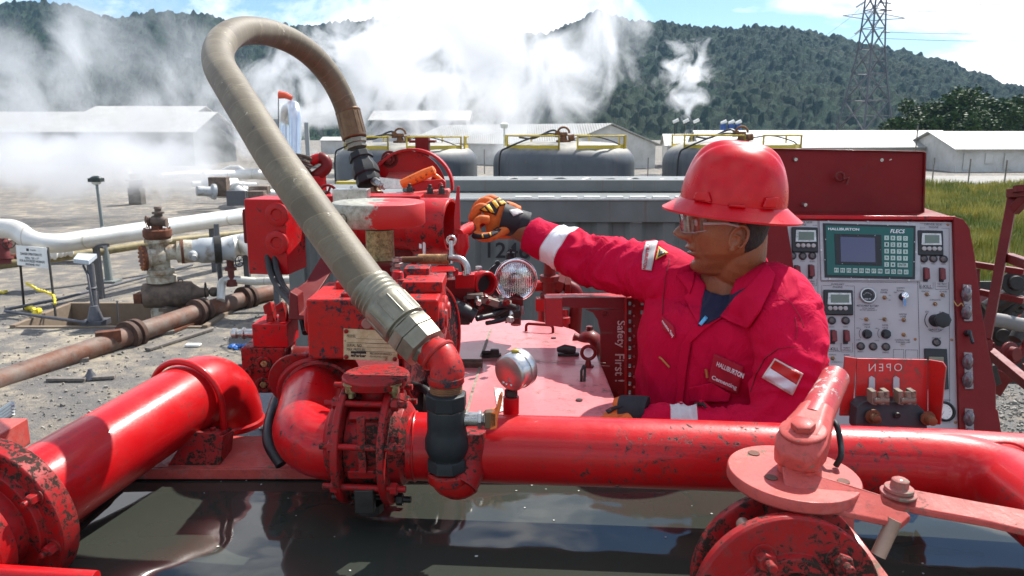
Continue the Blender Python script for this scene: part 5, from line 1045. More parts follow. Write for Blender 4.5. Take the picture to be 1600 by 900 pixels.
# ================= spring linkage, clutter of fittings =================
t = thing('throttle_spring', 'rusty coil spring on a rod hooked to bent steel rod', 'spring', P(668, 415, 1.9))
a_, b_ = P(655, 405, 1.9), P(702, 405, 1.88); ax = b_-a_; u, v = frame(ax); pts = []
for i in range(20*12+1): f = i/240; an = 2*pi*20*f; pts.append(a_+ax*f+(u*cos(an)+v*sin(an))*.0115)
MB().tube(pts, .0020, 6).build('coil', plain('spring_steel', (.40, .24, .12), .4, .6, .3, 60), t)
MB().tube([P(626, 406, 1.9), P(712, 404, 1.88)], .008, 14).build('rod', M['rust'], t)
MB().tube(fillet([P(702, 403, 1.88), P(729, 404, 1.87), P(731, 428, 1.87)], .03, 8), .0085, 14).build('bent_rod', M['steel'], t)
b = MB(); b.tube([P(705, 376, 1.88), P(705, 412, 1.88)], .006, 10); b.torus(P(705, 376, 1.88), Y, .010, .004, 16, 8); b.build('eye_pin', M['steel'], t)
b = MB(); b.prism([P(640, 419, 1.93), P(708, 418, 1.90), P(712, 424, 1.88), P(640, 427, 1.90)], (0, .02, 0)); b.prism([P(630, 424, 1.9), P(646, 408, 1.9), P(652, 410, 1.9), P(642, 430, 1.9)], (0, .02, 0)); b.build('spring_shelf', M['red'], t, bevel=.002)
# red lever gripped by the worker
t = thing('control_lever', 'dented red lever with flat blade gripped by the orange glove', 'lever', P(722, 400, 1.98))
b = MB(); b.prism([P(711, 402, 1.99), P(709, 340, 1.99), P(714, 291, 1.99), P(718, 291, 1.99), P(719, 345, 1.99), P(722, 402, 1.99)], (0, .006, 0)); b.build('blade', M['red'], t, bevel=.001)
b = MB(); b.tube([P(716, 366, 1.99), P(728, 360, 2.05), P(744, 351, 2.13), P(757, 344, 2.155), P(765, 341, 2.16)], [.014, .017, .0155, .013, .012], 20); b.tube([P(722, 366, 1.98), P(722, 386, 1.98), P(720, 402, 1.98)], [.016, .018, .010], 16); b.build('grip', M['red'], t)
b = MB(); b.tube([P(721, 395, 1.98), P(724, 414, 1.98), P(727, 432, 1.99)], [.008, .007, .007], 10); b.build('stem', M['red_dark'], t)

def fitting(name, lab, cat, base, parts):
    t_ = thing(name, lab, cat, base)
    for nm, mb, mt in parts: mb.build(nm, mt, t_, bevel=.0015)
    return t_
b1 = MB(); b1.box(P(715, 462, 1.95), (S(55, 1.95), .08, S(60, 1.95))); b2 = MB(); c_ = P(752, 442, 1.95)
rx = (X*.55-Y*.83).normalized(); b2.lathe(c_-rx*.03, rx, [(0, .026), (.025, .026), (.028, .032), (.052, .034), (.056, .031), (.056, .025), (.03, .022), (.03, .001)], 36)
b3 = MB(); b3.box(P(727, 438, 1.92), (S(30, 1.92), .04, S(22, 1.92))); b3.cyl(P(712, 432, 1.9), P(712, 420, 1.9), .007)
b4 = MB(); b4.lathe(c_+rx*.004, rx, [(0, .022), (.001, .0215)], 24)  # flat black disc paints in the dark of the open port's hole
t = fitting('filter_head', 'dark red filter casting with round open port left of the headlight', 'casting', P(720, 500, 1.95), (('body', b1, M['red_dark']), ('port_ring', b2, M['red']), ('top_clamp', b3, M['red']), ('port_shade_disc', b4, M['black'])))
b = MB()
for p_ in ((728, 430), (748, 422)): b.mark().hexn(P(*p_, 1.9), Z, .009, .010)
b.each('steel_nut', M['steel'], t)
b = MB(); b.box(P(693, 448, 2.0), (.03, .05, .12)); b.cyl(P(688, 440, 1.93), P(688, 470, 1.93), .016); b.torus(P(688, 452, 1.93), Z, .018, .005, 24, 8); b.build('riser', M['red_dark'], t, bevel=.001)
t = thing('engine_clutter', 'greasy engine linkage and castings under the headlight', 'engine linkage', P(740, 505, 1.9))
b = MB(); b.box(P(748, 478, 1.97), (.16, .10, .035), Matrix.Rotation(.1, 3, 'Y')); b.box(P(705, 484, 1.93), (.10, .12, .05)); b.box(P(780, 487, 2.0), (.11, .07, .022)); b.build('casting', M['grime'], t, bevel=.004)
b = MB(); b.tube(fillet([P(700, 470, 1.9), P(725, 486, 1.87), P(742, 495, 1.87)], .03, 5), .018, 14); b.build('rubber_boot', M['black'], t)
b = MB(); b.box(P(765, 470, 1.9), (.05, .03, .018), Matrix.Rotation(.3, 3, 'Y')); b.box(P(790, 475, 1.93), (.03, .03, .014)); b.box(P(742, 462, 1.9), (.04, .03, .012)); b.build('linkage_plate', plain('grey_greasy', (.16, .13, .11), .45, .5, .4), t, bevel=.002)
b = MB(); b.tube(spline([P(745, 498, 1.85), P(770, 492, 1.88), P(790, 482, 1.92), P(800, 480, 1.95)]), .007, 10); b.tube(spline([P(760, 505, 1.87), P(785, 500, 1.9), P(800, 492, 1.95)]), .0055, 10); b.tube(spline([P(770, 482, 1.9), P(785, 476, 1.9), P(803, 481, 1.93)]), .009, 10); b.build('cable_loom', M['black'], t)
rr = random.Random(3); b = MB()
for k in range(26):
    b.mark().hexn(P(rr.uniform(700, 806), rr.uniform(462, 504), rr.uniform(1.86, 1.95)), V((rr.uniform(-1, 1), -1, rr.uniform(-.2, 1))), rr.uniform(.004, .009), rr.uniform(.006, .02))
for o in b.each('bolt_head', M['steel'], t): 
    if rr.random() < .6: o.data.materials[0] = M['red_dark']

# ================= headlight =================
hl = P(806, 437, 2.12); hax = (-Y*.97+X*.10+Z*.02).normalized(); Rh = S(33, 2.12)
t = thing('headlight', 'round chrome work lamp with fluted glass on a dark stalk', 'work lamp', P(806, 505, 2.1))
b = MB(); b.torus(hl, hax, Rh*.95, .0055, 56, 12); b.lathe(hl, hax, [(-.045, Rh*.62), (-.03, Rh*.86), (-.004, Rh*.97), (-.002, Rh*.9)], 48); b.build('chrome_bezel', M['chrome'], t)
m = NT('fluted_glass'); sx = m.n('ShaderNodeSeparateXYZ', {0: m.co}).outputs; 
m.set(col=(1, 1, 1), rough=.04, trans=1.0, ior=1.35); wv = m.n('ShaderNodeTexWave', {'Vector': m.co, 'Scale': 60.0, 'Distortion': .5}, bands_direction='X'); m.bump(wv.outputs['Fac'], .7, .003)
b = MB(); b.lathe(hl+hax*.002, hax, [(0, Rh*.92), (.006, Rh*.75), (.011, Rh*.4), (.012, .001)], 48); b.build('lens', m.mat, t)
m = NT('lamp_reflector'); m.set(col=(.85, .83, .83), rough=.16, metal=1); wv = m.n('ShaderNodeTexWave', {'Vector': m.co, 'Scale': 34.0, 'Distortion': 2.0}, bands_direction='X'); m.bump(wv.outputs['Fac'], .6, .004)
b = MB(); b.lathe(hl-hax*.028, hax, [(0, Rh*.34), (.008, Rh*.6), (.028, Rh*.91)], 48, caps=False); b.build('reflector', m.mat, t)
b = MB(); b.sphere(hl-hax*.012, Rh*.42, 24, (1, .7, 1)); b.build('bulb_shield', plain('shield', (.45, .36, .36), .18, .9, .1), t)
b = MB(); bk = P(786, 437, 2.17); b.lathe(bk, hax, [(-.01, .048), (.012, .050), (.016, .044)], 40)
for k in range(6):
    a = 2*pi*k/6+.2; u, v = frame(hax); b.lathe(bk+(u*cos(a)+v*sin(a))*.052, hax, [(0, .007), (.016, .007)], 10)
b.build('back_housing', M['black'], t, bevel=.001)
b = MB(); b.cyl(P(797, 408, 2.14), P(797, 398, 2.14), .013); b.lathe(P(798, 399, 2.13), Z, [(0, .010), (.008, .012), (.010, .004), (.02, .003)], 10); b.build('tilt_knob', M['black'], t)
b = MB(); b.cyl(P(806, 470, 2.12), P(806, 508, 2.10), .014, n=20); b.box(P(806, 473, 2.12), (.040, .035, .028)); b.hexn(P(806, 480, 2.09), -Y, .010, .010); b.build('stalk', M['red_dark'], t, bevel=.002)
b = MB(); b.tube([P(815, 478, 2.1), P(817, 492, 2.1)], .005, 8); b.hexn(P(797, 483, 2.1), -X, .006, .010); b.build('stalk_clip', M['steel'], t)

# ================= hood =================
ZH = 3.43
def hz(px_, py_, z_=ZH): return G(px_, py_, z_)
hood_px = [(735, 496), (790, 499), (830, 500), (868, 506), (897, 515), (918, 530), (932, 552), (946, 585), (958, 615), (968, 640), (972, 660), (700, 690), (640, 610), (672, 520)]
t = thing('engine_hood', 'broad pinkish red engine hood with seams, latches and lifting eye', 'engine hood', hz(820, 640, ZH-.12))
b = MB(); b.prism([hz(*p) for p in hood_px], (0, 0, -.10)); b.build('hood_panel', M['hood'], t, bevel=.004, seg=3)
seam = plain('grey_seam', (.26, .22, .17), .8, 0, .5, 60, .5)
b = MB(); up_ = lambda o_: (lambda x, y: hz(x, y, ZH+o_))
s_ = up_(.0022)
for seg_, wd in ((((767, 514), (752, 556)), .007), (((700, 562), (752, 562), (842, 564)), .006), (((753, 563), (738, 612), (728, 650)), .006), (((842, 565), (952, 572)), .0035), (((756, 558), (946, 567)), .0025)): b.ribbon([s_(*p) for p in seg_], wd, Z)
b.build('seam', seam, t, smooth=False)
b = MB(); b.tube(fillet([hz(822, 517), hz(822, 517)+Z*.022, hz(864, 520)+Z*.022, hz(864, 520)], .010, 5), .0042, 12); b.build('grab_handle', M['red_dark'], t)
for p_ in ((865, 528), (905, 625)):
    c_ = hz(*p_, ZH+.0015); MB().lathe(c_, Z, [(0, .0075), (.0012, .0075)], 20).build('hood_hole', M['black'], t)
b = MB(); c_ = hz(888, 556); b.box(c_+Z*.004, (.055, .016, .008)); b.tube([c_+V((-.030, -.005, .018)), c_+V((-.01, -.004, .020)), c_+V((.018, -.003, .016))], [.006, .012, .010], 12); b.box(c_+V((.0, 0, .012)), (.012, .012, .02)); b.build('latch', M['grime'], t, bevel=.002)
b = MB(); c_ = hz(768, 558); b.box(c_+Z*.004, (.05, .02, .010)); b.box(c_+V((.008, 0, .014)), (.022, .014, .014)); b.cyl(c_+V((-.025, 0, .012)), c_+V((.02, 0, .012)), .005); b.build('hinge', M['grime'], t, bevel=.002)
b = MB(); c_ = hz(735, 572); b.box(c_+Z*.006, (.06, .03, .014)); b.cyl(c_+V((-.03, 0, .012)), c_+V((.03, 0, .012)), .006); b.build('hinge', plain('rusty_hinge', (.11, .07, .05), .8, .2, .5, 60, .5), t, bevel=.002)
b = MB(); c_ = hz(919, 573); b.torus(c_+Z*.036, Y, .0165, .0042, 28, 10); b.lathe(c_, Z, [(0, .014), (.003, .014), (.004, .008), (.020, .0055)], 16); b.build('lifting_eye', M['red_dark'], t)
b = MB(); c_ = hz(911, 596); b.tube([c_+V((-.004, .0, .0)), c_+V((-.004, .003, .025)), c_+V((.002, .012, .034)), c_+V((.006, .02, .030)), c_+V((.003, .0, .0))], .0032, 8); b.build('hook', M['grime'], t)
m = NT('label_white'); nz = m.noise(80, 6, .7); m.set(col=m.mix(m.ramp(nz, .5, .56), (.75, .74, .72), (.45, .30, .28)), rough=.4)
b = MB(); b.add([s_(772, 605), s_(786, 607), s_(790, 640), s_(778, 645)], [(0, 1, 2, 3)]); b.build('torn_sticker', m.mat, t)

# ================= perforated frame with cut-out words =================
dS = 2.0
def fr_(x, y, o=0): return P(x, y, dS)-Y*o
t = thing('safety_frame', 'dark red steel frame with cut words and a perforated upright', 'steel frame', P(960, 650, dS))
b = MB(); b.prism([fr_(851, 466), fr_(879, 468), fr_(880, 512), fr_(852, 508)], (0, .05, 0)); b.prism([P(850, 466, 2.0), P(1015, 464, 2.0), P(1013, 457, 2.12), P(853, 459, 2.12)], (0, 0, -.004)); b.build('rail_end', M['red'], t, bevel=.002)
outer = [(879, 465), (1003, 465), (1003, 500), (976, 500), (976, 634), (938, 634), (938, 520), (934, 500), (926, 488), (915, 484), (879, 480)]
b = MB(); 
for poly in ([(879, 465), (976, 465), (976, 484), (879, 480)], [(915, 484), (976, 484), (976, 520), (938, 520), (934, 500), (926, 488)], [(938, 520), (976, 520), (976, 634), (938, 634)]):
    b.prism([fr_(*p) for p in poly], (0, .006, 0))
b.build('arch_plate', M['red_panel'], t)
# upright: channel with rows of holes
hx0, hx1 = 976, 1030
b = MB()
cols = [980, 986, 992, 998, 1010]; rows = list(range(470, 640, 10))
# build as strips with real gaps
def cell(x0_, y0_, x1_, y1_): b.prism([fr_(x0_, y0_, -.02), fr_(x1_, y0_, -.02), fr_(x1_, y1_, -.02), fr_(x0_, y1_, -.02)], (0, .004, 0))
xs = [976, 984, 988, 996, 1001, 1012, 1016, 1032]
for a_, b__ in ((976, 984), (988, 1003), (1008, 1034)): cell(a_, 466, b__, 636)
for (g0_, g1_) in ((984, 988), (1003, 1008)):
    for yy in range(466, 630, 14): cell(g0_, yy, g1_, yy+8)
b.build('perforated_upright', M['red_dark'], t)
b = MB()
for xx in (992, 1018):
    for yy in range(480, 630, 16): b.mark().lathe(fr_(xx, yy, .0-.018), -Y, [(0, .0035), (.003, .003)], 8)
b.each('steel_rivet', M['steel'], t)
b = MB(); b.prism([fr_(976, 466, .002), fr_(979, 466, .002), fr_(979, 634, .002), fr_(976, 634, .002)], (0, .03, 0)); b.build('flange_edge', M['red'], t)
b = MB(); sf = lambda x, y: fr_(x, y, .0012)
# letters read downward
def put_down(mb, txt, x0_, y0_, x1_, y1_, sf_, **k):
    uv, fs_ = text_mesh(txt, **k); mb.add([sf_(x1_-(x1_-x0_)*(1-v) if 0 else x0_+(x1_-x0_)*v, y0_+(y1_-y0_)*u) for u, v in uv], fs_)
put_down(b, 'Safety', 968, 501, 984, 543, sf, bold=.01); put_down(b, 'First !', 968, 553, 983, 596, sf, bold=.01)
for v_ in b.v: v_.x -= .012
b.build('cut_lettering', plain('bare_letter_edges', (.50, .40, .36), .4, .3, .3, 80), t)
b = MB()
for p_ in ((946, 491), (947, 612), (962, 614)): b.mark().lathe(fr_(*p_, .001), -Y, [(0, .007), (.003, .006)], 12)
b.each('rivet', M['red_dark'], t)
b = MB(); b.box(P(990, 645, 1.95), (.14, .05, .008)); b.build('foot_plate', M['red_pale'], t)
t = thing('needle_valve', 'shiny dark red needle valve showing left of the frame upright', 'valve', P(918, 565, 2.15))
b = MB(); b.sphere(P(921, 540, 2.15), .040, 24, (1, 1, 1.1)); b.hexn(P(921, 522, 2.15), Z, .014, .012); b.hexn(P(921, 515, 2.15), Z, .010, .010); b.cyl(P(895, 528, 2.15), P(921, 540, 2.15), .016); b.build('valve_body', M['red_dark'], t)
# pipe manifold behind headlight
t = thing('choke_manifold', 'dark red valve tree with curved pipes behind the headlight', 'pipe manifold', P(865, 510, 2.5))
b = MB(); b.lathe(P(858, 520, 2.5), Z, [(0, .022), (.10, .022), (.10, .030), (.13, .030), (.135, .022), (.17, .022), (.172, .032), (.19, .032), (.192, .020), (.235, .018), (.24, .012), (.26, .010)], 20); b.build('valve_stem', M['red_dark'], t)
b = MB(); b.tube(fillet([P(832, 447, 2.5), P(852, 446, 2.5), P(866, 458, 2.5), P(873, 480, 2.5)], .06, 8), .018, 18); b.build('curved_pipe', M['red'], t)
b = MB(); b.tube(fillet([P(860, 438, 2.5), P(885, 446, 2.5), P(902, 455, 2.5), P(900, 480, 2.5), P(896, 540, 2.52)], .05, 6), .021, 18); b.hexn(P(868, 440, 2.48), (P(885, 446, 2.5)-P(860, 438, 2.5)), .034, .03); b.hexn(P(882, 446, 2.48), X, .032, .02); b.build('return_pipe', M['red_dark'], t)
b = MB(); b.cyl(P(848, 470, 2.5), P(848, 530, 2.5), .016); b.cyl(P(880, 484, 2.5), P(880, 560, 2.5), .018); b.box(P(849, 475, 2.47), (.05, .04, .04)); b.lathe(P(882, 505, 2.45), Z, [(0, .018), (.02, .018)], 14); b.build('standpipes', M['red'], t)

# ================= foreground lever valve, lower right =================
dv = P(1240, 737, .97)
t = thing('lever_valve', 'large weathered red lever valve close to the camera at lower right', 'valve', P(1225, 890, .93))
n_ = V((.04, -.02, 1)).normalized(); Rv = S(100, .97); u, v = frame(n_)
b = MB(); hole_a = [pi*.30, pi*.80, pi*1.30, pi*1.80]
b.lathe(dv, n_, [(-.017, Rv*.96), (-.014, Rv), (-.002, Rv), (0, Rv*.985), (0, Rv*.3)], 64)
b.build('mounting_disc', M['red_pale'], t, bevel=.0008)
b = MB()
for p_ in ((1178, 708), (1318, 752), (1205, 746)):
    c_ = plane_hit(*p_, dv+n_*.0006, n_); b.mark().lathe(c_, n_, [(0, .0078), (.0006, .0078)], 20)
b.each('bolt_hole', plain('rusty_hole', (.13, .06, .04), .8), t)
# handle: clamp boss + round lever going away and up
hb = P(1246, 705, .95); he = P(1306, 588, 1.10); hd = (he-hb).normalized()
hub = V((dv.x+.006, dv.y-.002, dv.z)); 
b = MB(); b.lathe(hub, n_, [(0, .026), (.012, .026), (.016, .022), (.024, .022)], 28); b.build('stem_collar', M['red_pale'], t, bevel=.001)
b = MB(); side_ = hd.cross(Z).normalized(); up2 = side_.cross(hd).normalized(); base = V((hub.x, hub.y, hub.z+.024))+Z*.004
b.rings([[base+hd*f_*.2+hd*-.03+(side_*sx_*wx+up2*sz_*wz+up2*oz) for sx_, sz_ in ((-1, -.6), (-1, .6), (-.6, 1), (.6, 1), (1, .6), (1, -.6), (.6, -1), (-.6, -1))] for f_, wx, wz, oz in ((0, .016, .010, .0), (.05, .027, .018, .002), (.15, .031, .022, .006), (.32, .028, .022, .008), (.45, .024, .021, .008), (.55, .022, .021, .008))])
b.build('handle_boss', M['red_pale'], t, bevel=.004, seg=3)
b = MB(); hs = base+hd*.055+up2*.008; b.tube([hs, hs*.6+he*.4, hs*.25+he*.75, he-hd*.004, he], [.0225, .0215, .0198, .0195, .014], 28)
b.build('handle_bar', paint('handle_paint', (.50, .05, .05), chips=.70, rough=.38, chipcol=(.62, .48, .44), dust=.2, dustcol=(.55, .33, .3), bump=.6), t)
b = MB(); cb = base+hd*.010+up2*.022; b.lathe(cb, up2, [(0, .028), (.004, .029), (.006, .026)], 32); b.hexn(cb+up2*.006, up2, .015, .009); b.build('clamp_washer', M['red_pale'], t, bevel=.001)
# lever plates
pz = lambda x, y, dd: P(x, y, dd)
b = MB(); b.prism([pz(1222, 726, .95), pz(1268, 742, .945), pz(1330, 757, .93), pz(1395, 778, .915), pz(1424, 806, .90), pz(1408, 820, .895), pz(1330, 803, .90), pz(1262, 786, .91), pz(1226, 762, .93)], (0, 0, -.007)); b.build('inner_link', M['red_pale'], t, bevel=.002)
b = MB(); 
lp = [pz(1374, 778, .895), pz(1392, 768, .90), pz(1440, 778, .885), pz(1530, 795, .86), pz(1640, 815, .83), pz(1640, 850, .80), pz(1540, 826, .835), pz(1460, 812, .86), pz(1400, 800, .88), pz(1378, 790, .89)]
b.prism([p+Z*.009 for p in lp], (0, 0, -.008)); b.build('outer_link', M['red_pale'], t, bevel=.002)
b = MB(); cl = pz(1402, 785, .885)+Z*.010; b.lathe(cl, n_, [(0, .0195), (.003, .020), (.004, .014), (.005, .016), (.009, .016), (.010, .010), (.018, .0095), (.020, .006)], 20); b.build('pivot_bolt', paint('faded_bolt', (.42, .12, .10), chips=.7, rough=.5, chipcol=(.25, .2, .15), dust=.3), t, bevel=.0006)
b = MB(); b.cyl(pz(1398, 812, .90), pz(1372, 868, .90), .0085, n=18); b.build('pivot_pin', plain('tan_pin', (.40, .26, .19), .5, .2, .3), t)
# stem + body
sb = P(1232, 860, .96); b = MB(); b.lathe(V((dv.x-.004, dv.y+.005, dv.z-.017)), -Z, [(0, .032), (.07, .032), (.075, .040), (.13, .044)], 36); b.build('stem_housing', M['red_worn'], t, bevel=.001)
fa = (Y*-.80+Z*.06+X*.10).normalized(); fb = P(1218, 905, .985); ff = P(1232, 952, .90); fa = (ff-fb).normalized(); fa = V((.03, -1, .10)).normalized()
b = MB(); b.lathe(fb, fa, [(-.016, .07), (-.016, .112), (-.002, .112), (0, .108), (0, .085)], 60); b.build('flange', M['red_worn'], t, bevel=.001)
b = MB(); b.lathe(ff, fa, [(-.05, .07), (-.016, .075), (-.016, .112), (-.002, .113), (.002, .110), (.003, .070), (.012, .066), (.012, .05), (-.02, .048)], 60); b.build('flange', M['red_worn'], t, bevel=.001)
b = MB(); b.lathe(fb, fa, [(0, .082), (.07, .082)], 40); b.build('valve_body', M['red_worn'], t)
u, v = frame(fa); b = MB()
for p_ in ((1192, 870), (1310, 874), (1120, 925), (1370, 930)):
    c_ = plane_hit(*p_, ff+fa*.002, fa); b.mark().bolt(c_, fa, .0120, .016, stud=.9)
b.each('flange_bolt', M['red_worn'], t, bevel=.0006)
b = MB(); b.cyl(P(1160, 818, .95), P(1182, 842, .90), .008, n=16); b.build('tan_stud', plain('tan_stud', (.42, .28, .20), .5, .2, .3), t)
# bits around the valve
tag(MB().tube(spline([P(1296, 655, 1.02), P(1307, 664, 1.0), P(1313, 690, .99), P(1314, 712, .98), P(1306, 728, .985)]), .0038, 12).build('cable_loop', M['dkgrey']), 'grey steel cable loop behind the weathered handle', 'cable')
b = MB(); b.prism([P(1328, 838, 1.0), P(1342, 838, 1.0), P(1392, 905, .95), P(1372, 905, .95)], (0, .03, 0)); b.prism([P(1300, 806, 1.03), P(1336, 806, 1.03), P(1334, 850, 1.03), P(1310, 850, 1.03)], (0, .01, 0))
tag(b.build('support_bracket', M['red_pale'], bevel=.002), 'narrow sun-faded strut beside the lower valve body over dark water', 'bracket')
# left edge bits
b = MB(); b.box(P(-12, 690, 1.35), (.07, .10, .05)); b.box(P(-12, 690, 1.35)-Z*.10, (.05, .08, .16)); tag(b.build('corner_block', M['red_pale'], bevel=.003), 'small faded red block cut by the left edge of the picture', 'block')
t = thing('bundled_straps', 'pale bundled straps lying at the far left edge', 'straps', P(5, 655, 1.6)); b = MB()
for k in range(4): b.tube([P(-25, 655+k*5, 1.62), P(6, 640+k*5, 1.6), P(20, 630+k*5, 1.6)], .006, 8)
b.build('strap', plain('pale_strap', (.55, .60, .58), .6), t)

# ================= dark pump base under the actuator and side deck =================
t = thing('pump_casing', 'dark greasy pump casing underneath the chipped actuator block', 'pump casing', P(600, 690, 1.7))
b = MB(); c_ = P(592, 610, 1.72); b.box(c_, (.30, .20, .16)); b.build('block', M['red_dark'], t, bevel=.012, seg=3)
b = MB(); b.cyl(P(520, 640, 1.60), P(690, 640, 1.60), .045, n=28); b.lathe(P(560, 640, 1.60), X, [(0, .060), (.012, .060)], 28); b.lathe(P(665, 640, 1.60), X, [(0, .060), (.012, .060)], 28); b.build('shaft_housing', M['grime'], t, bevel=.002)
b = MB()
for k in range(6): b.mark().bolt(P(470+k*44, 585, 1.66), V((0, -1, .2)), .007, .012)
b.each('casing_bolt', M['red_worn'], t)
b = MB(); b.mark().tube(spline([P(640, 600, 1.55), P(668, 612, 1.5), P(676, 640, 1.48), P(660, 668, 1.5)]), .008, 12); b.mark().tube(spline([P(505, 580, 1.6), P(520, 600, 1.55), P(512, 630, 1.55)]), .006, 10); b.each('grease_line', M['black'], t)
q = [G(388, 694, 3.34), G(386, 612, 3.34), G(470, 560, 3.34), G(720, 560, 3.34), G(720, 694, 3.34)]
b = MB(); b.prism(q, (0, 0, -.02)); tag(b.build('side_deck', paint('deck_grey', (.10, .095, .10), chips=.8, rough=.45, chipcol=(.10, .03, .025), dust=.3, dustcol=(.22, .20, .19)), bevel=.002), 'flat grey steel deck between the left elbow and the pump', 'deck plate')
b = MB()
for k, (x_, y_) in enumerate(((402, 650), (412, 668), (398, 634))): b.mark().bolt(G(x_, y_, 3.342), Z, .008, .010)
for o in b.each('deck_bolt', M['steel'], None): tag(o, 'one of three loose steel bolts on the grey side deck', 'bolt', 'bolts on the side deck')
# ================= control panel =================
pTL, pTR, pBR, pBL = P(1196, 344, 3.0), P(1487, 347, 2.93), P(1498, 700, 2.72), P(1196, 700, 2.79)
pn = (pTR-pTL).cross(pBL-pTL).normalized()
if pn.dot(C0-pTL) < 0: pn = -pn
def pp(off=0.0): return lambda x, y: plane_hit(x, y, pTL+pn*off, pn)
t = thing('pump_console', 'worn white control panel in a red housing full of switches and displays', 'control panel', P(1350, 700, 2.9))
p0 = pp(0)
m = NT('panel_face'); nz = m.noise(5, 5); n2 = m.noise(22, 6, .65)
c = m.mix(m.ramp(nz, .3, .7), (.38, .37, .375), (.47, .46, .46)); c = m.mix(m.ramp(n2, .66, .76, 0, .7), c, (.36, .24, .14)); m.set(col=c, rough=.38); m.bump(n2, .08, .002)
b = MB(); b.prism([p0(1196, 344), p0(1487, 347), p0(1498, 700), p0(1196, 700)], -pn*.006); face = b.build('panel_face', m.mat, t, bevel=.001)
def quadp(b, pts, off, th, mi=0): s_ = pp(off+th); b.prism([s_(*p) for p in pts], -pn*th, mi)
def qr(x0, y0, x1, y1, sl=.022): return [(x0, y0), (x1, y0+(x1-x0)*sl), (x1+.0, y1+(x1-x0)*sl), (x0, y1)]
# housing
b = MB(); back = V((0, .32, .02))
b.prism([p0(1190, 338)-pn*.008, p0(1500, 341)-pn*.008, p0(1512, 700)-pn*.008, p0(1190, 700)-pn*.008], back); b.build('housing', M['red_panel'], t)
b = MB(); b.prism([p0(1190, 337)+pn*.012, p0(1492, 339)+pn*.012, p0(1492, 345)+pn*.012, p0(1190, 343)+pn*.012], -pn*.03); b.build('top_trim', M['red'], t, bevel=.003)
wing = [(1487, 340), (1502, 344), (1512, 358), (1520, 400), (1530, 480), (1541, 545), (1553, 602), (1553, 640), (1556, 642), (1564, 690), (1497, 690)]
b = MB(); b.prism([p0(*p)+pn*.016 for p in wing], -pn*.04); b.build('side_wing', M['red_panel'], t, bevel=.003)
b = MB(); b.prism([P(1196, 330, 2.9), P(1229, 344, 2.9), P(1238, 400, 2.88), P(1246, 470, 2.86), P(1246, 520, 2.86), P(1190, 520, 2.86)], (0, .03, 0)); b.build('cheek_plate', M['red_panel'], t, bevel=.002)
lid = [P(1192, 233, 3.10), P(1443, 238, 3.07), P(1440, 338, 3.10), P(1192, 336, 3.12)]
b = MB(); b.prism(lid, (0, .012, 0)); b.prism([lid[1]-Y*.012, lid[1]+X*.006-Y*.012, lid[2]+X*.006-Y*.012, lid[2]-Y*.012], (0, .03, 0)); b.prism([lid[0]+Z*.004-Y*.012, lid[1]+Z*.004-Y*.012, lid[1]-Y*.012, lid[0]-Y*.012], (0, .03, 0)); ld = b.build('raised_lid', M['red_panel'], t, bevel=.002)
b = MB(); c_ = P(1312, 276, 3.06); b.torus(c_, Y, .016, .006, 18, 8); b.tube([c_+V((.01, -.01, -.01)), c_+V((.03, -.012, -.004)), c_+V((.026, -.012, -.03))], .007, 8); b.build('lid_latch', M['red_dark'], ld)
b = MB()
for p_ in ((1243, 249), (1377, 250), (1391, 251), (1258, 320)): b.mark().lathe(P(*p_, 3.085), -Y, [(-.03, .008), (.006, .007)], 12)
b.each('lid_bolt', M['steel'], ld)
# FLECS screen unit
b = MB(); quadp(b, [(1280, 345), (1438, 348), (1439, 439), (1283, 438)], 0, .006); bez = b.build('screen_bezel', plain('bezel_grey', (.40, .40, .40), .4, .3), t, bevel=.004)
b = MB(); quadp(b, [(1286, 348.5), (1431, 352.5), (1430, 436), (1289, 433)], .006, .004); unit = b.build('operator_terminal', M['black'], t, bevel=.001)
m = NT('teal_membrane'); nz = m.noise(30, 4); m.set(col=m.mix(nz, (.002, .085, .070), (.004, .115, .095)), rough=.42, coat=.05)
b = MB(); s_ = pp(.0115); b.add([s_(1290, 352), s_(1427.5, 356), s_(1426, 432.5), s_(1292.5, 429.5)], [(0, 1, 2, 3)]); b.build('membrane', m.mat, unit)
b = MB(); quadp(b, [(1304, 365), (1377, 367), (1378, 415), (1306, 413)], .0115, .002); b.build('screen_frame', M['black'], unit)
m = NT('lcd_dark'); m.set(col=(.085, .10, .17), rough=.18); b = MB(); s_ = pp(.0145); b.add([s_(1313, 370), s_(1367, 371.5), s_(1368, 410), s_(1314, 409)], [(0, 1, 2, 3)]); b.build('screen', m.mat, unit)
keym = plain('key_mint', (.44, .58, .50), .4, 0, .05); b = MB()
def key(x, y, w=7, h=7): quadp(b.mark(), qr(x-w/2, y-h/2, x+w/2, y+h/2), .0116, .0014)
kl = []
for i in range(5):
    for j in range(4): 
        if not (i == 4 and j > 1): key(1385.5+j*9.8, 371.5+i*10.4+j*.3); kl.append((1385.5+j*9.8, 371.5+i*10.4+j*.3, i*4+j))
key(1410.5, 414, 16, 6.5)
for j in range(4): key(1386.5+j*9.8, 424+j*.3); kl.append((1386.5+j*9.8, 424+j*.3, 30+j))
for j in range(8): key(1307+j*9.75, 422+j*.22); kl.append((1307+j*9.75, 422+j*.22, 50+j))
for i in range(5):
    key(1310.3, 374+i*8, 4.5, 6); key(1370.5, 375.5+i*8, 4.5, 6)
b.each('key', keym, unit)
b = MB(); s_ = pp(.0136); seq = 'ABCD1234567890XYZ.QR'
for x, y, k in kl:
    txt = ('F%d' % (k-49)) if k >= 50 else (['SHIFT', 'CTRL', 'DEL', 'ALT'][k-30] if k >= 30 else seq[k % 20]); w_ = 5 if len(txt) > 1 else 2.6
    put_text(b, txt, rect(x-w_/2, y-1.9, x+w_/2, y+1.9), s_, bold=.015)
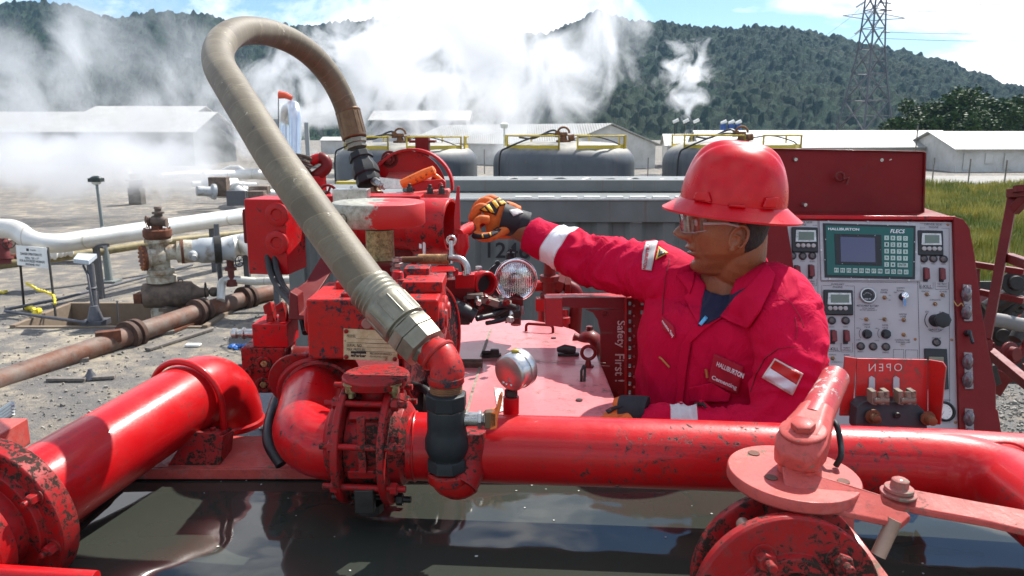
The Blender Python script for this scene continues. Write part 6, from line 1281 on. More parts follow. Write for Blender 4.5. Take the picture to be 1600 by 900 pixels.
put_text(b, 'ENTER', rect(1404.5, 411.8, 1416.5, 415.8), s_, bold=.015); b.build('key_lettering', M['ink'], unit)
b = MB(); s_ = pp(.0122); put_text(b, 'HALLIBURTON', rect(1294, 355.5, 1342.5, 359.5, 1), s_, bold=.02); put_text(b, 'FLECS', rect(1391, 358, 1414, 364, .6), s_, bold=.02, shear=.25); b.build('lettering', M['inkw'], unit)
b = MB()
for p_ in ((1294, 346), (1356, 346.5), (1418, 348), (1283, 391), (1431, 394), (1296, 436), (1358, 437), (1420, 438)): b.mark().lathe(pp(.006)(*p_), pn, [(0, .0045), (.002, .004), (.003, .002)], 10)
for p_ in ((1290, 374), (1289, 406), (1340, 350.5), (1387, 352), (1429, 378), (1428, 409), (1330, 434), (1390, 435), (1314, 367.3), (1341, 367.6), (1367, 368), (1316, 412), (1342, 412.5), (1370, 413), (1307, 389), (1375.5, 390)): b.mark().lathe(pp(.0125)(*p_), pn, [(0, .0022), (.001, .002)], 8)
b.each('screw', M['steel'], bez)
# engine display modules
def display(x, y, w=42, h=42):
    b = MB(); quadp(b, [(x, y), (x+w, y+.8), (x+w+1, y+h), (x+1, y+h-.5)], 0, .010); d = b.build('engine_display', M['black'], t, bevel=.004)
    b = MB(); s1 = pp(.014); quadp(b, [(x+7, y+5), (x+w-3, y+5.5), (x+w-2, y+24), (x+6, y+24)], .010, .004); b.build('screen_bezel', M['steel'], d, bevel=.002)
    m_ = plain('lcd_green', (.14, .19, .15), .2, 0, .05); b = MB(); s1 = pp(.0145); b.add([s1(x+11, y+8), s1(x+w-6, y+8.4), s1(x+w-6, y+21), s1(x+11, y+21)], [(0, 1, 2, 3)]); b.build('screen', m_, d)
    b = MB()
    for k in range(4): b.mark().lathe(pp(.010)(x+10+k*8, y+29.5+k*.1), pn, [(0, .0085), (.003, .008), (.004, .005)], 16)
    b.each('button', plain('grey_button', (.40, .38, .36), .4), d)
display(1237, 354, 41, 40); display(1434, 359, 40, 40); display(1287, 452, 46, 40)
# rocker covers, lamps, knobs
darkred = plain('guard_switch_red', (.16, .012, .015), .35)
def guard(x, y, h=22):
    b = MB(); quadp(b, qr(x-5, y-h/2, x+2, y+h/2), 0, .006); g = b.build('switch_plate', M['black'], t, bevel=.001)
    b = MB(); quadp(b, [(x-3, y-h/2+1), (x+5, y-h/2+1), (x+6, y+h/2-4), (x-2, y+h/2-3)], .006, .012); b.build('switch_guard', darkred, g, bevel=.003)
for x, y in ((1246, 425), (1268, 424), (1448, 428.5), (1473, 429), (1303, 526), (1323, 526)): guard(x, y)
dome = plain('lamp_dome', (.10, .075, .07), .15, 0, .3)
def lamp(x, y, r=6.2, mt=None):
    b = MB(); b.lathe(pp(0)(x, y), pn, [(0, S(r, 2.9)), (.004, S(r, 2.9)), (.006, S(r*.82, 2.9))], 24); g = b.build('lamp_ring', M['black'], t)
    b = MB(); b.lathe(pp(.005)(x, y), pn, [(0, S(r*.75, 2.9)), (.004, S(r*.6, 2.9)), (.006, S(r*.2, 2.9))], 20); b.build('lamp_lens', mt or dome, g)
for x, y in ((1238, 400), (1254, 400.5), (1269, 400), (1443, 404.5), (1458, 404.5), (1474, 405), (1299.5, 501), (1321, 501), (1344.5, 541), (1364, 541.5), (1384, 542), (1463, 535)): lamp(x, y)
def toggle(x, y, dx_=4, dy_=2):
    q = pp(0)(x, y); b = MB(); b.lathe(q, pn, [(0, .0085), (.002, .0085), (.003, .006), (.006, .0055)], 6); g = b.build('toggle_base', plain('rusty_nut', (.30, .17, .07), .6, .5, .4), t)
    b = MB(); b.tube([q+pn*.004, pp(.022)(x+dx_, y+dy_)], [.0018, .0026], 8); b.build('toggle_lever', M['steel'], g)
for a in ((1266, 456), (1382, 465), (1353.5, 499), (1382, 499), (1412, 500), (1412, 523), (1448, 460), (1472.5, 461, 3, 3), (1301, 560), (1461, 475, 1, 1)): toggle(*a)
def knob(x, y, r=8):
    q = pp(0)(x, y); b = MB(); b.lathe(q, pn, [(0, S(r*1.15, 2.9)), (.003, S(r*1.15, 2.9)), (.004, S(r*.9, 2.9)), (.018, S(r*.8, 2.9)), (.020, S(r*.6, 2.9))], 24); b.prism([pp(.022)(x-2, y-r*.8), pp(.022)(x+r*1.3, y-3), pp(.022)(x+r*1.3, y+3), pp(.022)(x-2, y+r*.8)], -pn*.010); b.build('selector_knob', M['black'], t, bevel=.001)
knob(1354.5, 522, 6.5); knob(1384, 522, 6.5)
q = pp(0)(1461, 501); b = MB(); b.lathe(q, pn, [(0, .024), (.01, .022), (.025, .016)], 24); kq = pp(.05)(1472, 500); b.tube([q+pn*.02, kq], .015, 16)
b.lathe(kq, (kq-q), [(-.004, .028), (.01, .030), (.014, .020)], 8); b.build('throttle_knob', M['black'], t, bevel=.002)
# battery meter, key switch, lower meter, breaker
q = pp(0)(1355.5, 462); b = MB(); b.lathe(q, pn, [(0, .031), (.006, .031), (.010, .028), (.010, .024), (.005, .022)], 40); g = b.build('battery_meter', M['gauge'], t)
b = MB(); b.lathe(pp(.0052)(1355.5, 462), pn, [(0, .0235), (.0005, .0235)], 32); b.build('dial', M['black'], g)
b = MB(); s_ = pp(.0062); 
for k in range(9): a = radians(30+15*k); b.ribbon([s_(1355.5-7.5*cos(a), 464-7.5*sin(a)), s_(1355.5-6*cos(a), 464-6*sin(a))], .0008, pn)
put_text(b, 'VOLTS', rect(1350.5, 466, 1360.5, 468.5), s_); b.build('dial_marks', M['inkw'], g)
q = pp(0)(1410, 464); b = MB(); b.lathe(q, pn, [(0, .014), (.006, .014), (.010, .011)], 24); g = b.build('key_switch', M['black'], t); b = MB(); b.lathe(pp(.012)(1413.5, 462), pn, [(0, .012), (.006, .012), (.009, .007)], 20); b.prism([pp(.016)(1411, 466), pp(.016)(1416, 466), pp(.02)(1415.5, 478), pp(.02)(1412, 478)], -pn*.004); b.build('key', M['chrome'], g)
q = pp(0)(1475, 643); b = MB(); b.lathe(q, pn, [(0, .036), (.010, .036), (.014, .032), (.014, .029), (.009, .028)], 40); g = b.build('round_meter', M['black'], t); b = MB(); b.lathe(pp(.0095)(1475, 643), pn, [(0, .028), (.0005, .028)], 32); b.build('dial', M['white'], g)
b = MB(); s_ = pp(.011); b.ribbon([s_(1475, 643), s_(1471, 650)], .0012, pn); 
for k in range(12): a = 2*pi*k/12; b.ribbon([s_(1475+9*cos(a), 643+9*sin(a)), s_(1475+10.5*cos(a), 643+10.5*sin(a))], .0008, pn)
b.build('needle', M['ink'], g)
b = MB(); quadp(b, [(1445, 544), (1480, 545), (1483, 608), (1447, 608)], 0, .008); g = b.build('breaker', M['black'], t, bevel=.002); b = MB(); quadp(b, [(1452, 557), (1475, 557.5), (1475, 570), (1452, 569.5)], .008, .006); b.build('breaker_switch', plain('olive_switch', (.22, .22, .14), .4), g, bevel=.002)
b = MB(); b.lathe(pp(0)(1238, 470), pn, [(0, .02), (.02, .018)], 10); b.build('selector_knob', M['black'], t)
# printed lines and words
b = MB(); s_ = pp(.0008)
def ln(*pts, w=.0011): b.ribbon([s_(*p) for p in pts], w, pn)
ln((1278, 344), (1278, 650)); ln((1434, 440), (1440, 690), w=.0014); ln((1432, 349), (1486, 350)); ln((1286, 446), (1300, 446.2)); ln((1320, 446.5), (1335, 447), (1336, 640)); ln((1284, 446), (1286, 640)); 
ln((1228, 351), (1236, 351)); ln((1270, 352), (1277, 352)); ln((1436, 356), (1445, 356)); ln((1471, 356.5), (1483, 357), (1484, 660)); ln((1283, 440), (1438, 442)); ln((1293, 536), (1293, 549), (1313, 549.5), (1313, 536)); ln((1315, 536), (1315, 550), (1332, 550), (1332, 536))
ln((1257, 436), (1257, 446), (1276, 446.5), (1276, 436)); ln((1437, 441), (1437, 451), (1458, 451.5), (1458, 441)); ln((1461, 441), (1461, 452), (1482, 452), (1482, 441)); ln((1396, 560), (1396, 546), (1412, 546), (1412, 560)); ln((1415, 560), (1415, 546.5), (1434, 547), (1434, 560))
ln((1343, 465-1+34), (1349, 499), w=.001); ln((1373, 499), (1378, 499)); ln((1404, 500), (1408, 500))
for cx_, cy_ in ((1345, 521), (1374, 521)):
    ln((cx_, cy_-7), (cx_-2, cy_-4), (cx_-2.5, cy_), (cx_-2, cy_+4), (cx_, cy_+7), w=.0016)
a_ = [(1461-16*cos(radians(q_)), 500-16*sin(radians(q_))) for q_ in range(40, -45, -12)]; ln(*a_, w=.0028); ln((1450, 515), (1458, 518.5), (1466, 518.5), (1474, 514), w=.0014)
def tx(txt, cx_, cy_, w_, h_=3.2, **k): put_text(b, txt, rect(cx_-w_/2, cy_-h_/2, cx_+w_/2, cy_+h_/2, w_*.022), s_, **k)
for a in (('DRIVER SIDE', 1256, 346.8, 26), ('ENGINE', 1252, 350.8, 15), ('DRIVER SIDE', 1458, 350.3, 27), ('ENGINE', 1459, 354.8, 15), ('AUXILIARY', 1309, 443.8, 21), ('ENGINE', 1309, 448.3, 15), ('LOW OIL', 1254, 408, 7, 1.8), ('CHECK ENGINE', 1269, 408.5, 9, 2), ('STOP', 1443, 412, 6, 2), ('WARN', 1458, 412, 6, 2), ('CHECK', 1474, 412.5, 7, 2),
          ('TAIL VERIFY', 1266.5, 439.5, 15, 2.4), ('OVERSPEED', 1266.5, 443, 15, 2.4), ('TAIL VERIFY', 1472, 443.5, 16, 2.4), ('OVERSPEED', 1472, 447.5, 16, 2.4), ('POWER', 1266, 450, 10), ('IGNITION', 1446, 455, 12, 2.4), ('POWER', 1474, 455.5, 11, 2.4), ('ON', 1258, 454, 3, 2), ('OFF', 1258, 459, 4, 2), ('ALTERNATOR ON', 1461, 468.5, 17, 2.2), ('ALTERNATOR', 1253, 463, 12, 2),
          ('INSTRUMENT BATTERY', 1356, 477.5, 34, 3.2), ('SYSTEM ON/START', 1357, 481.5, 20, 1.9), ('BATTERY DISCONNECT', 1357, 484.2, 27, 1.9), ('FLECS', 1382, 453, 10, 2.7), ('POWER', 1381, 456.8, 11, 2.7), ('ON', 1390, 461.5, 3, 1.8), ('OFF', 1390, 469, 4, 1.8), ('SYSTEM', 1407, 450, 12, 2.7), ('POWER', 1407, 454, 11, 2.7), ('OFF', 1399, 457, 5, 2.2),
          ('CEMENT', 1354, 507, 12, 2.6), ('VALVE', 1355, 511, 9, 2.6), ('WATER', 1383, 508, 10, 2.6), ('VALVE', 1383, 512, 9, 2.6), ('OPEN', 1341, 512.5, 6, 1.8), ('CLOSE', 1341, 531, 7, 1.8), ('OPEN', 1370, 513, 6, 1.8), ('CLOSE', 1370, 532, 7, 1.8), ('MASTER', 1411, 491, 12, 2.7), ('WATER', 1411, 494.8, 10, 2.7), ('CONTROL PANEL', 1410, 531, 24, 2.5), ('WARNING LAMP', 1411, 534.5, 23, 2.5), ('TEST', 1411, 538, 8, 2.5),
          ('IDLE', 1448.5, 487, 6, 2.5), ('FULL', 1472, 488, 8, 2.5), ('THROTTLE', 1461, 515, 20, 3), ('ENABLE 1', 1344.5, 549.5, 9, 2), ('ENABLE 2', 1384, 550.5, 10, 2), ('STOP ENGINE', 1299.5, 510.5, 8, 2), ('CHECK', 1321, 510.5, 7, 2), ('VERIFY', 1323, 543.5, 11, 2.3), ('OVERSPEED', 1322.5, 547, 15, 2.3), ('IGNITION', 1301, 554, 11, 2.2), ('POWER', 1323, 554.5, 9, 2.2), ('ALTERNATOR ON', 1308, 565.5, 16, 1.9), ('AIR PRESSURE', 1463, 528, 14, 1.9), ('DISCHARGE', 1478, 625, 14, 2.4)): tx(*a)
for a in (('E-KILL', 1301.5, 545, 18, 5), ('E-KILL', 1446.5, 447.5, 19, 5)): tx(*a, bold=.01)
b.build('lettering', M['ink'], face)
b = MB()
for p_ in ((1481, 351), (1430, 530), (1284, 527), (1487, 531), (1230, 392), (1493, 660)): b.mark().lathe(pp(0)(*p_), pn, [(0, .0055), (.002, .005), (.003, .003)], 12)
b.each('panel_screw', plain('rusty_screw', (.30, .16, .07), .55, .5, .3), t)
# wing lamps
clear = plain('lamp_glass_dark', (.13, .10, .11), .10, .1, .5, 90, .8, coat=1.0)
for y0_, xo in ((474, 0), (580, 1), (668, 2)):
    sw = pp(.018)
    b = MB(); s1 = pp(.022); b.prism([s1(1505+xo*1.5, y0_-30), s1(1518+xo*1.5, y0_-29), s1(1520+xo*1.5, y0_+28), s1(1507+xo*1.5, y0_+28)], -pn*.008); fx = b.build('marker_lamp_base', plain('lamp_frame', (.28, .24, .23), .4, .4), t, bevel=.002)
    for k in (-1, 1):
        b = MB(); b.sphere(pp(.024)(1510+xo*2, y0_+k*14), .030, 18, (.62, .6, 1.05)); b.build('lamp_glass', clear, fx)
b = MB(); b.tube(spline([pp(.02)(1490, 470), pp(.03)(1496, 478), pp(.03)(1502, 474), pp(.03)(1506, 480)]), .0022, 6); b.build('loose_wire', plain('tan_wire', (.45, .26, .08), .5), t)
b = MB(); q = pp(.018)(1511, 521); b.lathe(q, pn, [(0, .012), (.02, .010), (.022, .006)], 10); b.tube([q+pn*.02, pp(.05)(1520, 536)], .006, 8); b.build('toggle_clamp', M['black'], t)

# ================= OPEN lever bracket with clamp unit =================
dO = 1.36
t = thing('lever_box', 'folded red bracket with mirrored cut-out word over two clamps', 'bracket', P(1400, 668, dO))
def ob(x, y, o=0): return P(x, y, dO+.035)-Y*o
b = MB(); b.prism([ob(1320, 557), ob(1339, 560), ob(1332, 650), ob(1312, 650)], (0, .004, 0)); b.prism([ob(1339, 560), ob(1450, 562), ob(1450, 655), ob(1336, 652)], (0, .004, 0))
b.prism([P(1450, 562, dO+.035), P(1473, 566, dO+.005), P(1478, 574, dO), P(1469, 664, dO), P(1450, 664, dO+.035)], (0.004, .004, 0)); b.build('folded_plate', paint('open_plate', (.55, .018, .016), chips=.85, rough=.35, chipcol=(.20, .08, .05), bump=.4), t, bevel=.0012)
b = MB(); put_text(b, 'OPEN', rect(1357, 568, 1409, 580, -.5), lambda x, y: ob(x, y, .0012), flip=True, bold=-.005, space=1.35); b.build('lettering', plain('pale_letter', (.60, .56, .52), .5), t)
b = MB()
for x_ in (1361, 1399): b.mark().prism([ob(x_-4.5, 612, .001), ob(x_-4, 590, .001), ob(x_, 587, .001), ob(x_+5, 590, .001), ob(x_+5, 612, .001)], (0, -.002, 0))
b.each('slot', plain('slot_grey', (.45, .45, .47), .4), t)
b = MB(); b.prism([P(1337, 664, dO), P(1339, 636, dO), P(1350, 626, dO+.01), P(1430, 628, dO+.01), P(1448, 645, dO), P(1450, 672, dO), P(1337, 672, dO)], (0, .03, 0)); b.build('clamp_base', plain('blue_black_cast', (.028, .032, .036), .45, .2, .3, 30, .4), t, bevel=.003)
b = MB()
for x_ in (1376, 1418):
    b.mark()
    for k in (-1, 1): b.prism([P(x_+k*10-4, 632, dO-.015), P(x_+k*10-4, 612, dO-.015), P(x_+k*10+4, 611, dO-.015), P(x_+k*10+4, 634, dO-.015)], (0, .02, 0))
    b.cyl(P(x_-12, 626, dO-.012), P(x_+12, 626, dO-.012), .006); b.tube([P(x_, 612, dO-.01), P(x_+2, 632, dO-.012)], .006, 8)
b.each('cam_clamp', paint('brown_grey_cast', (.19, .16, .115), chips=.9, rough=.5, chipcol=(.07, .05, .04), dust=.1, dustcol=(.3, .27, .2)), t, bevel=.001)
b = MB()
for p_ in ((1363, 650), (1449, 653)): b.mark().lathe(P(*p_, dO-.003), -Y, [(0, .013), (.004, .013), (.005, .008), (.02, .0075), (.022, .004)], 12)
b.each('cam_bolt', M['rust'], t)
b = MB(); b.lathe(P(1402, 649, dO-.003), -Y, [(0, .006), (.003, .005), (.003, .001)], 16); b.build('centre_plug', M['dkgrey'], t)

# ================= red skid frame far right =================
t = thing('skid_frame', 'slender red tube frame with corner braces at the right edge', 'steel frame', G(1560, 600, 2.0))
dK = 4.6
def beam(b, a, c, w_): 
    a, c = V(a), V(c); ax = (c-a); L_ = ax.length; R_ = ax.to_track_quat('Z', 'Y').to_matrix(); b.box((a+c)/2, (w_, w_, L_), R_)
for a, c in (((1584, 300, 4.6), (1541, 530, 4.5)), ((1578, 302, 4.6), (1640, 298, 4.3)), ((1583, 330, 4.58), (1612, 300, 4.45)), ((1575, 402, 4.58), (1640, 425, 4.0)), ((1546, 550, 4.5), (1640, 628, 3.9)), ((1522, 413, 5.2), (1600, 425, 5.0)), ((1530, 456, 5.2), (1600, 470, 5.0)), ((1524, 420, 5.2), (1524, 600, 5.2)), ((1541, 530, 4.5), (1538, 700, 4.5))):
    MB_ = MB(); beam(MB_, P(*a), P(*c), .052 if a[2] < 5 else .04); MB_.build('beam', M['red_dark'], t, bevel=.003)
b = MB(); b.cyl(P(1598, 300, 4.5), P(1598, 290, 4.5), .05, n=16); b.build('lifting_lug', M['red_dark'], t)
t = thing('tangled_machinery', 'dark red pump machinery and a grey hose inside the right frame', 'machinery', P(1580, 600, 5.0)); rr = random.Random(5)
for k in range(22):
    a = P(rr.uniform(1534, 1620), rr.uniform(440, 600), rr.uniform(5.0, 5.6)); b = MB()
    if k % 3 == 0: b.cyl(a, a+V((rr.uniform(-.2, .2), rr.uniform(-.1, .1), rr.uniform(-.2, .2))), rr.uniform(.03, .07), n=16)
    elif k % 3 == 1: b.box(a, (rr.uniform(.06, .2), .1, rr.uniform(.05, .16)), Matrix.Rotation(rr.uniform(-.5, .5), 3, 'Y'))
    else: b.lathe(a, V((rr.uniform(-.4, .4), -1, .2)), [(0, .08), (.02, .08), (.025, .05), (.06, .045)], 20)
    b.build('casting', M['red_dark'] if rr.random() < .6 else M['grime'], t, bevel=.004)
b = MB(); b.tube(spline([P(1545, 498, 4.9), P(1570, 502, 4.9), P(1600, 508, 4.9), P(1640, 506, 4.9)]), .045, 16); b.build('grey_hose', plain('grey_hose', (.20, .19, .18), .6), t)
b = MB(); b.prism([P(1530, 440, 5.7), P(1660, 440, 5.7), P(1660, 600, 5.7), P(1535, 600, 5.7)], (0, .02, 0)); b.build('back_sheet', M['grime'], t)
# ================= the worker =================
from mathutils import geometry as geo
FLOOR = 2.24
def remeshed(mbs, name, mat_, parent, vox, smooth_it=3, disp=None):
    me = bpy.data.meshes.new('tmp'); vs = []; fs__ = []
    for q in mbs:
        k = len(vs); vs += [tuple(v) for v in q.v]; fs__ += [tuple(i+k for i in f) for f in q.f]
    me.from_pydata(vs, [], fs__); o = bpy.data.objects.new('tmp', me); COL.objects.link(o)
    r = o.modifiers.new('r', 'REMESH'); r.mode = 'VOXEL'; r.voxel_size = vox; r.use_smooth_shade = True
    if smooth_it: s_ = o.modifiers.new('s', 'SMOOTH'); s_.iterations = smooth_it; s_.factor = .5
    bpy.context.view_layer.update(); dg = bpy.context.evaluated_depsgraph_get(); ev = bpy.data.meshes.new_from_object(o.evaluated_get(dg))
    bpy.data.objects.remove(o); org = wloc(parent)
    if disp:
        nrm = [v.normal.copy() for v in ev.vertices]
        for v, n_ in zip(ev.vertices, nrm): v.co += n_*disp(v.co, n_)
    bv = BVHTree.FromPolygons([v.co.copy() for v in ev.vertices], [tuple(p.vertices) for p in ev.polygons])
    for v in ev.vertices: v.co -= org
    for p in ev.polygons: p.use_smooth = True
    ev.materials.clear(); ev.materials.append(mat_); ev.update()
    o = bpy.data.objects.new(name, ev); COL.objects.link(o); o.parent = parent
    return o, bv
def sup(c, u, v, a, b_, n=32, e=2.3, tilt=0., upv=Z):
    r = []
    for k in range(n):
        t_ = 2*pi*k/n; x, y = cos(t_), sin(t_); sx_, sy_ = abs(x)**(2/e)*(1 if x > 0 else -1), abs(y)**(2/e)*(1 if y > 0 else -1)
        r.append(c+u*(a*sx_)+v*(b_*sy_)+upv*(-tilt*b_*sy_))
    return r
Ct = P(1138, 455, 1.75); TF = V((-.60, -.80, 0)).normalized(); TL = Z.cross(TF)
feet = V((Ct.x+.03, Ct.y+.02, FLOOR))
per = thing('person', 'worker in crimson coveralls, red hard hat and orange gloves pulling a lever', 'person', feet)
# --- coverall volume
def TP(f, l, z): return Ct+TF*f+TL*l+Z*z
tors = MB(); R_ = []
for z_, hw, hd, fo, ti in ((.034, .074, .072, -.016, .60), (.026, .084, .078, -.016, .58), (.010, .120, .090, -.014, .45), (-.008, .160, .102, -.012, .30), (-.035, .195, .118, -.006, .12), (-.09, .200, .130, 0, 0), (-.17, .198, .136, .004, 0), (-.26, .190, .138, .006, 0), (-.35, .182, .136, .0, 0), (-.44, .186, .138, -.004, 0), (-.53, .195, .142, -.01, 0), (-.60, .190, .138, -.01, 0)):
    R_.append(sup(TP(fo, -.012*(z_ < -.2), z_), TL, TF, hw, hd, tilt=ti))
tors.rings(R_[::-1])
S1 = P(1040, 432, 1.86); E1_ = P(922, 408, 2.04); W1 = P(838, 371, 2.12)
def limb(pts, rad, n=24, seg=6, sq=1.0):
    sp = spline(pts, seg); m = len(pts)-1; rs = []
    for i in range(len(sp)):
        f = i/seg; k = min(int(f), m-1); g = f-k; rs.append(rad[k]*(1-g)+rad[k+1]*g)
    b = MB(); b.tube(sp, rs, n, sq=sq); return b
arm_r = limb([P(1098, 478, 1.80), S1, P(985, 419, 1.94), E1_, P(880, 388, 2.08), W1, P(828, 367, 2.13)], [.070, .074, .071, .064, .059, .050, .047])
S2 = P(1226, 482, 1.62); E2_ = P(1232, 668, 1.53); W2 = P(1012, 662, 1.57)
arm_l = limb([P(1176, 478, 1.70), P(1214, 470, 1.64), P(1232, 530, 1.58), P(1236, 600, 1.55), E2_], [.068, .079, .075, .070, .068])
fore_l = limb([P(1240, 655, 1.535), P(1210, 684, 1.53), P(1120, 684, 1.55), W2, P(1003, 658, 1.575)], [.066, .066, .056, .044, .040])
hipR, hipL = TP(0, -.09, -.56), TP(0, .09, -.56)
def leg(hp, sgn):
    kn = V((hp.x+TF.x*.03+TL.x*.01*sgn, hp.y+TF.y*.03+TL.y*.01*sgn, FLOOR+.50)); an = V((hp.x-TF.x*.01+TL.x*.02*sgn, hp.y-TF.y*.01+TL.y*.02*sgn, FLOOR+.09))
    return limb([hp+Z*.04, hp-Z*.08, kn, an], [.095, .105, .080, .072]), an
lgR, anR = leg(hipR, -1); lgL, anL = leg(hipL, 1)
fa1 = (W1-E1_).normalized(); fa2 = (W2-P(1120, 668, 1.55)).normalized(); ua1 = (E1_-S1).normalized()
def wr(p, n_):
    d_ = 0
    # lengthwise and crosswise cloth folds
    q1 = noise.fractal(V((p.x*9, p.y*9, p.z*5.0)), 1, 2, 3)
    d_ += .0055*q1
    rf = 1-abs(noise.noise(V((p.x*13+3, p.y*13, p.z*5)))*2); d_ += .0060*max(0, rf-.55)**1.3*2.4
    for a, ax, seg in ((E1_, fa1, .17), (S1+(E1_-S1)*.5, ua1, .16), (E2_-Z*-.06, V((.2, .1, -1)).normalized(), .15), (P(1120, 668, 1.55), fa2, .16)):
        r_ = p-a; dist = r_.length
        if dist < seg:
            w_ = (1-dist/seg)**.7; t_ = r_.dot(ax)
            d_ += .0085*w_*(1-abs(sin(t_*62+2.2*noise.noise(p*13)*2)))*1.3-.002*w_
    # slanting pulls across the chest from the raised shoulder
    r_ = p-Ct; u_ = r_.dot(TL); h_ = r_.z
    if -.5 < h_ < .02 and abs(u_) < .22:
        d_ += .0060*(1-abs(sin((u_*.8+h_*.55)*34+2.5*noise.noise(p*6))))*.9
        if abs(u_+.005) < .018 and r_.dot(TF) > 0: d_ += .003
    return d_
m = NT('coverall_cloth'); geoP = m.co
nz = m.noise(5, 5, .6); wv_ = m.noise(900, 2, .5); c = m.mix(m.ramp(nz, .3, .7), (.50, .003, .038), (.58, .0045, .050))
c = m.mix(m.ramp(m.noise(26, 6, .7), .56, .76, 0, .35), c, (.34, .004, .030))
def band_mask(a, ax, half, near):
    rel = m.n('ShaderNodeVectorMath', {0: m.co, 1: tuple(a-feet)}, operation='SUBTRACT').outputs[0]
    t_ = m.n('ShaderNodeVectorMath', {0: rel, 1: tuple(ax)}, operation='DOT_PRODUCT').outputs['Value']; l_ = m.n('ShaderNodeVectorMath', {0: rel}, operation='LENGTH').outputs['Value']
    a_ = m.math('LESS_THAN', m.math('ABSOLUTE', t_), half); return m.n('ShaderNodeMath', {0: a_, 1: m.math('LESS_THAN', l_, near)}, operation='MULTIPLY').outputs[0], m.math('ABSOLUTE', t_)
B1 = P(872, 387, 2.085); bax = (P(815, 353, 2.13)-P(905, 407, 2.06)).normalized()
k1, t1 = band_mask(B1, bax, .026, .11); k2_, t2_ = band_mask(P(1066, 668, 1.56), fa2, .026, .10)
kk = m.n('ShaderNodeMath', {0: k1, 1: k2_}, operation='MAXIMUM').outputs[0]
c = m.mix(kk, c, m.mix(m.math('GREATER_THAN', t1, .0225), (.82, .83, .84), (.60, .60, .60)))
m.set(col=c, rough=m.ramp(kk, 0, 1, .82, .45), spec=.12); rdg = m.math('ABSOLUTE', m.math('SUBTRACT', m.noise(11, 5, .5, m.scaled((1, 1, .6)), dist=1.2), .5)); hh = m.n('ShaderNodeMath', {0: m.math('MULTIPLY', wv_, .06), 1: m.ramp(rdg, 0, .12, 1, 0)}, operation='ADD').outputs[0]; m.bump(hh, .35, .006); cloth = m.mat
cov, BV = remeshed([tors, arm_r, arm_l, fore_l, lgR, lgL], 'coverall', cloth, per, .0065, 4, wr)
def onto(bvh, off=.0016):
    def f(x, y):
        r_ = ray(x, y).normalized(); h_ = bvh.ray_cast(C0, r_, 6)
        if h_[0] is None:
            for k in range(1, 30):
                for dx_, dy_ in ((k, 0), (-k, 0), (0, k), (0, -k)):
                    r2 = ray(x+dx_, y+dy_).normalized(); h_ = bvh.ray_cast(C0, r2, 6)
                    if h_[0] is not None: return h_[0]-r2*off
            return P(x, y, 1.7)
        return h_[0]-r_*off
    return f
def drape(name, poly, mt, par, off=.002, thick=.0015, step=3.0, bvh=None, sm=0):
    if bvh is None: off += .0035; step = min(step, 2.6)
    f = onto(bvh or BV, off); n_ = len(poly); bd = []
    for i in range(n_):
        a, c_ = V((*poly[i], 0)), V((*poly[(i+1) % n_], 0)); k = max(1, int((c_-a).length/step))
        bd += [a.lerp(c_, j/k) for j in range(k)]
    v2 = [V((p.x, p.y)) for p in bd]; nb = len(v2); xs_, ys_ = [p.x for p in v2], [p.y for p in v2]
    yy = min(ys_)+step*.7
    def inside(x, y):
        r_ = False
        for i in range(nb):
            a, c_ = v2[i], v2[(i-1) % nb]
            if (a.y > y) != (c_.y > y) and x < (c_.x-a.x)*(y-a.y)/(c_.y-a.y)+a.x: r_ = not r_
        return r_
    while yy < max(ys_):
        xx = min(xs_)+step*.7
        while xx < max(xs_):
            if inside(xx, yy) and min((V((xx, yy))-q).length for q in v2) > step*.5: v2.append(V((xx, yy)))
            xx += step
        yy += step
    out_ = geo.delaunay_2d_cdt(v2, [(i, (i+1) % nb) for i in range(nb)], [], 0, 1e-4); pv, _, pf = out_[0], out_[1], out_[2]
    pf = [t_ for t_ in pf if inside(sum(pv[i].x for i in t_)/3, sum(pv[i].y for i in t_)/3)]
    pts = [f(p.x, p.y) for p in pv]; b = MB(); b.add(pts, [tuple(t_) for t_ in pf]); o = b.build(name, mt, par, ang=80)
    if thick: s_ = o.modifiers.new('s', 'SOLIDIFY'); s_.thickness = thick; s_.offset = 0
    return o
# --- body: head, neck, trunk, limbs in one mesh
Hc = P(1138, 366, 1.70); fw = V((-.972, .20, 0)).normalized(); pit_ = radians(5)
hl_ = Z.cross(fw).normalized(); fwd = (fw*cos(pit_)-Z*sin(pit_)).normalized(); hu = fwd.cross(hl_).normalized()
def HP(f, l, u): return Hc+fwd*f+hl_*l+hu*u
tab = [(-.088, .052, -.006, .022), (-.082, .070, -.010, .034), (-.073, .079, -.016, .037), (-.060, .082, -.026, .046), (-.047, .079, -.045, .054), (-.034, .084, -.068, .0635), (-.018, .083, -.074, .067), (.002, .084, -.080, .070), (.022, .084, -.086, .0715), (.040, .083, -.090, .073), (.062, .087, -.094, .075), (.09, .083, -.094, .076), (.115, .066, -.084, .068), (.135, .040, -.055, .050), (.147, .010, -.02, .02)]
def hint(z_):
    for a, c_ in zip(tab, tab[1:]):
        if a[0] <= z_ <= c_[0]: f = (z_-a[0])/(c_[0]-a[0]); return [a[i]*(1-f)+c_[i]*f for i in (1, 2, 3)]
    return tab[-1][1:] if z_ > 0 else tab[0][1:]
g = lambda x, s_: math.exp(-(x/s_)**2)
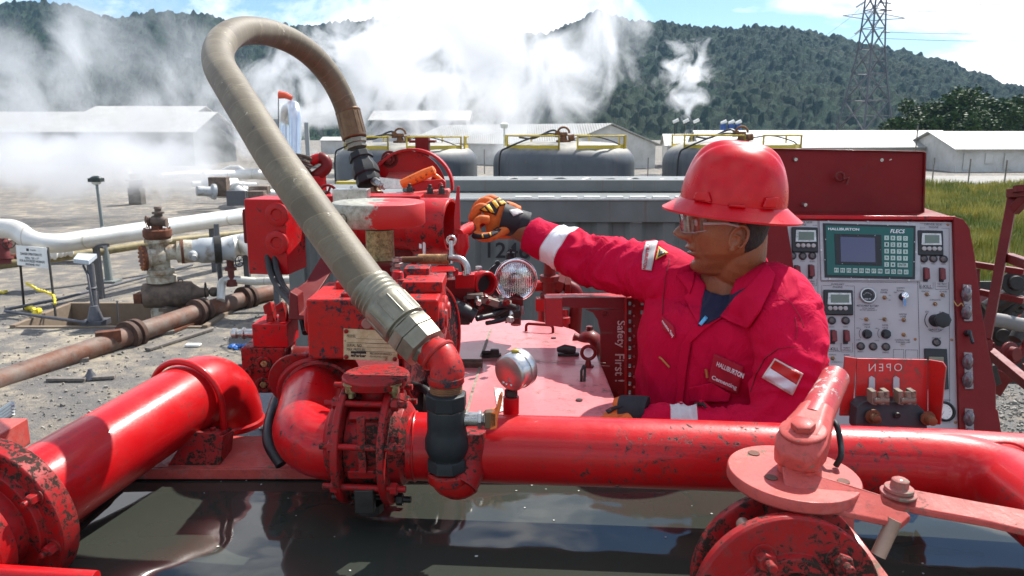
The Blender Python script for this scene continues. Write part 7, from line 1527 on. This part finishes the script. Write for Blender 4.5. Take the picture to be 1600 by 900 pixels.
def head_pt(z_, ph, off=0.):
    xf, xb, w_ = hint(z_); cs, sn = cos(ph), sin(ph); ce = .0; a = xf if cs > 0 else -xb
    e = 2.25; r_ = (abs(cs/a)**e+abs(sn/w_)**e)**(-1/e); ap = abs(ph)
    d_ = 0
    d_ += .031*g(ph, .17+.05*g(z_-.004, .012))*g(z_-.008, .014) + .016*g(ph, .13)*g(z_-.026, .016) + .010*g(ap-.17, .09)*g(z_-.001, .009)
    d_ += .004*g(ph, .33)*g(z_+.019, .006) + .0095*g(ph, .30)*g(z_+.0235, .0052)+.0095*g(ph, .26)*g(z_+.0365, .0055)-.007*g(ph, .38)*g(z_+.030, .0026)-.006*g(ph, .3)*g(z_+.049, .007)
    d_ += .005*g(ph, .28)*g(z_+.070, .014)
    d_ += -.012*g(ap-.42, .20)*g(z_-.034, .014) + .0055*g(ap-.36, .34)*g(z_-.057, .009) + .0045*g(ap-.80, .22)*g(z_-.010, .020) - .003*g(ap-.75, .2)*g(z_+.03, .02)
    d_ += .004*g(ap-.42, .17)*g(z_-.035, .008)        # lids
    d_ += -.0042*g(ap-.36, .05)*g(z_+.010, .018)-.0022*g(ap-.46, .16)*g(z_-.017, .005)-.002*g(ap-.62, .05)*g(z_+.03, .02)      # nose-mouth fold
    r_ += d_+off
    return HP(r_*cs, r_*sn, z_)
hb_ = MB(); zs_ = [-.088+.235*i/90 for i in range(91)]
phs = [(-pi+2*pi*k/96) for k in range(96)]
# denser sampling at the face
phs = []; 
for k in range(128): t_ = -1+2*k/128; phs.append(pi*(.45*t_+.55*t_**3))
hb_.rings([[head_pt(z_, ph) for ph in phs] for z_ in zs_])
nk = limb([HP(-.028, 0, .0), HP(-.022, 0, -.06), Ct+TF*-.010+Z*.045, Ct+TF*-.012-Z*.06], [.056, .055, .064, .075], 28)
ear = MB(); es = 1
for s_ in (1, -1):
    ec = HP(-.006, s_*.069, -.002); eb = (-fwd*.25*-1+hu); 
    ef = (fwd*.92+hl_*s_*.12+hu*.18).normalized(); eu = (hu-ef*hu.dot(ef)); eu = (eu-fwd*.18).normalized(); en = (hl_*s_*.85-fwd*.45).normalized()
    path = []
    for k in range(20):
        a = radians(-60+290*k/19); rx_, ry_ = .0155, .027; path.append(ec-ef*(.004)+(-ef*cos(a-pi/2+pi/2)*0) + ef*(rx_*cos(a+.0))*1.0*-1*1 + eu*(ry_*sin(a)+.004) + en*(.010+.004*(-cos(a))*-1))
    ear.tube(path, [.0028+.0016*sin(pi*k/19) for k in range(20)], 8)
    ear.sphere(ec-ef*.001+eu*-.022+en*.006, .0075, 12, (1, .6, 1))
    ear.rings([[ec-ef*.003+en*h_+(ef*cos(t_)*.0135+eu*sin(t_)*.024)*q_ for t_ in [2*pi*k/16 for k in range(16)]] for h_, q_ in ((-.004, 1), (.006, 1), (.008, .9))])
    ear.tube([ec+ef*.004+eu*.010+en*.010, ec-ef*.006+eu*.006+en*.011, ec-ef*.008+eu*-.006+en*.010, ec-ef*.002+eu*-.015+en*.010], .0026, 8)
    ear.sphere(ec+ef*.010+eu*-.002+en*.006, .0045, 10)
tb = MB(); tb.rings([sup(TP(fo, 0, z_), TL, TF, hw, hd) for z_, hw, hd, fo in ((-.60, .15, .10, -.01), (-.35, .14, .095, 0), (-.15, .155, .10, 0), (-.05, .15, .09, 0), (-.02, .09, .06, -.01))])
armb = [limb([TP(0, -.12, -.05), S1, E1_, W1+(W1-E1_)*.02, P(800, 356, 2.15)], [.05, .052, .042, .031, .027]), limb([TP(0, .12, -.05), S2, E2_, W2, P(985, 648, 1.58)], [.05, .052, .042, .030, .027]), limb([hipR, V((hipR.x, hipR.y, FLOOR+.5)), anR], [.085, .06, .045]), limb([hipL, V((hipL.x, hipL.y, FLOOR+.5)), anL], [.085, .06, .045])]
sk = NT('brown_skin'); nz = sk.noise(16, 5, .6); n2 = sk.noise(260, 4, .6); c = sk.mix(sk.ramp(nz, .3, .7), (.22, .072, .026), (.31, .115, .045)); c = sk.mix(sk.ramp(n2, .5, .75, 0, .5), c, (.12, .045, .022))
relm = sk.n('ShaderNodeVectorMath', {0: sk.co, 1: tuple(HP(.086, .012, -.030)-feet)}, operation='DISTANCE').outputs['Value']
lp = sk.n('ShaderNodeVectorMath', {0: sk.n('ShaderNodeVectorMath', {0: sk.n('ShaderNodeVectorMath', {0: sk.co, 1: tuple(HP(.092, 0, -.030)-feet)}, operation='SUBTRACT').outputs[0], 1: (1, 1, 2.6)}, operation='MULTIPLY').outputs[0]}, operation='LENGTH').outputs['Value']
c = sk.mix(sk.ramp(lp, .022, .030, .85, 0), c, (.15, .040, .034))
lz = sk.n('ShaderNodeVectorMath', {0: sk.n('ShaderNodeVectorMath', {0: sk.co, 1: tuple(HP(.092, 0, -.030)-feet)}, operation='SUBTRACT').outputs[0], 1: tuple(hu)}, operation='DOT_PRODUCT').outputs['Value']
ld = sk.n('ShaderNodeVectorMath', {0: sk.co, 1: tuple(HP(.092, 0, -.030)-feet)}, operation='DISTANCE').outputs['Value']
mk_ = sk.n('ShaderNodeMath', {0: sk.ramp(sk.math('ABSOLUTE', lz), .0008, .0022, 1, 0), 1: sk.ramp(ld, .026, .030, 1, 0)}, operation='MULTIPLY').outputs[0]; c = sk.mix(mk_, c, (.03, .010, .008))
stb = sk.n('ShaderNodeVectorMath', {0: sk.co, 1: tuple(HP(.05, 0, -.055)-feet)}, operation='DISTANCE').outputs['Value']; c = sk.mix(sk.n('ShaderNodeMath', {0: sk.ramp(stb, .035, .065, .55, 0), 1: sk.ramp(sk.noise(600, 2), .45, .6)}, operation='MULTIPLY').outputs[0], c, (.05, .03, .022))
sk.set(col=c, rough=.36, sss=.03, spec=.45); sk.b.inputs['Subsurface Radius'].default_value = (.01, .003, .0015); sk.bump(sk.n('ShaderNodeMath', {0: sk.noise(420, 3), 1: sk.noise(90, 5, .7)}, operation='ADD').outputs[0], .5, .0016)
body, BH = remeshed([hb_, nk, ear, tb]+armb, 'body', sk.mat, per, .0024, 1)
# hair at nape and temple
hm_ = NT('short_black_hair'); nz = hm_.noise(300, 4, .7, hm_.scaled((1, 1, .35))); hm_.set(col=hm_.mix(hm_.ramp(nz, .45, .75), (.008, .007, .007), (.035, .032, .03)), rough=.6); hm_.bump(nz, 1., .002)
b = MB(); rows_ = []
for i in range(34):
    z_ = -.040+.10*i/33; r_ = []
    for k in range(60):
        lim = 1.95 if z_ < .030 else 1.45; t_ = k/59; ph = lim+(2*pi-2*lim)*t_
        ph = ph if ph <= pi else ph-2*pi
        edge = min(1, min(t_, 1-t_)*14, (i)/5); r_.append(head_pt(z_, ph, -.002+.0055*edge+.0012*noise.noise(V((k*.9, i*.9, 0)))))
    rows_.append(r_)
vs = [p for r_ in rows_ for p in r_]; b.add(vs, [(i*60+k, i*60+k+1, (i+1)*60+k+1, (i+1)*60+k) for i in range(33) for k in range(59)]); b.build('hair', hm_.mat, per, ang=180)
# eyebrow, eye
eye = plain('eye_white', (.70, .66, .62), .15, 0, .05)
for s_ in (1, -1):
    ec = HP(.0625, s_*.030, .034); b = MB(); b.sphere(ec, .0115, 18); eo = b.build('eye', eye, per)
    b = MB(); b.lathe(ec+fwd*.0100, fwd, [(0, .0055), (.0015, .0045), (.0022, .001)], 16); b.build('iris', M['black'], eo)
    b = MB()
    for k in range(9): t_ = k/8; ph = s_*(.14+.62*t_); b.sphere(head_pt(.053+.005*sin(pi*t_)-.003*t_, ph, .001), .0048-.0018*t_, 8, (1, 1, .6))
    b.build('eyebrow', hm_.mat, per)
# safety glasses
def thin_glass(name, tint, amt, rough=.03):
    m_ = bpy.data.materials.new(name); m_.use_nodes = True; t_ = m_.node_tree; t_.nodes.clear(); N = t_.nodes.new; K = t_.links.new
    o_ = N('ShaderNodeOutputMaterial'); x_ = N('ShaderNodeMixShader'); tr = N('ShaderNodeBsdfTransparent'); tr.inputs[0].default_value = (*tint, 1); gl = N('ShaderNodeBsdfGlossy'); gl.inputs[1].default_value = rough
    fr = N('ShaderNodeLayerWeight'); fr.inputs[0].default_value = .25; ad = N('ShaderNodeMath'); ad.operation = 'MULTIPLY_ADD'; ad.inputs[1].default_value = .6; ad.inputs[2].default_value = amt; K(fr.outputs['Fresnel'], ad.inputs[0])
    K(ad.outputs[0], x_.inputs[0]); K(tr.outputs[0], x_.inputs[1]); K(gl.outputs[0], x_.inputs[2]); K(x_.outputs[0], o_.inputs[0]); return m_
clm = thin_glass('clear_lens', (.93, .90, .90), .05)
b = MB(); outer_, inner_ = [], []
nu, nv = 40, 10
def lens_pt(t_, v_, o_): 
    ph = -1.0+2.0*t_; ap = abs(ph); ht = .0215*(1-.35*(ap/1.12)**3)*(1-.25*g(ph, .12)); zc = .034+.002*ap; z_ = zc+ht*v_-.006*g(ph, .16)*(v_ < 0)*-1
    rad = .104-.003*ap+.0*v_+o_ - .012*(ap/1.12)**2
    return HP(rad*cos(ph)*1.0, rad*sin(ph)*.86, z_)
def sheet_(o_): return [lens_pt(i/nu, -1+2*j/nv, o_) for j in range(nv+1) for i in range(nu+1)]
A_ = sheet_(.001); B__ = sheet_(-.001); n1_ = len(A_); b.add(A_+B__, [(j*(nu+1)+i, j*(nu+1)+i+1, (j+1)*(nu+1)+i+1, (j+1)*(nu+1)+i) for j in range(nv) for i in range(nu)]+[(n1_+j*(nu+1)+i, n1_+(j+1)*(nu+1)+i, n1_+(j+1)*(nu+1)+i+1, n1_+j*(nu+1)+i+1) for j in range(nv) for i in range(nu)]+
 [(i, n1_+i, n1_+i+1, i+1) for i in range(nu)]+[(nv*(nu+1)+i+1, n1_+nv*(nu+1)+i+1, n1_+nv*(nu+1)+i, nv*(nu+1)+i) for i in range(nu)])
gl = b.build('safety_glasses', clm, per, ang=60)
gm = NT('glasses_arm'); gm.set(col=(.55, .50, .48), rough=.15, alpha=.6); b = MB()
for s_ in (1, -1):
    b.mark().tube([lens_pt(.5+s_*.49, .2, 0), HP(.055, s_*.083, .037), HP(.01, s_*.080, .034), HP(-.018, s_*.078, .026)], [.0042, .0038, .003, .0028], 10)
b.each('glasses_arm', gm.mat, gl)
b = MB(); b.tube([lens_pt(i/30, 1, 0) for i in range(31)], .0013, 6); b.tube([lens_pt(i/30, -1, 0) for i in range(31)], .0011, 6); b.build('lens_rim', gm.mat, gl)
# helmet
hp0 = P(1143, 315, 1.70); tl_ = radians(-5.5); hf = (fw*cos(tl_)-Z*sin(tl_)); hup = hf.cross(hl_).normalized()
def HL(f, l, u): return hp0+hf*f+hl_*l+hup*u
hmt = NT('hard_hat_red'); nz = hmt.noise(30, 6, .7); c = hmt.mix(hmt.ramp(nz, .35, .7), (.60, .001, .007), (.48, .001, .006)); c = hmt.mix(hmt.ramp(hmt.noise(14, 6, .7), .62, .72, 0, .35), c, (.45, .18, .15)); hmt.set(col=c, rough=hmt.ramp(nz, .3, .7, .24, .36), coat=.12, coatr=.25, spec=.3); hmt.bump(hmt.noise(220, 3), .05, .001)
b = MB(); rings_ = []; Rf, Rb, Rw, Hh = .112, .118, .104, .125
na_ = 96
def dome(al, th):   # al 0..pi/2 elevation, th azimuth (0 = front)
    cs, sn = cos(th), sin(th); a = Rf if cs > 0 else Rb; e = 2.15; rr_ = (abs(cs/a)**e+abs(sn/Rw)**e)**(-1/e)
    ca = cos(al)**.64; sa = sin(al)**1.0; r_ = rr_*ca; h_ = Hh*sa
    y_ = r_*sn; x_ = r_*cs
    if h_ > .03:
        k_ = min(1, (h_-.03)/.05); fade_ = min(1, max(0, (.115-abs(x_))/.03))
        # broad central crest with shallow valleys either side, strongest to the front
        yy_ = abs(y_); cr_ = g(yy_, .017)**1*.008+.003*g(yy_-.040, .011)-.0035*g(yy_-.026, .008)
        h_ += cr_*k_*fade_; 
    return HL(x_, y_, h_)
for i in range(31): rings_.append([dome(pi/2*i/30*.999, 2*pi*k/na_) for k in range(na_)])
def brimp(t_, th, low=0.):
    cs, sn = cos(th), sin(th); a = Rf if cs > 0 else Rb; e = 2.15; rr_ = (abs(cs/a)**e+abs(sn/Rw)**e)**(-1/e)
    wd_b = .030+.006*abs(cs)**2; r_ = rr_+wd_b*t_+.001; return HL(r_*cs, r_*sn, -.026*t_**.9-low)
br = [[brimp(t_, 2*pi*k/na_) for k in range(na_)] for t_ in (1.0, .97, .8, .55, .3, .12, .03)]
under = [[brimp(t_, 2*pi*k/na_, .004) for k in range(na_)] for t_ in (.05, .5, .97, 1.0)]
inn = [[HL((p-hp0).dot(hf)*.965, (p-hp0).dot(hl_)*.965, (p-hp0).dot(hup)-.004) for p in r_] for r_ in rings_[::-6]]
b.rings(inn+under+br+rings_[0:], caps=True); b.build('hard_hat', hmt.mat, per, ang=50)
hat = per.children[-1]
hat = [o for o in per.children if o.name.startswith('hard_hat')][0]
BHt = BVHTree.FromPolygons(b.v, [f for f in b.f])
darkslot = NT('hat_lug'); darkslot.set(col=(.50, .004, .010), rough=.3)
for poly in ([(1084, 312), (1089, 300), (1107, 300), (1112, 316)], [(1191, 324), (1197, 309), (1214, 308), (1213, 324)], [(1139, 319), (1139, 323), (1165, 325), (1164, 320)]):
    drape('accessory_slot', poly, hmt.mat, hat, off=.004, thick=.008, step=2.5, bvh=BHt)
b = MB(); b.tube([HP(-.06, .066, .045), HP(-.085, .045, .03), HP(-.097, .02, .028), HP(-.097, -.02, .028)], .006, 8); b.lathe(HP(-.098, 0, .03), -fwd, [(0, .018), (.012, .018), (.014, .014)], 18); b.build('headband', M['black'], hat)
# collar, lapels, shirt
navy = plain('navy_shirt', (.012, .014, .045), .85, 0, .15, 40)
cpl = NT('collar_cloth'); nz = cpl.noise(20, 4); cpl.set(col=cpl.mix(nz, (.50, .003, .038), (.58, .0045, .050)), rough=.8, spec=.12); cpl.bump(cpl.noise(500, 2), .2, .001); cpm = cpl.mat
shirt = drape('t_shirt', [(1098, 450), (1110, 457), (1128, 462), (1146, 460), (1158, 453), (1168, 449), (1150, 468), (1128, 494), (1108, 505), (1091, 509), (1093, 490), (1098, 465)], navy, per, off=.006, thick=.003, step=3.5)
b = MB()
def colr(th, r_, z_, fo=-.018): return Ct+TF*(fo+r_*cos(th))+TL*(r_*sin(th))+Z*z_
rows_ = []; n_ = 44
for i in range(n_+1):
    th = radians(112)+radians(206)*i/n_; bk = (1-cos(th))/2; top_z = -.002+.098*bk**.8; ro = .066+.012*(1-bk)
    rows_.append([colr(th, ro-.001, top_z-.03), colr(th, ro, top_z-.004), colr(th, ro+.003, top_z), colr(th, ro+.007, top_z-.004), colr(th, ro+.018+.010*(1-bk), top_z-.034-.012*(1-bk)), colr(th, ro+.021+.012*(1-bk), top_z-.048-.014*(1-bk)), colr(th, ro+.016+.012*(1-bk), top_z-.048-.014*(1-bk)), colr(th, ro+.006, top_z-.012)])
b.rings(rows_); b.build('collar', cpm, per, bevel=0, ang=60)
drape('lapel', [(1198, 412), (1186, 428), (1168, 449), (1150, 463), (1126, 494), (1140, 502), (1168, 514), (1188, 484), (1206, 448), (1211, 428)], cpm, per, off=.012, thick=.004, step=4)
drape('lapel', [(1086, 424), (1077, 424), (1058, 429), (1068, 444), (1078, 459), (1084, 442)], cpm, per, off=.010, thick=.004, step=3.5)
drape('facing', [(1087, 425), (1103, 446), (1098, 466), (1092, 508), (1080, 486), (1069, 464), (1078, 455)], cpm, per, off=.006, thick=.004, step=3.5)
drape('pen_tip', [(1092, 506), (1102, 494), (1106, 497), (1096, 509)], plain('sky_blue', (.10, .45, .75), .4), per, off=.012, thick=.004, step=3)
# pockets, name strips, patches
tape = plain('name_tape', (.40, .004, .025), .8); gy = plain('grey_patch', (.46, .44, .43), .7, 0, .15, 60); gold = plain('gold_zip', (.55, .33, .10), .35, .7)
drape('placket', [(1084, 508), (1128, 496), (1100, 516), (1080, 535), (1072, 580), (1067, 630), (1056, 630), (1058, 580), (1064, 540)], cpm, per, off=.003, thick=.003, step=5)
pk = drape('chest_pocket', [(1116, 553), (1162, 573), (1153, 616), (1106, 596)], tape, per, off=.004, thick=.004, step=4)
drape('chest_pocket', [(1034, 494), (1053, 510), (1055, 528), (1036, 514)], tape, per, off=.003, thick=.003, step=3.5)
drape('pocket', [(1076, 606), (1112, 598), (1142, 616), (1138, 628), (1078, 628)], cpm, per, off=.004, thick=.004, step=5)
b = MB(); so_ = onto(BV, .0125); put_text(b, 'HALLIBURTON', [(1121, 565), (1163, 584), (1161, 592), (1119, 572)], so_, bold=.025); put_text(b, 'Cementing', [(1113, 586), (1152, 603), (1150, 611), (1111, 594)], so_, bold=.025)
b.build('name_lettering', M['inkw'], per); b = MB(); so2 = onto(BV, .0105); put_text(b, 'rnomo Say', [(1035, 498), (1053, 522), (1051, 530), (1034, 505)], so2, bold=.02); b.build('name_lettering', M['inkw'], per)
b = MB(); 
for q1_, q2__ in (((1016.5, 556), (1027, 561)), ((1103, 579), (1104, 589))): pass
b.tube([so_(1103, 577), so_(1105, 590)], .003, 8); b.tube([so2(1030, 558), so2(1020+14, 561), so2(1046, 574)], .0022, 8); b.build('zip_pull', gold, per)
b = MB(); 
b.tube([so_(*p_) for p_ in ((1086, 629), (1093, 632), (1098, 631), (1104, 637))], [.002, .0045, .0045, .002], 8); b.build('clip', M['grime'], per)
stm = plain('seam_dark', (.20, .002, .014), .8)
def seam_(pts):
    for (x0_, y0_), (x1_, y1_) in [(pts, None)] if 0 else []: pass
    n2_ = [(x_+1.1, y_+.5) for x_, y_ in pts[::-1]]; drape('seam', pts+n2_, stm, per, off=-.0015, thick=.001, step=2)
seam_([(1206, 455), (1222, 462), (1236, 474), (1248, 492), (1256, 512)]); seam_([(1262, 548), (1240, 541), (1214, 545), (1194, 560), (1180, 586), (1172, 612)])
seam_([(1082, 512), (1070, 536), (1062, 572), (1059, 610), (1059, 630)]); seam_([(1046, 404), (1040, 430), (1036, 462), (1034, 492)]); seam_([(1242, 496), (1244, 512), (1243, 530)])
# arm flag
fl = [(1210.5, 560), (1255, 584), (1238, 618), (1190.5, 590)]
drape('flag_patch', fl, plain('cream_edge', (.66, .58, .52), .8), per, off=.003, thick=.002, step=4)
mid1, mid2 = [(fl[0][0]*.5+fl[3][0]*.5), (fl[0][1]*.5+fl[3][1]*.5)], [(fl[1][0]*.5+fl[2][0]*.5), (fl[1][1]*.5+fl[2][1]*.5)]
drape('red_stripe', [(1211, 563), (1251.5, 585), (mid2[0]-2, mid2[1]), (mid1[0]+3, mid1[1]+0)], plain('flag_red', (.50, .010, .008), .6), per, off=.0066, thick=.001, step=2.2)
drape('white_stripe', [(mid1[0]+3, mid1[1]+.4), (mid2[0]-2, mid2[1]+.4), (1237, 614.5), (1194, 589)], plain('flag_white', (.68, .66, .68), .6), per, off=.0066, thick=.001, step=2.2)
drape('grey_patch', [(1009, 378), (1028, 376), (1022, 400), (1018, 423), (1003, 421), (1004, 398)], gy, per, off=.003, thick=.002, step=3.5)
b = MB(); s3 = onto(BV, .0095); put_text(b, 'HALLIBURTON', [(1016, 381), (1009, 421), (1004, 420), (1011, 381)], s3, bold=.03); b.build('patch_lettering', tape, per)
drape('warning_patch', [(1029, 385), (1044, 395), (1024, 406)], plain('gold_patch', (.62, .42, .06), .6), per, off=.003, thick=.002, step=3)
drape('patch_centre', [(1030.5, 388.5), (1040, 395), (1027.5, 402)], M['black'], per, off=.005, thick=.001, step=3)
# gloves
org_ = NT('orange_glove'); nz = org_.noise(60, 5, .7); org_.set(col=org_.mix(org_.ramp(nz, .35, .7), (.72, .16, .02), (.50, .10, .015)), rough=.75); org_.bump(org_.noise(300, 3), .3, .001); orgm = org_.mat
blk = plain('glove_black', (.014, .014, .018), .7, 0, .4, 60); yl = plain('glove_yellow', (.80, .42, .03), .6)
def finger(pts, r0): return limb(pts, [r0, r0*1.0, r0*.95, r0*.85][:len(pts)], 14, 5)
dG = 2.13
def flat(pts, rad, sq, n=22, seg=5): return limb(pts, rad, n, seg, sq)
palm = flat([P(808, 348, 2.15), P(790, 344, 2.145), P(772, 343, 2.14), P(758, 344, 2.14)], [.026, .029, .030, .024], 1.85)
gp_ = [palm,
 finger([P(786, 321, 2.16), P(768, 311, 2.175), P(752, 318, 2.19), P(747, 334, 2.19)], .0125),
 finger([P(778, 324, 2.14), P(759, 314, 2.15), P(744, 325, 2.16), P(741, 343, 2.16)], .0130),
 finger([P(768, 332, 2.115), P(751, 324, 2.115), P(739, 338, 2.12), P(741, 356, 2.13)], .0130),
 finger([P(764, 344, 2.095), P(750, 343, 2.09), P(743, 353, 2.09), P(748, 364, 2.10)], .0120),
 finger([P(794, 356, 2.125), P(777, 366, 2.09), P(759, 371, 2.075), P(739, 366, 2.08)], .0135)]
gv, BG = remeshed(gp_, 'glove', orgm, per, .0024, 1, lambda p, n_: .0012*noise.noise(p*70))
b = limb([P(824, 354, 2.15), P(808, 349, 2.148), P(796, 345, 2.14), P(785, 342, 2.14)], [.041, .040, .043, .0475], 24, 4); b.build('glove_cuff', blk, gv, ang=80)
sg = lambda name, poly, mt, off=.003: drape(name, poly, mt, gv, off=off, thick=.0015, step=2, bvh=BG)
sg('knuckle_pad', [(749, 328), (757, 322), (766, 315), (778, 308), (784, 308), (796, 318), (781, 322), (775, 337), (766, 333), (757, 331)], blk, .002)
for poly in ([(752, 327), (757, 324), (762, 330), (757, 330)], [(759, 322), (764, 319), (773, 333), (767, 332)], [(768, 315), (773, 312), (780, 322), (776, 326)], [(776, 311), (781, 309), (792, 318), (783, 320)]): sg('rib_pad', poly, yl, .0042)
sg('thumb_pad', [(735, 362), (745, 366), (762, 365), (772, 358), (778, 354), (783, 359), (776, 366), (762, 373), (742, 374), (735, 369)], blk, .002)
for q_ in ((752, 367), (764, 364)): sg('thumb_mark', [q_, (q_[0]+2, q_[1]-1), (q_[0]+4, q_[1]+4), (q_[0]+2, q_[1]+5)], yl, .0045)
b = MB(); drape('label_patch', [(795, 328), (810, 326), (818, 332), (802, 338)], gy, gv, off=.006, thick=.001, step=3, bvh=BVHTree.FromPolygons(limb([P(822, 353, 2.15), P(808, 348, 2.148), P(796, 344, 2.14), P(786, 341, 2.14)], [.038, .037, .040, .044], 24, 4).v, limb([P(822, 353, 2.15), P(808, 348, 2.148), P(796, 344, 2.14), P(786, 341, 2.14)], [.038, .037, .040, .044], 24, 4).f))
gq = [limb([P(992, 646, 1.58), P(975, 648, 1.585), P(962, 649, 1.59)], [.034, .040, .036], 18, 5)]
for k in range(4): gq.append(finger([P(968, 644+k*4, 1.62-.022*k), P(953, 644+k*4, 1.625-.022*k), P(943, 650+k*3, 1.625-.022*k), P(940, 658+k*2, 1.62-.022*k)], .0125))
gq.append(limb([P(984, 655, 1.55), P(968, 664, 1.54), P(955, 666, 1.545)], [.017, .0145, .012], 12, 5))
gl_, BL = remeshed(gq, 'glove', orgm, per, .003, 2)
limb([P(1010, 648, 1.575), P(998, 646, 1.58), P(985, 647, 1.58), P(976, 648, 1.585)], [.038, .037, .039, .041], 24, 4).build('glove_cuff', blk, gl_, ang=80)
drape('finger_pad', [(945, 640), (962, 634), (975, 634), (962, 640), (950, 646)], blk, gl_, off=.003, thick=.001, step=2.5, bvh=BL)
# boots
for an in (anR, anL):
    toe = an+TF*.17; b = MB(); b.rings([[an+TF*f_+TL*(w_*cos(t_))+Z*(h_*max(-.0, sin(t_)))-Z*(.09) for t_ in [2*pi*k/20 for k in range(20)]] for f_, w_, h_ in ((-.08, .03, .06), (-.06, .04, .12), (0, .045, .14), (.06, .046, .10), (.12, .05, .075), (.17, .045, .06), (.195, .02, .03))]); b.build('boot', plain('tan_boot', (.16, .09, .04), .7), per)
# ================= steam =================
def steam_mat(name, dens, sc, thr, soft, seed, aniso=.75, rate=.18, stretch=(1, 1, 1), det=5, lean=0., win=.22):
    m_ = bpy.data.materials.new(name); m_.use_nodes = True; t_ = m_.node_tree; t_.nodes.clear(); N = t_.nodes.new; K = t_.links.new
    o_ = N('ShaderNodeOutputMaterial'); v_ = N('ShaderNodeVolumePrincipled'); K(v_.outputs[0], o_.inputs['Volume'])
    v_.inputs['Color'].default_value = (.985, .99, 1, 1); v_.inputs['Anisotropy'].default_value = aniso
    tc_ = N('ShaderNodeTexCoord'); mp_ = N('ShaderNodeMapping'); mp_.inputs['Scale'].default_value = stretch; mp_.inputs['Location'].default_value = (seed*3.7, seed*1.9, seed*.7); mp_.inputs['Rotation'].default_value = (0, lean, 0)
    K(tc_.outputs['Object'], mp_.inputs[0]); nz_ = N('ShaderNodeTexNoise'); nz_.inputs['Scale'].default_value = sc; nz_.inputs['Detail'].default_value = det; nz_.inputs['Roughness'].default_value = .62; nz_.inputs['Distortion'].default_value = .6
    K(mp_.outputs[0], nz_.inputs['Vector'])
    ge = N('ShaderNodeMapping'); ge.inputs['Location'].default_value = (-1, -1, -1); ge.inputs['Scale'].default_value = (2, 2, 2); K(tc_.outputs['Generated'], ge.inputs[0])
    le = N('ShaderNodeVectorMath'); le.operation = 'LENGTH'; K(ge.outputs[0], le.inputs[0])
    fo = N('ShaderNodeMapRange'); fo.interpolation_type = 'SMOOTHSTEP'; fo.inputs[1].default_value = .15; fo.inputs[2].default_value = .98; fo.inputs[3].default_value = 0; fo.inputs[4].default_value = soft; K(le.outputs['Value'], fo.inputs[0])
    sb = N('ShaderNodeMath'); sb.operation = 'SUBTRACT'; K(nz_.outputs['Fac'], sb.inputs[0]); K(fo.outputs[0], sb.inputs[1])
    mr = N('ShaderNodeMapRange'); mr.inputs[1].default_value = thr; mr.inputs[2].default_value = thr+win; mr.inputs[3].default_value = 0; mr.inputs[4].default_value = dens; K(sb.outputs[0], mr.inputs[0]); K(mr.outputs[0], v_.inputs['Density'])
    m_.cycles.volume_step_rate = rate
    return m_
def plume(lab, x0, x1, y0, y1, d, thick, rot=0., **k):
    c_ = P((x0+x1)/2, (y0+y1)/2, d); sx_, sz_ = S(x1-x0, d)/2, S(y1-y0, d)/2
    b = MB(); b.sphere(V((0, 0, 0)), 1, 24, (sx_, thick/2, sz_)); 
    o = b.build('steam', steam_mat('steam', **k)); o.location = c_; o.rotation_euler = (0, rot, 0)
    for v in o.data.vertices: v.co.z -= sz_   # centre the cloud on its origin
    tag(o, kind='stuff'); o['label'] = lab
    return o
plume('low dense bank of white steam over the yard', -400, 600, 168, 352, 36, 8, dens=.8, sc=.34, thr=.31, soft=.32, seed=1, det=8, win=.18)
plume('thin rising steam over the long hall', -400, 660, -60, 320, 62, 8, dens=.42, sc=.20, thr=.39, soft=.22, seed=2, stretch=(1, 1, .8), lean=.6, det=9, win=.24)
plume('bright central steam column', 400, 1110, -190, 310, 66, 9, dens=.70, sc=.20, thr=.335, soft=.27, seed=5, stretch=(1, 1, .75), lean=.5, det=9, win=.18)
plume('steam drifting behind the hose arch', 280, 860, -40, 300, 74, 8, dens=.75, sc=.26, thr=.39, soft=.20, seed=7, lean=.4, det=9, win=.13)
plume('small detached puff right of the main steam', 1005, 1145, 40, 215, 75, 5, dens=1.2, sc=.50, thr=.42, soft=.22, seed=9, det=9, win=.2, lean=.4)
plume('bright vapour hugging the ridge', 540, 920, -80, 140, 95, 8, dens=.22, sc=.16, thr=.22, soft=.34, seed=14, det=8, win=.2)
# haze: one box of even thin air
hm = bpy.data.materials.new('thin_air'); hm.use_nodes = True; q = hm.node_tree; q.nodes.clear(); ho = q.nodes.new('ShaderNodeOutputMaterial'); hv = q.nodes.new('ShaderNodeVolumePrincipled'); q.links.new(hv.outputs[0], ho.inputs['Volume'])
hv.inputs['Color'].default_value = (.45, .68, 1, 1); hv.inputs['Density'].default_value = .00012; hv.inputs['Anisotropy'].default_value = 0
b = MB(); b.box((0, 430, 80), (2600, 1140, 166)); o = b.build('haze', hm); tag(o, kind='stuff')
